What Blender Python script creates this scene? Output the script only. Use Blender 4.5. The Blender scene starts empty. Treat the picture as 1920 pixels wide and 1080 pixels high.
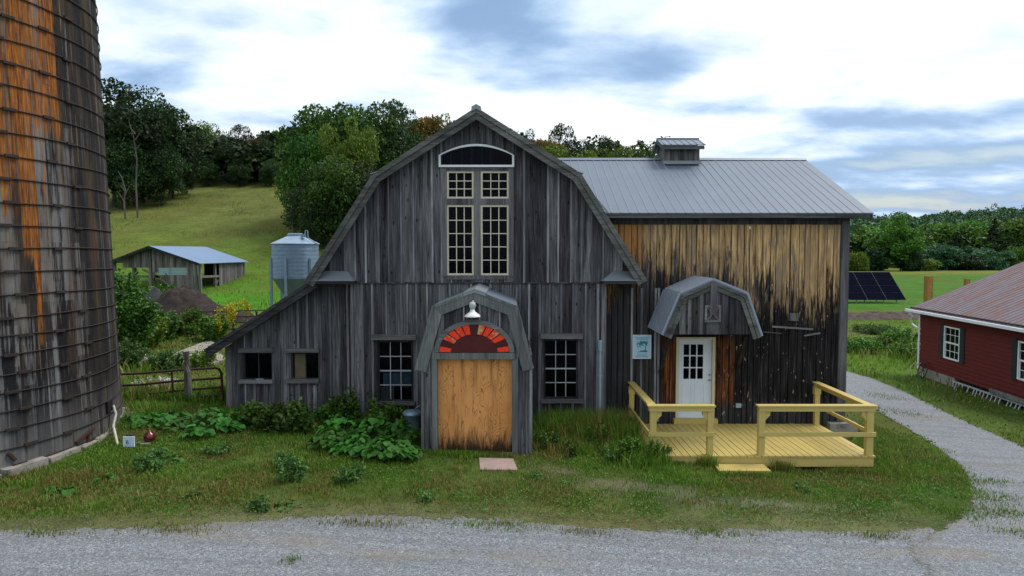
import bpy, math, random
import numpy as np
from math import pi, sin, cos, radians
from mathutils import Vector, Matrix

random.seed(7)
RNG = np.random.default_rng(11)
S = bpy.context.scene
COL = S.collection

# ------------------------------------------------------------------ camera
F = 1280.0
PITCH = math.atan(68.0 / F)
CZ = 4.3
cam = bpy.data.cameras.new('camera'); camo = bpy.data.objects.new('camera', cam); COL.objects.link(camo)
cam.sensor_width = 36.0; cam.lens = 36.0 * F / 1920.0
cam.clip_start = 0.1; cam.clip_end = 6000
camo.location = (0, 0, CZ); camo.rotation_euler = (pi / 2 - PITCH, 0, 0)
S.camera = camo
S.view_settings.view_transform = 'Standard'; S.view_settings.look = 'None'
S.view_settings.exposure = 0.22; S.view_settings.gamma = 1.0
try:
    S.cycles.max_bounces = 6; S.cycles.diffuse_bounces = 3; S.cycles.glossy_bounces = 3
    S.cycles.transparent_max_bounces = 12; S.cycles.caustics_reflective = False; S.cycles.caustics_refractive = False
except Exception:
    pass

def nd(nt, typ, ins=None, **attrs):
    n = nt.nodes.new(typ)
    for k, v in attrs.items(): setattr(n, k, v)
    for k, v in (ins or {}).items():
        s = n.inputs[k]
        if isinstance(v, bpy.types.NodeSocket): nt.links.new(v, s)
        elif isinstance(v, bpy.types.Node): nt.links.new(v.outputs[0], s)
        else: s.default_value = v
    return n
def math_(nt, op, a, b=0.0, c=None, clamp=False):
    d = {0: a, 1: b}
    if c is not None: d[2] = c
    return nd(nt, 'ShaderNodeMath', d, operation=op, use_clamp=clamp).outputs[0]
def mrange(nt, v, a, b, c=0.0, d=1.0, smooth=True):
    return nd(nt, 'ShaderNodeMapRange', {'Value': v, 'From Min': a, 'From Max': b, 'To Min': c, 'To Max': d},
              interpolation_type='SMOOTHSTEP' if smooth else 'LINEAR', clamp=True).outputs[0]
def mixc(nt, fac, a, b, mode='MIX'):
    n = nd(nt, 'ShaderNodeMix', None, data_type='RGBA', blend_type=mode)
    for i, v in ((0, fac), (6, a), (7, b)):
        s = n.inputs[i]
        if isinstance(v, bpy.types.NodeSocket): nt.links.new(v, s)
        elif i == 0: s.default_value = v
        else: s.default_value = (v[0], v[1], v[2], 1) if len(v) == 3 else v
    return n.outputs[2]
def ramp(nt, fac, stops):
    n = nd(nt, 'ShaderNodeValToRGB', {0: fac})
    cr = n.color_ramp
    while len(cr.elements) > 1: cr.elements.remove(cr.elements[-1])
    for i, (p, c) in enumerate(stops):
        e = cr.elements[0] if i == 0 else cr.elements.new(p)
        e.position = p
        if not hasattr(c, '__len__'): c = (c, c, c)
        e.color = (c[0], c[1], c[2], 1)
    return n.outputs[0]
def noise(nt, vec, scale=1.0, detail=4.0, rough=0.55, dist=0.0):
    return nd(nt, 'ShaderNodeTexNoise', {'Vector': vec, 'Scale': scale, 'Detail': detail, 'Roughness': rough, 'Distortion': dist}).outputs[0]
def vmul(nt, v, s):
    return nd(nt, 'ShaderNodeVectorMath', {0: v, 1: s}, operation='MULTIPLY').outputs[0]
def vadd(nt, v, s):
    return nd(nt, 'ShaderNodeVectorMath', {0: v, 1: s}, operation='ADD').outputs[0]

# ------------------------------------------------------------------ world: physical sky under a broken deck of cloud
SUN_EL, SUN_AZ = radians(58), radians(72)     # azimuth from +Y towards +X: high, off to the right and a little behind the barn
w = bpy.data.worlds.new('World'); S.world = w; w.use_nodes = True
nt = w.node_tree; nt.nodes.clear()
tc = nd(nt, 'ShaderNodeTexCoord').outputs['Generated']
sky = nd(nt, 'ShaderNodeTexSky', sky_type='NISHITA', sun_disc=False, sun_elevation=SUN_EL, sun_rotation=SUN_AZ,
         altitude=200, air_density=1.2, dust_density=1.5)
skyc = nd(nt, 'ShaderNodeMix', None, data_type='RGBA', blend_type='MULTIPLY')
skyc.inputs[0].default_value = 1.0
nt.links.new(sky.outputs[0], skyc.inputs[6]); skyc.inputs[7].default_value = (1.25, 1.2, 1.15, 1)
sep = nd(nt, 'ShaderNodeSeparateXYZ', {0: tc})
DX, DY, DZ = sep.outputs
zc = math_(nt, 'MAXIMUM', DZ, 0.03)
# cloud deck seen in perspective: stretched towards the horizon
den = math_(nt, 'ADD', zc, 0.16)
cx = math_(nt, 'DIVIDE', DX, den); cy = math_(nt, 'DIVIDE', DY, den)
cv = nd(nt, 'ShaderNodeCombineXYZ', {0: cx, 1: cy, 2: 0.0}).outputs[0]
n1 = noise(nt, vmul(nt, cv, (1.0, 1.25, 1)), 1.25, 8, 0.56, 0.25)
n2 = noise(nt, vadd(nt, vmul(nt, cv, (1.0, 1.3, 1)), (7, 3, 1)), 3.0, 5, 0.52, 0.2)
def pdir(px, py):
    xc, yc = (px - 960) / F, (540 - py) / F
    d = Vector((xc, cos(PITCH) + yc * sin(PITCH), yc * cos(PITCH) - sin(PITCH))); d.normalize(); return d
def blob(px, py, sx, sy, amp, tilt=0.0):
    d = pdir(px, py)
    a = math_(nt, 'SUBTRACT', DX, d.x); b = math_(nt, 'SUBTRACT', DZ, d.z)
    b = math_(nt, 'ADD', b, math_(nt, 'MULTIPLY', a, tilt))
    a = math_(nt, 'DIVIDE', a, sx / F); b = math_(nt, 'DIVIDE', b, sy / F)
    r = math_(nt, 'ADD', math_(nt, 'MULTIPLY', a, a), math_(nt, 'MULTIPLY', b, b))
    g = math_(nt, 'EXPONENT', math_(nt, 'MULTIPLY', r, -1.0))
    return math_(nt, 'MULTIPLY', g, amp)
acc = None
for b in [(900, 15, 150, 62, .50), (1110, 115, 190, 50, .38), (1250, 135, 90, 52, .30), (300, 60, 120, 50, .20), (430, 215, 120, 22, .24),
          (640, 235, 120, 30, .22), (1650, 225, 190, 17, .42, .14), (1720, 300, 230, 20, .42, -.03), (1910, 195, 60, 18, .36), (1790, 372, 330, 22, .50),
          (1500, 270, 110, 14, .16), (230, 150, 80, 40, .14), (1600, 90, 300, 90, -.22), (560, 90, 200, 80, -.16), (450, 40, 160, 30, .12), (1380, 60, 160, 20, .12), (1330, 200, 120, 20, .15), (1180, 235, 320, 28, -.25)]:
    g = blob(*b)
    acc = g if acc is None else math_(nt, 'ADD', acc, g)
base = math_(nt, 'ADD', math_(nt, 'MULTIPLY', n1, 1.25), math_(nt, 'MULTIPLY', n2, 0.65))
field = math_(nt, 'ADD', math_(nt, 'ADD', math_(nt, 'SUBTRACT', base, 0.875), acc), math_(nt, 'MULTIPLY', math_(nt, 'MULTIPLY', mrange(nt, DX, .1, .4), mrange(nt, DZ, .08, .32, 1, 0)), .13))
gm = mrange(nt, field, -0.06, 0.62)
bm_ = mrange(nt, field, 0.36, 0.8)
white = (0.95, 0.99, 1.03)
c1 = ramp(nt, gm, [(0, white), (.30, (.70, .82, .92)), (.62, (.46, .62, .84)), (1, (.24, .39, .64))])
skys = nd(nt, 'ShaderNodeMix', None, data_type='RGBA', blend_type='MULTIPLY'); skys.inputs[0].default_value = 1
nt.links.new(skyc.outputs[2], skys.inputs[6]); skys.inputs[7].default_value = (.1, .1, .1, 1)
hz = mrange(nt, DZ, 0.0, 0.16, 1.0, 0.0)
c2 = mixc(nt, math_(nt, 'MULTIPLY', bm_, 0.65), c1, skys.outputs[2])
low = mrange(nt, DZ, -0.05, 0.0)
c3 = mixc(nt, low, (0.10, 0.13, 0.06), c2)
bg = nd(nt, 'ShaderNodeBackground', {0: c3, 1: 1.0})
out = nd(nt, 'ShaderNodeOutputWorld', {0: bg.outputs[0]})

sun = bpy.data.lights.new('sun', 'SUN'); so = bpy.data.objects.new('sun', sun); COL.objects.link(so)
sun.energy = 2.5; sun.angle = radians(24); sun.color = (1.0, 0.95, 0.87)
sd = Vector((sin(SUN_AZ) * cos(SUN_EL), cos(SUN_AZ) * cos(SUN_EL), sin(SUN_EL)))
so.rotation_euler = sd.to_track_quat('Z', 'Y').to_euler()

# ------------------------------------------------------------------ pixel <-> place helpers (real distances in metres)
def X(px, Y, py=540.0):
    yc = (540 - py) / F
    return (px - 960) / F * Y / (cos(PITCH) + yc * sin(PITCH))
def Z(py, Y):
    yc = (540 - py) / F
    return CZ + Y * (yc * cos(PITCH) - sin(PITCH)) / (cos(PITCH) + yc * sin(PITCH))
def P(px, py, Y): return (X(px, Y, py), Z(py, Y))
def sm(a, b, x):
    t = np.clip((x - a) / (b - a), 0, 1); return t * t * (3 - 2 * t)
def gz(x, y):
    x = np.asarray(x, float); y = np.asarray(y, float)
    b = -0.045 * np.clip(x, -14, 16) - 0.5 * sm(12, 28, y) * sm(2, 14, x)
    b = b + 0.10 * np.sin(x * .09 + 1.3) * np.cos(y * .07) * sm(20, 60, y)
    b = b - .26 * np.exp(-(((x + 10.5) / 3.2) ** 2 + ((y - 10.8) / 2.6) ** 2)) * sm(8.5, 10.5, y)
    b = b - .14 * np.exp(-(((x - 5.4) / 2.8) ** 2 + ((y - 14.6) / 1.5) ** 2))
    d = np.maximum(y - 33, 0)
    h = np.where(d < 45, 0.0032 * d * d, 6.48 + 0.225 * (d - 45))
    h = np.where(h > 22, 22 + (1 - np.exp(-(h - 22) / 14.0)) * 14, h)
    wx = 1 - sm(-6, 12 + 0.36 * np.maximum(y - 36, 0), x)
    b = b + h * wx
    # wooded ridge far off to the right
    f = sm(320, 980, y) * sm(60, 330, x) * (37 + 2.5 * np.sin(x * .021) + .05 * (np.clip(x, 100, 1100) - 478))
    return b + f
def gzf(x, y): return float(gz(x, y))
def G(px, py):
    """ground point under a pixel"""
    d = pdir(px, py); lo = 4.0; 
    t = 4.0
    while t < 900:
        p = Vector((0, 0, CZ)) + d * t
        if p.z <= gzf(p.x, p.y): break
        t += max(.05, t * .004)
    return (p.x, p.y, gzf(p.x, p.y))

# ------------------------------------------------------------------ mesh helpers
class MB:
    def __init__(s): s.v = []; s.f = []; s.r = []; s.u = []
    def face(s, pts, rv=None):
        i = len(s.v); s.v += [tuple(p) for p in pts]; s.f.append(tuple(range(i, i + len(pts)))); s.r.append(random.random() if rv is None else rv)
    def hexa(s, p, rv=None):
        """p: bottom 4 (ccw seen from above), top 4"""
        rv = random.random() if rv is None else rv
        i = len(s.v); s.v += [tuple(q) for q in p]
        for f in ((3, 2, 1, 0), (4, 5, 6, 7), (0, 1, 5, 4), (1, 2, 6, 5), (2, 3, 7, 6), (3, 0, 4, 7)):
            s.f.append(tuple(i + k for k in f)); s.r.append(rv)
        return s
    def box(s, x0, x1, y0, y1, z0, z1, rv=None):
        if x0 > x1: x0, x1 = x1, x0
        if y0 > y1: y0, y1 = y1, y0
        if z0 > z1: z0, z1 = z1, z0
        return s.hexa([(x0, y0, z0), (x1, y0, z0), (x1, y1, z0), (x0, y1, z0), (x0, y0, z1), (x1, y0, z1), (x1, y1, z1), (x0, y1, z1)], rv)
    def beam(s, a, b, wd, ht, rv=None, up=(0, 0, 1)):
        a = Vector(a); b = Vector(b); d = (b - a).normalized(); up = Vector(up)
        if abs(d.dot(up)) > .98: up = Vector((0, 1, 0))
        r = d.cross(up).normalized() * wd / 2; q = r.cross(d).normalized() * ht / 2
        return s.hexa([a - r - q, a + r - q, b + r - q, b - r - q, a - r + q, a + r + q, b + r + q, b - r + q], rv)
    def prism(s, poly, y0, y1, rv=None):
        """polygon of (x, z) extruded along y"""
        rv = random.random() if rv is None else rv
        n = len(poly); i = len(s.v)
        s.v += [(x, y0, z) for x, z in poly] + [(x, y1, z) for x, z in poly]
        s.f.append(tuple(i + k for k in range(n))); s.f.append(tuple(i + n + k for k in range(n - 1, -1, -1))); s.r += [rv, rv]
        for k in range(n):
            l = (k + 1) % n; s.f.append((i + k, i + n + k, i + n + l, i + l)); s.r.append(rv)
        return s
    def band(s, outer, inner, y0, y1, rv=None):
        for k in range(len(outer) - 1):
            s.prism([outer[k], outer[k + 1], inner[k + 1], inner[k]], y0, y1, random.random() if rv is None else rv)
        return s
    def tube(s, pts, r, n=7, rv=None, cap=True):
        rv = random.random() if rv is None else rv
        pts = [Vector(p) for p in pts]; rs = r if hasattr(r, '__len__') else [r] * len(pts)
        rings = []
        for k, p in enumerate(pts):
            d = (pts[min(k + 1, len(pts) - 1)] - pts[max(k - 1, 0)])
            d = d.normalized() if d.length > 1e-9 else Vector((0, 0, 1))
            a = d.cross(Vector((0, 0, 1)))
            if a.length < .05: a = d.cross(Vector((0, 1, 0)))
            a.normalize(); b = d.cross(a)
            i = len(s.v)
            for j in range(n):
                t = 2 * pi * j / n; s.v.append(tuple(p + (a * cos(t) + b * sin(t)) * rs[k]))
            rings.append(i)
        for k in range(len(rings) - 1):
            for j in range(n):
                l = (j + 1) % n; s.f.append((rings[k] + j, rings[k] + l, rings[k + 1] + l, rings[k + 1] + j)); s.r.append(rv)
        if cap:
            s.f.append(tuple(rings[0] + j for j in range(n - 1, -1, -1))); s.r.append(rv)
            s.f.append(tuple(rings[-1] + j for j in range(n))); s.r.append(rv)
        return s
    def lathe(s, c, prof, n=24, rv=None):
        """prof: (r, z) pairs round the vertical axis at c"""
        rv = random.random() if rv is None else rv
        i = len(s.v)
        for r, z in prof:
            for j in range(n):
                t = 2 * pi * j / n; s.v.append((c[0] + r * cos(t), c[1] + r * sin(t), c[2] + z))
        for k in range(len(prof) - 1):
            for j in range(n):
                l = (j + 1) % n; s.f.append((i + k * n + j, i + k * n + l, i + (k + 1) * n + l, i + (k + 1) * n + j)); s.r.append(rv)
        return s
    def merge(s, o):
        i = len(s.v); s.v += o.v; s.f += [tuple(k + i for k in f) for f in o.f]; s.r += o.r
        return s

def set_rv(me, r, name='rv'):
    a = me.attributes.new(name, 'FLOAT', 'FACE'); a.data.foreach_set('value', np.asarray(r, np.float32))
def link(name, me, mat, parent=None, loc=(0, 0, 0)):
    o = bpy.data.objects.new(name, me); COL.objects.link(o)
    if mat is not None:
        for m in (mat if isinstance(mat, (list, tuple)) else [mat]): me.materials.append(m)
    o.location = loc
    if parent is not None: o.parent = parent
    return o
def build(mb, name, mat, parent=None, smooth=False, offset=None):
    """parts: mesh stays in the scene's metres; child of a root Empty is set back by the root's place"""
    me = bpy.data.meshes.new(name); me.from_pydata(mb.v, [], mb.f); set_rv(me, mb.r)
    if smooth: me.polygons.foreach_set('use_smooth', [True] * len(me.polygons))
    loc = (0, 0, 0)
    if parent is not None and parent.type == 'EMPTY': loc = tuple(-Vector(parent.location))
    return link(name, me, mat, parent, loc)
def tag(o, label, cat, group=None, kind=None):
    if label: o['label'] = label
    if cat: o['category'] = cat
    if group: o['group'] = group
    if kind: o['kind'] = kind
    return o
def root(name, label, cat, loc, group=None):
    o = bpy.data.objects.new(name, None); COL.objects.link(o); o.location = loc; o.empty_display_size = .3
    return tag(o, label, cat, group)
def solo(mb, name, mat, label, cat, loc, group=None, smooth=False):
    mb2 = MB(); L = Vector(loc); mb2.v = [tuple(Vector(v) - L) for v in mb.v]; mb2.f = mb.f; mb2.r = mb.r
    o = build(mb2, name, mat, None, smooth); o.location = loc
    return tag(o, label, cat, group)
def npmesh(name, V, Fq, rv, mat, parent=None, loc=(0, 0, 0), extra=None, smooth=False):
    """V (n,3), Fq (m,k) uniform polygons"""
    me = bpy.data.meshes.new(name); V = np.asarray(V, np.float32); Fq = np.asarray(Fq, np.int32); m, k = Fq.shape
    me.vertices.add(len(V)); me.vertices.foreach_set('co', V.ravel())
    me.loops.add(m * k); me.loops.foreach_set('vertex_index', Fq.ravel())
    me.polygons.add(m); me.polygons.foreach_set('loop_start', np.arange(0, m * k, k, dtype=np.int32))
    try: me.polygons.foreach_set('loop_total', np.full(m, k, np.int32))
    except Exception: pass
    me.polygons.foreach_set('use_smooth', np.full(m, bool(smooth)))
    me.update(calc_edges=True)
    if rv is not None: set_rv(me, rv)
    for nm, vals in (extra or {}).items():
        if vals.ndim == 2:
            a = me.attributes.new(nm, 'FLOAT_COLOR', 'POINT'); a.data.foreach_set('color', np.hstack([vals, np.ones((len(vals), 1))]).astype(np.float32).ravel())
        else:
            a = me.attributes.new(nm, 'FLOAT', 'POINT'); a.data.foreach_set('value', vals.astype(np.float32))
    return link(name, me, mat, parent, loc)

# ------------------------------------------------------------------ materials
def newmat(name):
    m = bpy.data.materials.new(name); m.use_nodes = True; nt = m.node_tree; nt.nodes.clear()
    return m, nt
def finish(nt, color, rough=.8, bump=None, bstr=.3, bdist=.01, spec=.25, metal=0.0, extra=None):
    ins = {'Base Color': color if isinstance(color, bpy.types.NodeSocket) else (*color, 1), 'Roughness': rough, 'Specular IOR Level': spec, 'Metallic': metal}
    if bump is not None:
        ins['Normal'] = nd(nt, 'ShaderNodeBump', {'Height': bump, 'Strength': bstr, 'Distance': bdist}).outputs[0]
    b = nd(nt, 'ShaderNodeBsdfPrincipled', ins)
    nd(nt, 'ShaderNodeOutputMaterial', {0: b.outputs[0]})
    return b
def rv_of(nt): return nd(nt, 'ShaderNodeAttribute', attribute_name='rv').outputs['Fac']
def plain(name, col, rough=.6, var=.15, scale=6, metal=0, spec=.3, bump=.15, dirt=None):
    m, nt = newmat(name); co = nd(nt, 'ShaderNodeTexCoord').outputs['Object']
    n = noise(nt, co, scale, 6, .6)
    c = mixc(nt, n, [x * (1 - var * 1.6) for x in col], [min(1, x * (1 + var * 1.6)) for x in col])
    n2 = noise(nt, co, scale * 9, 4, .6)
    if dirt: c = mixc(nt, mrange(nt, noise(nt, co, scale * .5, 6, .7), .5, .68), c, dirt)
    c = mixc(nt, math_(nt, 'MULTIPLY', rv_of(nt), .22), c, [x * .7 for x in col])
    finish(nt, c, rough, n2, bump, .004, spec, metal); return m

def wood(name, dark, light, axis=2, vary=.5, crack=.55, knots=True, dirt=0.0):
    """weathered board: grain runs along axis; each board has its own tone and offset (rv)"""
    m, nt = newmat(name); co = nd(nt, 'ShaderNodeTexCoord').outputs['Object']; rv = rv_of(nt)
    off = nd(nt, 'ShaderNodeCombineXYZ', {0: math_(nt, 'MULTIPLY', rv, 37.0), 1: math_(nt, 'MULTIPLY', rv, 91.0), 2: math_(nt, 'MULTIPLY', rv, 53.0)}).outputs[0]
    p = vadd(nt, co, off)
    sc = [30, 30, 30]; sc[axis] = 1.1
    warp = noise(nt, vmul(nt, p, tuple(1.4 if i == axis else 5 for i in range(3))), 1.0, 2)
    pw = vadd(nt, vmul(nt, p, tuple(sc)), nd(nt, 'ShaderNodeCombineXYZ', {0: math_(nt, 'MULTIPLY', warp, 3.0), 1: 0, 2: 0}).outputs[0])
    grain = noise(nt, pw, 1.0, 7, .65)
    s2 = [3.5, 3.5, 3.5]; s2[axis] = .45
    wide = noise(nt, vmul(nt, p, tuple(s2)), 1.0, 5, .6)
    g = math_(nt, 'ADD', math_(nt, 'MULTIPLY', grain, .65), math_(nt, 'MULTIPLY', wide, .55))
    c = ramp(nt, g, [(.40, dark), (.60, [a * .62 + b * .38 for a, b in zip(dark, light)]), (.80, light)])
    tone = mrange(nt, rv, 0, 1, 1 - vary, 1 + vary * .7, False)
    c = mixc(nt, 1.0, c, nd(nt, 'ShaderNodeCombineXYZ', {0: tone, 1: tone, 2: math_(nt, 'POWER', tone, .92)}).outputs[0], 'MULTIPLY')
    s3 = [70, 70, 70]; s3[axis] = .8
    cr = mrange(nt, noise(nt, vmul(nt, p, tuple(s3)), 1.0, 3, .5), .33, .40)
    c = mixc(nt, math_(nt, 'MULTIPLY', math_(nt, 'SUBTRACT', 1.0, cr), crack), c, [x * .25 for x in dark])
    # wide dark weather streaks
    s4 = [7, 7, 7]; s4[axis] = .35
    st = mrange(nt, noise(nt, vmul(nt, co, tuple(s4)), 1.0, 6, .65), .52, .68)
    c = mixc(nt, math_(nt, 'MULTIPLY', st, .6), c, [x * .35 for x in dark])
    if knots:
        s5 = [6, 6, 6]; s5[axis] = 2.6
        vo = nd(nt, 'ShaderNodeTexVoronoi', {'Vector': vmul(nt, p, tuple(s5)), 'Scale': 1.0, 'Randomness': 1.0}).outputs['Distance']
        k = math_(nt, 'SUBTRACT', 1.0, mrange(nt, vo, .08, .17))
        c = mixc(nt, math_(nt, 'MULTIPLY', k, .75), c, [x * .2 for x in dark])
    finish(nt, c, .88, grain, .6, .012, .12)
    return m

M = {}
M['wood'] = wood('weathered_wood', (.006, .0062, .0075), (.235, .235, .25), 2, .6)
M['woodlow'] = wood('weathered_wood_lower', (.007, .0072, .0085), (.225, .225, .24), 2, .55)
M['batten'] = wood('batten_wood', (.07, .072, .08), (.38, .385, .41), 2, .45, .3, False)  # paler than the boards: the light battens catch is put into the colour
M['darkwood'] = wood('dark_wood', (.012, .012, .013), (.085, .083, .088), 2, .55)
M['trimx'] = wood('trim_wood_across', (.07, .072, .075), (.25, .25, .25), 0, .3, .3, False)
M['trimz'] = wood('trim_wood_upright', (.06, .06, .063), (.24, .235, .245), 2, .3, .3, False)
M['rake'] = wood('rake_board_wood', (.05, .053, .052), (.19, .195, .185), 0, .25, .3, False)
M['rakedark'] = wood('rake_board_dark', (.02, .021, .023), (.10, .10, .105), 0, .3, .3, False)
M['porchtrim'] = wood('porch_trim_wood', (.085, .095, .095), (.22, .235, .23), 2, .15, .2, False)
M['porchtrimx'] = wood('porch_trim_across', (.085, .095, .095), (.22, .235, .23), 0, .15, .2, False)
M['shedwood'] = wood('shed_wood', (.05, .048, .048), (.27, .25, .24), 2, .5)
M['post'] = wood('post_wood', (.05, .048, .045), (.28, .27, .25), 2, .3)
M['yellowpost'] = wood('new_post_wood', (.22, .11, .03), (.62, .38, .13), 2, .3, .2, False)
M['cream'] = plain('cream_paint', (.58, .54, .42), .55, .12, 5)
M['white'] = plain('white_paint', (.72, .76, .80), .5, .06, 4)
M['whitedoor'] = plain('white_door_paint', (.66, .74, .84), .45, .05, 3)
M['black'] = plain('black_void', (.008, .008, .010), .9, .2, 3)
M['mullion'] = plain('grey_white_muntin', (.38, .40, .42), .6, .2, 10)
M['teal'] = plain('teal_ink', (.04, .22, .31), .6, .05, 3)
M['signblue'] = plain('sign_pale_blue', (.42, .62, .76), .5, .05, 3)
M['signwhite'] = plain('sign_white', (.50, .62, .78), .5, .06, 9)
M['signframe'] = plain('sign_edge', (.80, .84, .82), .5, .05, 3)
M['navy'] = plain('navy_ink', (.02, .05, .12), .6, .05, 3)
M['concrete'] = plain('old_concrete', (.28, .26, .23), .9, .3, 5, bump=.5, dirt=(.05, .045, .04))
M['slab'] = plain('pink_paving', (.30, .22, .20), .9, .2, 8, bump=.3)
M['hoop'] = plain('old_hoop_iron', (.030, .022, .020), .85, .3, 9)
M['rust'] = plain('rusty_pipe', (.055, .026, .020), .8, .4, 14, bump=.4, dirt=(.02, .016, .016))
M['redscrap'] = plain('dark_red_scrap', (.09, .018, .014), .6, .3, 9)
M['maroon'] = plain('maroon_enamel', (.10, .008, .010), .22, .2, 5, spec=.6)
M['hose'] = plain('white_hose', (.52, .49, .42), .6, .2, 12)
M['pvc'] = plain('pale_conduit', (.25, .36, .43), .5, .1, 8)
M['galv'] = plain('galvanised_metal', (.20, .29, .37), .42, .25, 7, metal=.35, spec=.5)
M['bin'] = plain('bin_metal', (.22, .31, .42), .42, .15, 3, metal=.3, spec=.5)
M['bincone'] = plain('bin_cone_metal', (.17, .23, .25), .6, .3, 3, metal=.2)
M['solar'] = plain('solar_glass', (.005, .006, .013), .8, .2, 2, spec=0, bump=0)
M['solarframe'] = plain('solar_frame', (.02, .025, .04), .5, .1, 4)
M['charcoal'] = plain('shutter_paint', (.025, .028, .032), .7, .2, 8)
M['brass'] = plain('door_knob_metal', (.30, .29, .26), .3, .1, 5, metal=.8)
M['lampwhite'] = plain('lamp_enamel', (.72, .72, .70), .35, .05, 5)
M['cloth'] = plain('pale_cloth', (.60, .72, .80), .9, .3, 8)
M['card'] = plain('cardboard', (.75, .58, .46), .9, .2, 5)
M['soil'] = plain('dark_manure', (.030, .022, .020), .95, .6, 3, bump=1.0)
M['soilrough'] = plain('bare_dark_soil', (.07, .052, .045), .95, .5, 2, bump=1.0)
M['bark'] = wood('tree_bark', (.03, .026, .022), (.12, .105, .09), 2, .3)
M['deadbark'] = wood('pale_dead_bark', (.07, .065, .06), (.17, .155, .14), 2, .2)
M['orangebit'] = plain('curtain', (.13, .105, .065), .9, .3, 4)

def yellow_paint():
    m, nt = newmat('yellow_deck_paint'); co = nd(nt, 'ShaderNodeTexCoord').outputs['Object']
    n = noise(nt, co, 3.0, 6, .6); n2 = noise(nt, vmul(nt, co, (40, 3, 40)), 1, 5, .6)
    c = mixc(nt, n, (.46, .36, .11), (.56, .44, .15))
    c = mixc(nt, math_(nt, 'MULTIPLY', mrange(nt, n2, .5, .7), .45), c, (.34, .27, .10))
    c = mixc(nt, math_(nt, 'MULTIPLY', mrange(nt, noise(nt, co, 1.7, 8, .72), .52, .68), .35), c, (.30, .25, .12))
    c = mixc(nt, math_(nt, 'MULTIPLY', rv_of(nt), .30), c, (.40, .31, .095))
    finish(nt, c, .55, n2, .15, .003, .35); return m
M['yellow'] = yellow_paint()

def metal_roof(name, col, rust=None, rough=.38, metal=.25, rustamt=.5, sc=1.0):
    m, nt = newmat(name); co = nd(nt, 'ShaderNodeTexCoord').outputs['Object']
    n = noise(nt, vmul(nt, co, (1.2, 1.2, 1.2)), sc, 6, .6); n2 = noise(nt, co, 60, 2)
    c = mixc(nt, n, [x * .86 for x in col], [x * 1.14 for x in col])
    if rust:
        a = noise(nt, vmul(nt, co, (.45, 2.2, .8)), 1.3, 8, .68, .4)
        b = noise(nt, vmul(nt, co, (6, 6, 6)), 1, 5, .6)
        k = mrange(nt, math_(nt, 'ADD', math_(nt, 'MULTIPLY', a, .75), math_(nt, 'MULTIPLY', b, .25)), .42, .60)
        c = mixc(nt, math_(nt, 'MULTIPLY', k, rustamt), c, rust)
    c = mixc(nt, math_(nt, 'MULTIPLY', rv_of(nt), .10), c, [x * .6 for x in col])
    finish(nt, c, rough, n2, .08, .002, .5, metal); return m
M['roof'] = metal_roof('blue_grey_roof_metal', (.115, .145, .195), None, .5, .15)
M['roofrib'] = metal_roof('roof_rib_metal', (.14, .175, .23), None, .45, .15)
M['corr'] = metal_roof('corrugated_canopy_metal', (.26, .30, .36), None, .45, .15)  # paler than the canopy sheet: light on the ridges put into their colour
M['shedroof'] = metal_roof('shed_roof_metal', (.12, .21, .36), (.16, .16, .18), .5, .1, .3, .5)
M['rustroof'] = metal_roof('rusty_red_roof_metal', (.14, .13, .16), (.16, .068, .055), .75, .05, .85)
M['flash'] = metal_roof('flashing_metal', (.20, .23, .26), None, .5)

def glass(name, tint=(.55, .62, .68), clear=.8, dark=(.004, .005, .007)):
    m, nt = newmat(name)
    tr = nd(nt, 'ShaderNodeBsdfTransparent', {0: (*tint, 1)})
    co = nd(nt, 'ShaderNodeTexCoord').outputs['Object']
    bmp = nd(nt, 'ShaderNodeBump', {'Height': noise(nt, co, 5, 3), 'Strength': .25, 'Distance': .01})
    gl = nd(nt, 'ShaderNodeBsdfGlossy', {'Color': (.75, .8, .85, 1), 'Roughness': .06, 'Normal': bmp.outputs[0]})
    df = nd(nt, 'ShaderNodeBsdfDiffuse', {'Color': (*dark, 1)})
    mx = nd(nt, 'ShaderNodeMixShader', {0: clear, 1: df.outputs[0], 2: tr.outputs[0]})
    fr = nd(nt, 'ShaderNodeFresnel', {'IOR': 1.14})
    o = nd(nt, 'ShaderNodeMixShader', {0: fr.outputs[0], 1: mx.outputs[0], 2: gl.outputs[0]})
    nd(nt, 'ShaderNodeOutputMaterial', {0: o.outputs[0]}); return m
M['glass'] = glass('window_glass'); M['glassdark'] = glass('dark_window_glass', clear=.35)

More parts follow.
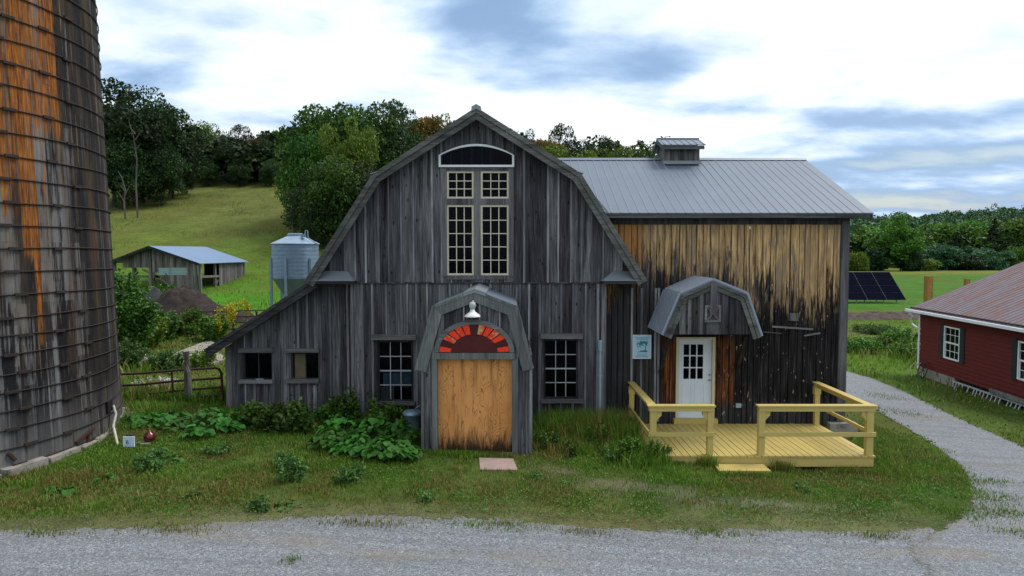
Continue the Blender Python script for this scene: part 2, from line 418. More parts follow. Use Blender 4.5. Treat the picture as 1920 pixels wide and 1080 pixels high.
def burnt_wall():
    """old sheathing: tan under the eave, black rot below, grey foot; stains sit on the wall itself"""
    m, nt = newmat('stained_sheathing'); co = nd(nt, 'ShaderNodeTexCoord').outputs['Object']; rv = rv_of(nt)
    sx, sy, sz = nd(nt, 'ShaderNodeSeparateXYZ', {0: co}).outputs
    off = nd(nt, 'ShaderNodeCombineXYZ', {0: math_(nt, 'MULTIPLY', rv, 37.0), 1: 0, 2: math_(nt, 'MULTIPLY', rv, 53.0)}).outputs[0]
    p = vadd(nt, co, off)
    grain = noise(nt, vmul(nt, p, (30, 30, 1.1)), 1, 7, .65)
    streak = noise(nt, vmul(nt, p, (9, 9, .9)), 1, 7, .68)
    big = noise(nt, vmul(nt, co, (1.1, 1, .7)), 1, 4, .55)
    fleck = noise(nt, vmul(nt, p, (13, 13, 4.5)), 1, 6, .62, .5)
    tan = ramp(nt, grain, [(.32, (.17, .10, .045)), (.5, (.48, .31, .14)), (.70, (.72, .52, .27))])
    tan = mixc(nt, math_(nt, 'MULTIPLY', mrange(nt, math_(nt, 'ADD', streak, math_(nt, 'MULTIPLY', rv, .12)), .52, .66), .8), tan, (.17, .14, .115))
    orange = mrange(nt, sx, 3.1, 3.45, 1, 0)
    tan = mixc(nt, math_(nt, 'MULTIPLY', orange, .75), tan, (.40, .15, .03))
    tan = mixc(nt, math_(nt, 'MULTIPLY', mrange(nt, rv, .5, 1), .35), tan, (.40, .25, .10))
    black = ramp(nt, grain, [(.35, (.004, .004, .005)), (.55, (.018, .017, .018)), (.72, (.075, .07, .07))])
    grey = ramp(nt, grain, [(.35, (.02, .02, .022)), (.6, (.07, .068, .072)), (.78, (.15, .145, .15))])
    grey = mixc(nt, math_(nt, 'MULTIPLY', rv, .5), grey, (.02, .02, .022))
    brown = ramp(nt, grain, [(.35, (.03, .010, .004)), (.55, (.16, .055, .018)), (.78, (.42, .22, .10))])
    # lower edge of the tan band
    zb = mrange(nt, sx, 4.9, 6.6, 3.65, 3.0)
    h = math_(nt, 'ADD', sz, math_(nt, 'MULTIPLY', math_(nt, 'SUBTRACT', streak, .5), 3.4))
    h = math_(nt, 'ADD', h, math_(nt, 'MULTIPLY', math_(nt, 'SUBTRACT', rv, .5), .75))
    h = math_(nt, 'ADD', h, math_(nt, 'MULTIPLY', math_(nt, 'SUBTRACT', big, .5), 1.0))
    mott = noise(nt, vmul(nt, p, (22, 22, 2.4)), 1, 7, .7)
    dh = math_(nt, 'ADD', math_(nt, 'SUBTRACT', h, zb), math_(nt, 'MULTIPLY', math_(nt, 'SUBTRACT', mott, .5), 3.2))
    tm = mrange(nt, dh, -.25, .75)
    # grey body: left strip and foot
    gm1 = mrange(nt, sx, 3.55, 3.75, 1, 0)
    mid = math_(nt, 'MULTIPLY', mrange(nt, sx, 3.6, 4.4), mrange(nt, sx, 5.9, 6.6, 1, 0))
    gm3 = math_(nt, 'MULTIPLY', mid, mrange(nt, sz, 2.4, 3.0))
    gfoot = mrange(nt, math_(nt, 'ADD', sz, math_(nt, 'MULTIPLY', math_(nt, 'SUBTRACT', streak, .5), 1.6)), .30, .62, 1, 0)
    gf = math_(nt, 'MAXIMUM', math_(nt, 'MAXIMUM', gm1, math_(nt, 'MULTIPLY', gm3, .8)), math_(nt, 'MULTIPLY', gfoot, .75))
    c = mixc(nt, gf, black, grey)
    # brown bare wood both sides of the door
    def rng(a0, a1, b0, b1): return math_(nt, 'MULTIPLY', mrange(nt, sx, a0, a0 + .1), mrange(nt, sx, a1 - .22, a1, 1, 0))
    br = math_(nt, 'MAXIMUM', rng(3.78, 4.25, 0, 0), rng(5.05, 5.75, 0, 0))
    br = math_(nt, 'MULTIPLY', br, mrange(nt, sz, 1.9, 2.3, 1, 0)); br = math_(nt, 'MULTIPLY', br, mrange(nt, sz, .25, .7))
    br = math_(nt, 'MULTIPLY', br, mrange(nt, math_(nt, 'ADD', streak, math_(nt, 'MULTIPLY', big, .3)), .50, .66))
    c = mixc(nt, br, c, brown)
    fl = math_(nt, 'MULTIPLY', mrange(nt, fleck, .63, .68), mrange(nt, sx, 3.8, 5.2))
    c = mixc(nt, fl, c, (.32, .27, .20))
    run = mrange(nt, noise(nt, vadd(nt, vmul(nt, p, (12, 12, .30)), (3, 0, 5)), 1, 4, .6), .56, .66)
    run = math_(nt, 'MULTIPLY', run, mrange(nt, sz, 3.0, 4.6, .95, .45))
    tan = mixc(nt, run, tan, (.035, .026, .020))
    c = mixc(nt, tm, c, tan)
    finish(nt, c, .88, grain, .5, .01, .1); return m
M['burnt'] = burnt_wall()

def plywood():
    m, nt = newmat('weathered_plywood'); co = nd(nt, 'ShaderNodeTexCoord').outputs['Object']; rv = rv_of(nt)
    sx, sy, sz = nd(nt, 'ShaderNodeSeparateXYZ', {0: co}).outputs
    off = nd(nt, 'ShaderNodeCombineXYZ', {0: math_(nt, 'MULTIPLY', rv, 7.0), 1: 0, 2: math_(nt, 'MULTIPLY', rv, 5.0)}).outputs[0]
    p = vadd(nt, co, off)
    a = noise(nt, vmul(nt, p, (2.4, 1, .8)), 1.0, 3, .5)
    rings = math_(nt, 'FRACT', math_(nt, 'MULTIPLY', a, 26.0))
    line = mrange(nt, math_(nt, 'ABSOLUTE', math_(nt, 'SUBTRACT', rings, .5)), .0, .2, 1, 0)
    brk = mrange(nt, noise(nt, vmul(nt, p, (5, 1, 2.2)), 1, 5, .65), .46, .6)
    fine = noise(nt, vmul(nt, p, (55, 1, 2.0)), 1, 5, .6)
    c = mixc(nt, noise(nt, p, 1.3, 4), (.54, .215, .058), (.80, .40, .145))
    c = mixc(nt, math_(nt, 'MULTIPLY', mrange(nt, noise(nt, vmul(nt, p, (9, 1, .6)), 1, 6, .65), .48, .68), .8), c, (.27, .115, .04))
    c = mixc(nt, math_(nt, 'MULTIPLY', math_(nt, 'MULTIPLY', line, brk), .8), c, (.17, .075, .03))
    # damp black foot and smears
    z0 = Z(850, 14.5)
    wet = math_(nt, 'ADD', math_(nt, 'SUBTRACT', sz, z0), math_(nt, 'MULTIPLY', math_(nt, 'SUBTRACT', noise(nt, vmul(nt, p, (9, 1, 1.4)), 1, 6, .7), .5), -1.3))
    c = mixc(nt, mrange(nt, wet, .12, .62, .96, 0), c, (.018, .013, .010))
    sm_ = noise(nt, vadd(nt, vmul(nt, co, (3, 1, 1.2)), (4, 0, 2)), 1, 7, .7)
    c = mixc(nt, math_(nt, 'MULTIPLY', mrange(nt, sm_, .60, .72), math_(nt, 'MULTIPLY', mrange(nt, sz, z0 + .2, z0 + 1.2, 1, 0), .8)), c, (.05, .025, .012))
    finish(nt, c, .8, fine, .2, .004, .15); return m
M['ply'] = plywood()

def fan_mat(name, base, chip):
    m, nt = newmat(name); co = nd(nt, 'ShaderNodeTexCoord').outputs['Object']; rv = rv_of(nt)
    k = noise(nt, vadd(nt, vmul(nt, co, (7, 7, 7)), nd(nt, 'ShaderNodeCombineXYZ', {0: math_(nt, 'MULTIPLY', rv, 30.0)}).outputs[0]), 1, 6, .65)
    thr = mrange(nt, rv, 0, 1, .82, .44, False)
    c = mixc(nt, mrange(nt, math_(nt, 'SUBTRACT', k, thr), 0, .05), base, chip)
    c = mixc(nt, mrange(nt, noise(nt, co, 30, 4), .35, .5, .35, 0), c, (.1, .01, .01))
    finish(nt, c, .5, k, .2, .004, .3); return m
M['fanred'] = fan_mat('chipped_red_paint', (.85, .045, .010), (.58, .34, .16))
M['fandark'] = fan_mat('dark_red_paint', (.055, .005, .006), (.10, .008, .008))
M['maroonflat'] = plain('flat_maroon_paint', (.075, .008, .008), .6, .2, 5)

def silo_mat(u_of):
    m, nt = newmat('stained_silo_staves'); co = nd(nt, 'ShaderNodeTexCoord').outputs['Object']; rv = rv_of(nt)
    u = nd(nt, 'ShaderNodeAttribute', attribute_name='u').outputs['Fac']
    z = nd(nt, 'ShaderNodeAttribute', attribute_name='h').outputs['Fac']
    def uv(su, sv, o=0.0): return nd(nt, 'ShaderNodeCombineXYZ', {0: math_(nt, 'MULTIPLY', u, su), 1: math_(nt, 'MULTIPLY', z, sv), 2: math_(nt, 'ADD', math_(nt, 'MULTIPLY', rv, .0), o)}).outputs[0]
    st = noise(nt, uv(6, .10), 1, 4, .6)
    st2 = math_(nt, 'ADD', math_(nt, 'MULTIPLY', noise(nt, uv(5, .16, 5), 1, 4, .55), .8), math_(nt, 'MULTIPLY', noise(nt, uv(1.6, .8, 3), 1, 5, .6), .2))
    fine = noise(nt, uv(26, 1.6, 9), 1, 6, .65)
    gr = ramp(nt, math_(nt, 'ADD', math_(nt, 'MULTIPLY', st, .55), math_(nt, 'MULTIPLY', fine, .45)), [(.30, (.04, .042, .048)), (.45, (.12, .122, .13)), (.60, (.21, .205, .195)), (.76, (.34, .31, .24))])
    gr = mixc(nt, math_(nt, 'MULTIPLY', mrange(nt, rv, 0, 1), .55), gr, (.075, .075, .08))
    # black vertical weathering, blotchy per stave near the ground
    lowz = mrange(nt, z, 2.0, 4.6, .20, .12)
    bl = mrange(nt, math_(nt, 'ADD', math_(nt, 'ADD', st2, math_(nt, 'MULTIPLY', rv, lowz)), math_(nt, 'MULTIPLY', math_(nt, 'SUBTRACT', fine, .5), .45)), .545, .64)
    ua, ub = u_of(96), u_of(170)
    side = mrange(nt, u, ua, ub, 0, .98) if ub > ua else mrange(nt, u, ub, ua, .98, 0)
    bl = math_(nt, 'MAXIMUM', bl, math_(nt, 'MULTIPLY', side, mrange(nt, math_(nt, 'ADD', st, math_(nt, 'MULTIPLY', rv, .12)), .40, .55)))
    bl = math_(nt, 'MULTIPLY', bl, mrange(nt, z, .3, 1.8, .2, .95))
    c = mixc(nt, bl, gr, (.008, .008, .011))
    c = mixc(nt, math_(nt, 'MULTIPLY', mrange(nt, noise(nt, uv(2.6, .35, 7), 1, 6, .65), .44, .60), mrange(nt, z, 1.5, 5.5, .30, .5)), c, (.10, .066, .036))
    def band(px, wd, z0, z1, amp=1.0):
        uc = u_of(px); d = math_(nt, 'ABSOLUTE', math_(nt, 'SUBTRACT', u, uc))
        k = mrange(nt, d, wd * .7, wd * 1.2, 1, 0); return math_(nt, 'MULTIPLY', math_(nt, 'MULTIPLY', k, mrange(nt, z, z0, z1)), amp)
    o = band(60, 1.15, 5.0, 7.0)
    for b in [(112, .26, 5.6, 6.8, .95), (68, .17, 3.2, 4.6, 1), (34, .20, 3.9, 5.2, .95), (80, .075, 1.6, 3.0, 1), (98, .12, 4.4, 5.6, .9), (8, .35, 6.2, 7.4, .95)]:
        o = math_(nt, 'MAXIMUM', o, band(*b))
    on = math_(nt, 'ADD', math_(nt, 'MULTIPLY', noise(nt, uv(7, .12, 2), 1, 5, .6), .75), math_(nt, 'MULTIPLY', fine, .25))
    ok = mrange(nt, math_(nt, 'ADD', on, (math_(nt, 'ADD', math_(nt, 'MULTIPLY', math_(nt, 'SUBTRACT', o, 1.0), .6), math_(nt, 'MULTIPLY', math_(nt, 'SUBTRACT', rv, .5), .12)))), .41, .50)
    oc = ramp(nt, fine, [(.34, (.03, .016, .010)), (.48, (.19, .066, .016)), (.68, (.42, .155, .028))])
    c = mixc(nt, math_(nt, 'MULTIPLY', ok, .93), c, oc)
    dk = mrange(nt, math_(nt, 'ADD', noise(nt, uv(4.2, .22, 31), 1, 6, .62), math_(nt, 'MULTIPLY', rv, .08)), .56, .66)
    c = mixc(nt, math_(nt, 'MULTIPLY', dk, .85), c, (.022, .020, .020))
    yl = mrange(nt, noise(nt, uv(9, .5, 12), 1, 6, .7), .60, .68)
    c = mixc(nt, math_(nt, 'MULTIPLY', yl, .45), c, (.26, .21, .09))
    finish(nt, c, .9, fine, .5, .01, .1); return m

def leafmat(name, a, b, c_, trans=.25, objvar=.35):
    m, nt = newmat(name); rv = rv_of(nt); co = nd(nt, 'ShaderNodeTexCoord').outputs['Object']
    oi = nd(nt, 'ShaderNodeObjectInfo').outputs['Random']
    c = ramp(nt, rv, [(0, a), (.55, b), (1, c_)])
    big = noise(nt, co, .35, 3, .5)
    c = mixc(nt, math_(nt, 'MULTIPLY', mrange(nt, big, .42, .62), .5), c, a)
    hs = nd(nt, 'ShaderNodeHueSaturation', {'Hue': mrange(nt, oi, 0, 1, .5 - .03 * objvar * 2, .5 + .012, False), 'Saturation': 1.0, 'Value': mrange(nt, oi, 0, 1, 1 - objvar, 1 + objvar, False), 'Color': c})
    d = nd(nt, 'ShaderNodeBsdfPrincipled', {'Base Color': hs.outputs[0], 'Roughness': .55, 'Specular IOR Level': .25})
    t = nd(nt, 'ShaderNodeBsdfTranslucent', {'Color': hs.outputs[0]})
    mx = nd(nt, 'ShaderNodeMixShader', {0: trans, 1: d.outputs[0], 2: t.outputs[0]})
    nd(nt, 'ShaderNodeOutputMaterial', {0: mx.outputs[0]}); return m
M['leafdark'] = leafmat('dark_foliage', (.010, .026, .009), (.024, .058, .016), (.06, .115, .028))
M['leafmid'] = leafmat('mid_foliage', (.016, .052, .007), (.044, .120, .014), (.13, .24, .03))
M['leafbright'] = leafmat('bright_foliage', (.035, .10, .012), (.07, .18, .02), (.14, .26, .035))
M['leafyellow'] = leafmat('yellow_green_foliage', (.05, .11, .010), (.11, .19, .018), (.22, .30, .035))
M['leafautumn'] = leafmat('turning_foliage', (.055, .045, .010), (.13, .085, .016), (.24, .14, .025))
M['leafpine'] = leafmat('pine_foliage', (.012, .035, .014), (.025, .065, .022), (.05, .10, .03))
M['leafblue'] = leafmat('bluish_foliage', (.018, .06, .025), (.035, .11, .045), (.08, .18, .06))
M['leafbig'] = leafmat('broad_leaf', (.020, .085, .008), (.04, .155, .016), (.075, .24, .035), .3, .2)
M['leafweed'] = leafmat('weed_leaf', (.035, .09, .018), (.07, .16, .035), (.15, .26, .08), .3, .2)
M['leafclover'] = leafmat('clover_leaf', (.035, .12, .014), (.065, .19, .025), (.12, .27, .05), .25, .1)
M['goldenrod'] = leafmat('goldenrod_bloom', (.28, .24, .01), (.42, .36, .015), (.55, .48, .03), .2, .1)
M['flower'] = leafmat('white_blossom', (.4, .4, .36), (.55, .55, .5), (.75, .75, .7), .2, .05)
M['forest'] = leafmat('far_forest_foliage', (.020, .06, .026), (.042, .11, .036), (.085, .17, .045), .15, 0)

def grassmat(name, dry=.16):
    m, nt = newmat(name); rv = rv_of(nt); co = nd(nt, 'ShaderNodeTexCoord').outputs['Object']
    p = vmul(nt, co, (1, 1, 0))
    g = ramp(nt, rv, [(0, (.045, .115, .012)), (.5, (.090, .190, .018)), (1, (.175, .28, .036))])
    y = ramp(nt, rv, [(0, (.10, .10, .02)), (.6, (.17, .15, .035)), (1, (.30, .24, .09))])
    k = math_(nt, 'ADD', math_(nt, 'MULTIPLY', noise(nt, p, .55, 5, .6), .75), math_(nt, 'MULTIPLY', noise(nt, p, 4, 4, .6), .35))
    g = mixc(nt, mrange(nt, noise(nt, vadd(nt, p, (9, 4, 0)), .9, 4, .6), .48, .60), g, ramp(nt, rv, [(0, (.05, .14, .008)), (.5, (.11, .24, .018)), (1, (.19, .32, .04))]))
    ysep = nd(nt, 'ShaderNodeSeparateXYZ', {0: co}).outputs[1]
    k = math_(nt, 'ADD', k, mrange(nt, ysep, 10.6, 13.0, .06, 0))
    f = mrange(nt, math_(nt, 'ADD', k, math_(nt, 'MULTIPLY', rv, .10)), .56 - .12 * dry, .76 - .12 * dry)
    c = mixc(nt, f, g, y)
    d = nd(nt, 'ShaderNodeBsdfPrincipled', {'Base Color': c, 'Roughness': .6, 'Specular IOR Level': .2})
    t = nd(nt, 'ShaderNodeBsdfTranslucent', {'Color': c})
    mx = nd(nt, 'ShaderNodeMixShader', {0: .3, 1: d.outputs[0], 2: t.outputs[0]})
    nd(nt, 'ShaderNodeOutputMaterial', {0: mx.outputs[0]}); return m
M['grass'] = grassmat('lawn_blades'); M['tallgrass'] = grassmat('tall_grass_blades', .12)

def groundmat():
    m, nt = newmat('ground_turf'); co = nd(nt, 'ShaderNodeTexCoord').outputs['Object']
    zone = nd(nt, 'ShaderNodeAttribute', attribute_name='zone').outputs['Color']
    n = noise(nt, co, 1.6, 8, .66); n2 = noise(nt, co, 14, 6, .7); n3 = noise(nt, co, .12, 5, .6)
    v = math_(nt, 'ADD', math_(nt, 'MULTIPLY', n, .5), math_(nt, 'MULTIPLY', n2, .5))
    mul = mrange(nt, math_(nt, 'ADD', math_(nt, 'MULTIPLY', v, .6), math_(nt, 'MULTIPLY', noise(nt, co, .28, 6, .7), .4)), .34, .66, .4, 1.5, False)
    c = mixc(nt, 1.0, zone, nd(nt, 'ShaderNodeCombineXYZ', {0: mul, 1: mul, 2: mul}).outputs[0], 'MULTIPLY')
    c = mixc(nt, mrange(nt, n3, .48, .66, 0, .5), c, (.115, .095, .03))
    c = mixc(nt, mrange(nt, n2, .62, .74, 0, .5), c, (.12, .11, .045))
    finish(nt, c, .95, v, .9, .10, .05); return m
M['ground'] = groundmat()

def gravelmat():
    m, nt = newmat('crushed_gravel'); co = nd(nt, 'ShaderNodeTexCoord').outputs['Object']
    e = nd(nt, 'ShaderNodeAttribute', attribute_name='e').outputs['Fac']
    vo = nd(nt, 'ShaderNodeTexVoronoi', {'Vector': co, 'Scale': 62.0}); vo2 = nd(nt, 'ShaderNodeTexVoronoi', {'Vector': co, 'Scale': 27.0})
    cl = nd(nt, 'ShaderNodeSeparateColor', {0: vo.outputs['Color']}).outputs[0]
    cl2 = nd(nt, 'ShaderNodeSeparateColor', {0: vo2.outputs['Color']}).outputs[1]
    fine = noise(nt, co, 90, 3, .7)
    c = ramp(nt, cl, [(0, (.10, .112, .13)), (.4, (.19, .208, .235)), (.8, (.265, .285, .315)), (1, (.55, .57, .58))])
    c = mixc(nt, .35, c, ramp(nt, cl2, [(0, (.11, .125, .15)), (1, (.32, .34, .37))]))
    patch = noise(nt, vmul(nt, co, (.35, 1.0, 1)), 1.0, 6, .6)
    c = mixc(nt, mrange(nt, patch, .52, .70, 0, .62), c, (.24, .20, .155))
    tracks = noise(nt, vmul(nt, co, (.25, 5.0, 1)), 1.0, 4, .6)
    c = mixc(nt, mrange(nt, tracks, .38, .60, .28, 0), c, (.12, .125, .135))
    c = mixc(nt, mrange(nt, noise(nt, co, 2.4, 6, .7), .62, .72, 0, .5), c, (.17, .15, .11))
    dirt = mrange(nt, e, .15, .75, .75, 0)
    c = mixc(nt, dirt, c, (.17, .145, .10))
    h = math_(nt, 'ADD', math_(nt, 'MULTIPLY', vo.outputs['Distance'], -1.0), math_(nt, 'MULTIPLY', fine, .5))
    b = nd(nt, 'ShaderNodeBsdfPrincipled', {'Base Color': c, 'Roughness': .85, 'Specular IOR Level': .2, 'Normal': nd(nt, 'ShaderNodeBump', {'Height': h, 'Strength': .9, 'Distance': .02}).outputs[0]})
    tr = nd(nt, 'ShaderNodeBsdfTransparent')
    rag = math_(nt, 'ADD', math_(nt, 'MULTIPLY', noise(nt, co, 2.2, 7, .7), .75), math_(nt, 'MULTIPLY', noise(nt, co, 16, 4, .7), .45))
    a = mrange(nt, math_(nt, 'ADD', math_(nt, 'SUBTRACT', e, rag), .22), .0, .05)
    mx = nd(nt, 'ShaderNodeMixShader', {0: a, 1: tr.outputs[0], 2: b.outputs[0]})
    nd(nt, 'ShaderNodeOutputMaterial', {0: mx.outputs[0]}); return m
M['gravel'] = gravelmat()

def claddingmat():
    m, nt = newmat('red_clapboard_paint'); co = nd(nt, 'ShaderNodeTexCoord').outputs['Object']; rv = rv_of(nt)
    n = noise(nt, vmul(nt, co, (3, 3, 12)), 1, 6, .65); n2 = noise(nt, co, 5, 6, .7)
    c = mixc(nt, n, (.065, .010, .010), (.165, .022, .020))
    c = mixc(nt, mrange(nt, n2, .60, .70, 0, .5), c, (.06, .03, .03))
    c = mixc(nt, math_(nt, 'MULTIPLY', rv, .3), c, (.10, .012, .014))
    finish(nt, c, .7, n, .3, .005, .2); return m
M['redboard'] = claddingmat()

# ------------------------------------------------------------------ SETTING: ground, gravel
EDGEP = np.array([(-40, 8.3), (-14, 9.2)] + [G(px, py)[:2] for px, py in ((0, 993), (120, 992), (213, 991), (330, 985), (427, 978), (540, 970), (640, 966), (760, 970), (880, 972), (1000, 980), (1100, 988), (1200, 993), (1350, 992), (1480, 993), (1600, 996), (1700, 996))] + [(7.2, 11.4), (8.6, 12.6), (20, 13.5), (40, 14)])
def edge(x): return np.interp(x, EDGEP[:, 0], EDGEP[:, 1])
def axis_pts(segs):
    out = []
    for a, b, st in segs: out += list(np.arange(a, b, st))
    return np.array(out)
xs = axis_pts([(-1600, -400, 60), (-400, -120, 14), (-120, -30, 2.5), (-30, 30, .25), (30, 120, 2.5), (120, 420, 12), (420, 1700, 32)])
ys = axis_pts([(-200, -20, 15), (-20, 4, 2), (4, 20, .25), (20, 40, .5), (40, 130, 1.5), (130, 420, 9), (420, 1500, 30), (1500, 3000, 100)])
gx, gy = np.meshgrid(xs, ys); hz_ = gz(gx, gy)
micro = .035 * np.sin(gx * 1.7 + np.sin(gy * 1.3) * 2) * np.cos(gy * 1.9 + np.sin(gx * .7)) * sm(11.5, 13, gy) * (1 - sm(30, 60, gy))
roadmask = sm(6.5, 8.5, gx - .25 * (gy - 14)) * (1 - sm(18, 22, gx))
V = np.stack([gx, gy, hz_ + micro * (1 - roadmask)], -1).reshape(-1, 3)
nx, ny = len(xs), len(ys); idx = np.arange(nx * ny).reshape(ny, nx)
Fq = np.stack([idx[:-1, :-1], idx[:-1, 1:], idx[1:, 1:], idx[1:, :-1]], -1).reshape(-1, 4)
zc_ = np.zeros((ny, nx, 3)) + np.array([.065, .105, .022])
def setz(mask, col):
    global zc_
    m_ = mask[..., None]; zc_ = zc_ * (1 - m_) + np.array(col) * m_
setz(sm(26, 34, gy), (.075, .14, .016))
setz(sm(52, 90, gy) * (1 - sm(-5, 40, gx)), (.105, .120, .034))
setz(sm(36, 42, gy) * (1 - sm(46, 60, gy)) * (1 - sm(-12, -6, gx)), (.055, .17, .012))
setz(np.exp(-((gy - 37.5) / 1.6) ** 2) * (1 - sm(-12, -8, gx)), (.16, .13, .06))
setz(np.exp(-((gy - 57) / 2.6) ** 2) * sm(6, 12, gx), (.05, .038, .035))
setz(np.exp(-((gy - 46) / 2.2) ** 2) * sm(6, 12, gx) * .6, (.15, .10, .07))
setz(sm(60, 66, gy) * sm(10, 20, gx) * (1 - sm(300, 340, gy)), (.052, .135, .018))
setz(sm(150, 190, gy) * sm(10, 20, gx) * (1 - sm(235, 260, gy)), (.14, .16, .035))
setz(sm(330, 400, gy), (.03, .07, .03))
setz(np.exp(-(((gx + 8.5) / 2.6) ** 2 + ((gy - 11.6) / .9) ** 2)) * .8, (.16, .12, .05))
ed_ = edge(gx)
setz(np.exp(-((gy - ed_ - .25) / .55) ** 2) * .8 * (1 - sm(6.5, 8, gx)) * sm(-14, -11, gx), (.13, .13, .06))
setz(np.exp(-(((gx - 2.2) / 1.6) ** 2 + ((gy - 12.6) / .45) ** 2)) * .8, (.16, .145, .12))
setz(np.exp(-(((gx - 4.4) / 2.0) ** 2 + ((gy - 12.0) / .35) ** 2)) * .8, (.17, .155, .125))
setz(np.exp(-(((gx - .9) / .6) ** 2 + ((gy - 13.3) / .3) ** 2)) * .8, (.16, .145, .12))
o = npmesh('ground', V, Fq, None, M['ground'], None, extra={'zone': zc_.reshape(-1, 3)}, smooth=True)
tag(o, None, None, None, 'structure')

def strip(name, rows, lift):
    """rows: list of lists of (x, y, e); equal length"""
    A = np.array(rows); ny_, nx_ = A.shape[:2]
    V = np.zeros((ny_ * nx_, 3)); V[:, 0] = A[..., 0].ravel(); V[:, 1] = A[..., 1].ravel(); V[:, 2] = gz(V[:, 0], V[:, 1]) + lift
    idx = np.arange(ny_ * nx_).reshape(ny_, nx_)
    Fq = np.stack([idx[:-1, :-1], idx[:-1, 1:], idx[1:, 1:], idx[1:, :-1]], -1).reshape(-1, 4)
    o = npmesh(name, V, Fq, None, M['gravel'], None, extra={'e': A[..., 2].ravel()}, smooth=True)
    return tag(o, None, None, None, 'structure')
rows = []
for x in np.arange(-40, 7.2, .25):
    e = float(edge(x)) + .36
    ysr = [-12, -4, 2, 5, 7, 8] + list(np.linspace(8.4, e, 9))
    rows.append([(x, y, min(1.2, (e - y) / 1.0)) for y in ysr])
strip('gravel_road', rows, .008)
# drive along the end of the barn, joining the road
gl = [G(px, py)[:2] for px, py in ((1690, 1010), (1765, 972), (1808, 925), (1800, 890), (1752, 848), (1705, 815), (1655, 785), (1600, 752))]
gr_ = [G(px, py)[:2] for px, py in ((1960, 850), (1920, 832), (1850, 803), (1800, 781), (1750, 757), (1700, 732), (1640, 708), (1590, 695))]
left = [(5.2, -12), (5.2, 8)] + [tuple(g_) for g_ in gl] + [(9.6, 23), (10.5, 26), (9.5, 28.5), (4, 30.5), (-8, 31)]
right = [(40, -12), (36, 8), (26, 11), (20, 13.2)] + [tuple(g_) for g_ in gr_[:7]] + [tuple(gr_[7])] + [(13.0, 33), (5, 34.5), (-8, 35)]
assert len(left) == len(right)
tp = np.linspace(0, len(left) - 1, 170); rows = []
La = np.array([[np.interp(t, range(len(left)), [p[k] for p in left]) for k in (0, 1)] for t in tp])
Ra = np.array([[np.interp(t, range(len(right)), [p[k] for p in right]) for k in (0, 1)] for t in tp])
for a, b in zip(La, Ra):
    Lw = np.hypot(*(b - a)); r = []
    for s_ in np.concatenate([np.linspace(0, .25, 6), np.linspace(.32, .68, 5), np.linspace(.75, 1, 6)]):
        q = a + (b - a) * s_; r.append((q[0], q[1], min(1.2, min(s_, 1 - s_) * Lw / 1.0 + (.35 if a[1] < 10.5 else 0))))
    rows.append(r)
strip('gravel_drive', rows, .014)
def on_gravel(x, y):
    m1 = (y < edge(x)) & (x < 7.2)
    lx = np.interp(y, La[:, 1], La[:, 0]); rx = np.interp(y, Ra[:, 1], Ra[:, 0])
    m2 = (x > lx + .35) & (x < rx - .35) & (y < 36)
    return m1 | m2

# ------------------------------------------------------------------ grass and leaf cards
def blades(name, x, y, h, wd, mat, label, lean=.45):
    n = len(x); a = RNG.uniform(0, 2 * pi, n); z = gz(x, y) + .01
    dx, dy = np.cos(a), np.sin(a); l = RNG.normal(0, lean, n) * h; lx, ly = -dy * l, dx * l
    b = np.stack([x, y, z], -1); wv = np.stack([dx * wd / 2, dy * wd / 2, np.zeros(n)], -1)
    mid = b + np.stack([lx * .3, ly * .3, h * .55], -1); tip = b + np.stack([lx, ly, h * RNG.uniform(.8, 1, n)], -1)
    V = np.stack([b - wv, b + wv, mid + wv * .8, mid - wv * .8, tip], 1)
    i = np.arange(n)[:, None] * 5
    # tip triangle folded into a quad pair: use two uniform quads (second degenerate-free by splitting the tip)
    V = np.stack([b - wv, b + wv, mid + wv * .8, mid - wv * .8, tip + wv * .12, tip - wv * .12], 1); i = np.arange(n)[:, None] * 6
    Fq = np.concatenate([i + np.array([[0, 1, 2, 3]]), i + np.array([[3, 2, 4, 5]])], 1).reshape(-1, 4)
    rv = np.repeat(RNG.random(n), 2)
    o = npmesh(name, V.reshape(-1, 3), Fq, rv, mat); return tag(o, label, 'grass', None, 'stuff')
def vnoise(x, y, s, seed=0):
    r = np.random.default_rng(seed); T = r.random((64, 64)); xi = x / s; yi = y / s
    x0 = np.floor(xi).astype(int); y0 = np.floor(yi).astype(int); fx = xi - x0; fy = yi - y0; fx = fx * fx * (3 - 2 * fx); fy = fy * fy * (3 - 2 * fy)
    g = lambda a, b: T[a % 64, b % 64]
    return (g(x0, y0) * (1 - fx) + g(x0 + 1, y0) * fx) * (1 - fy) + (g(x0, y0 + 1) * (1 - fx) + g(x0 + 1, y0 + 1) * fx) * fy
SC = (-13.0, 13.95); SR = 4.3
def in_solid(x, y):
    m = np.hypot(x - SC[0], y - SC[1]) < SR + .05
    m |= (x > -6.9) & (x < 8.5) & (y > 16.6) & (y < 30)
    m |= (x > -1.95) & (x < .45) & (y > 14.25) & (y < 17)
    m |= (x > 2.95) & (x < 7.75) & (y > 14.5) & (y < 17.3)
    m |= (x > -.80) & (x < .13) & (y > 13.15) & (y < 13.95)
    m |= (x > 4.42) & (x < 5.48) & (y > 13.9) & (y < 14.5)
    return m
n = 420000
x = RNG.uniform(-14, 10.2, n); y = 9.4 + (RNG.random(n) ** 1.25) * 9.5
e_ = edge(x); pn = vnoise(x, y, .8, 1) * .6 + vnoise(x, y, .25, 2) * .4
bare = np.maximum.reduce([np.exp(-(((x - 2.2) / 1.3) ** 2 + ((y - 12.6) / .35) ** 2)), np.exp(-(((x - 4.4) / 1.7) ** 2 + ((y - 12.0) / .28) ** 2)), np.exp(-(((x - .9) / .5) ** 2 + ((y - 13.3) / .25) ** 2)), np.exp(-(((x + 8.5) / 2) ** 2 + ((y - 11.5) / .3) ** 2))])
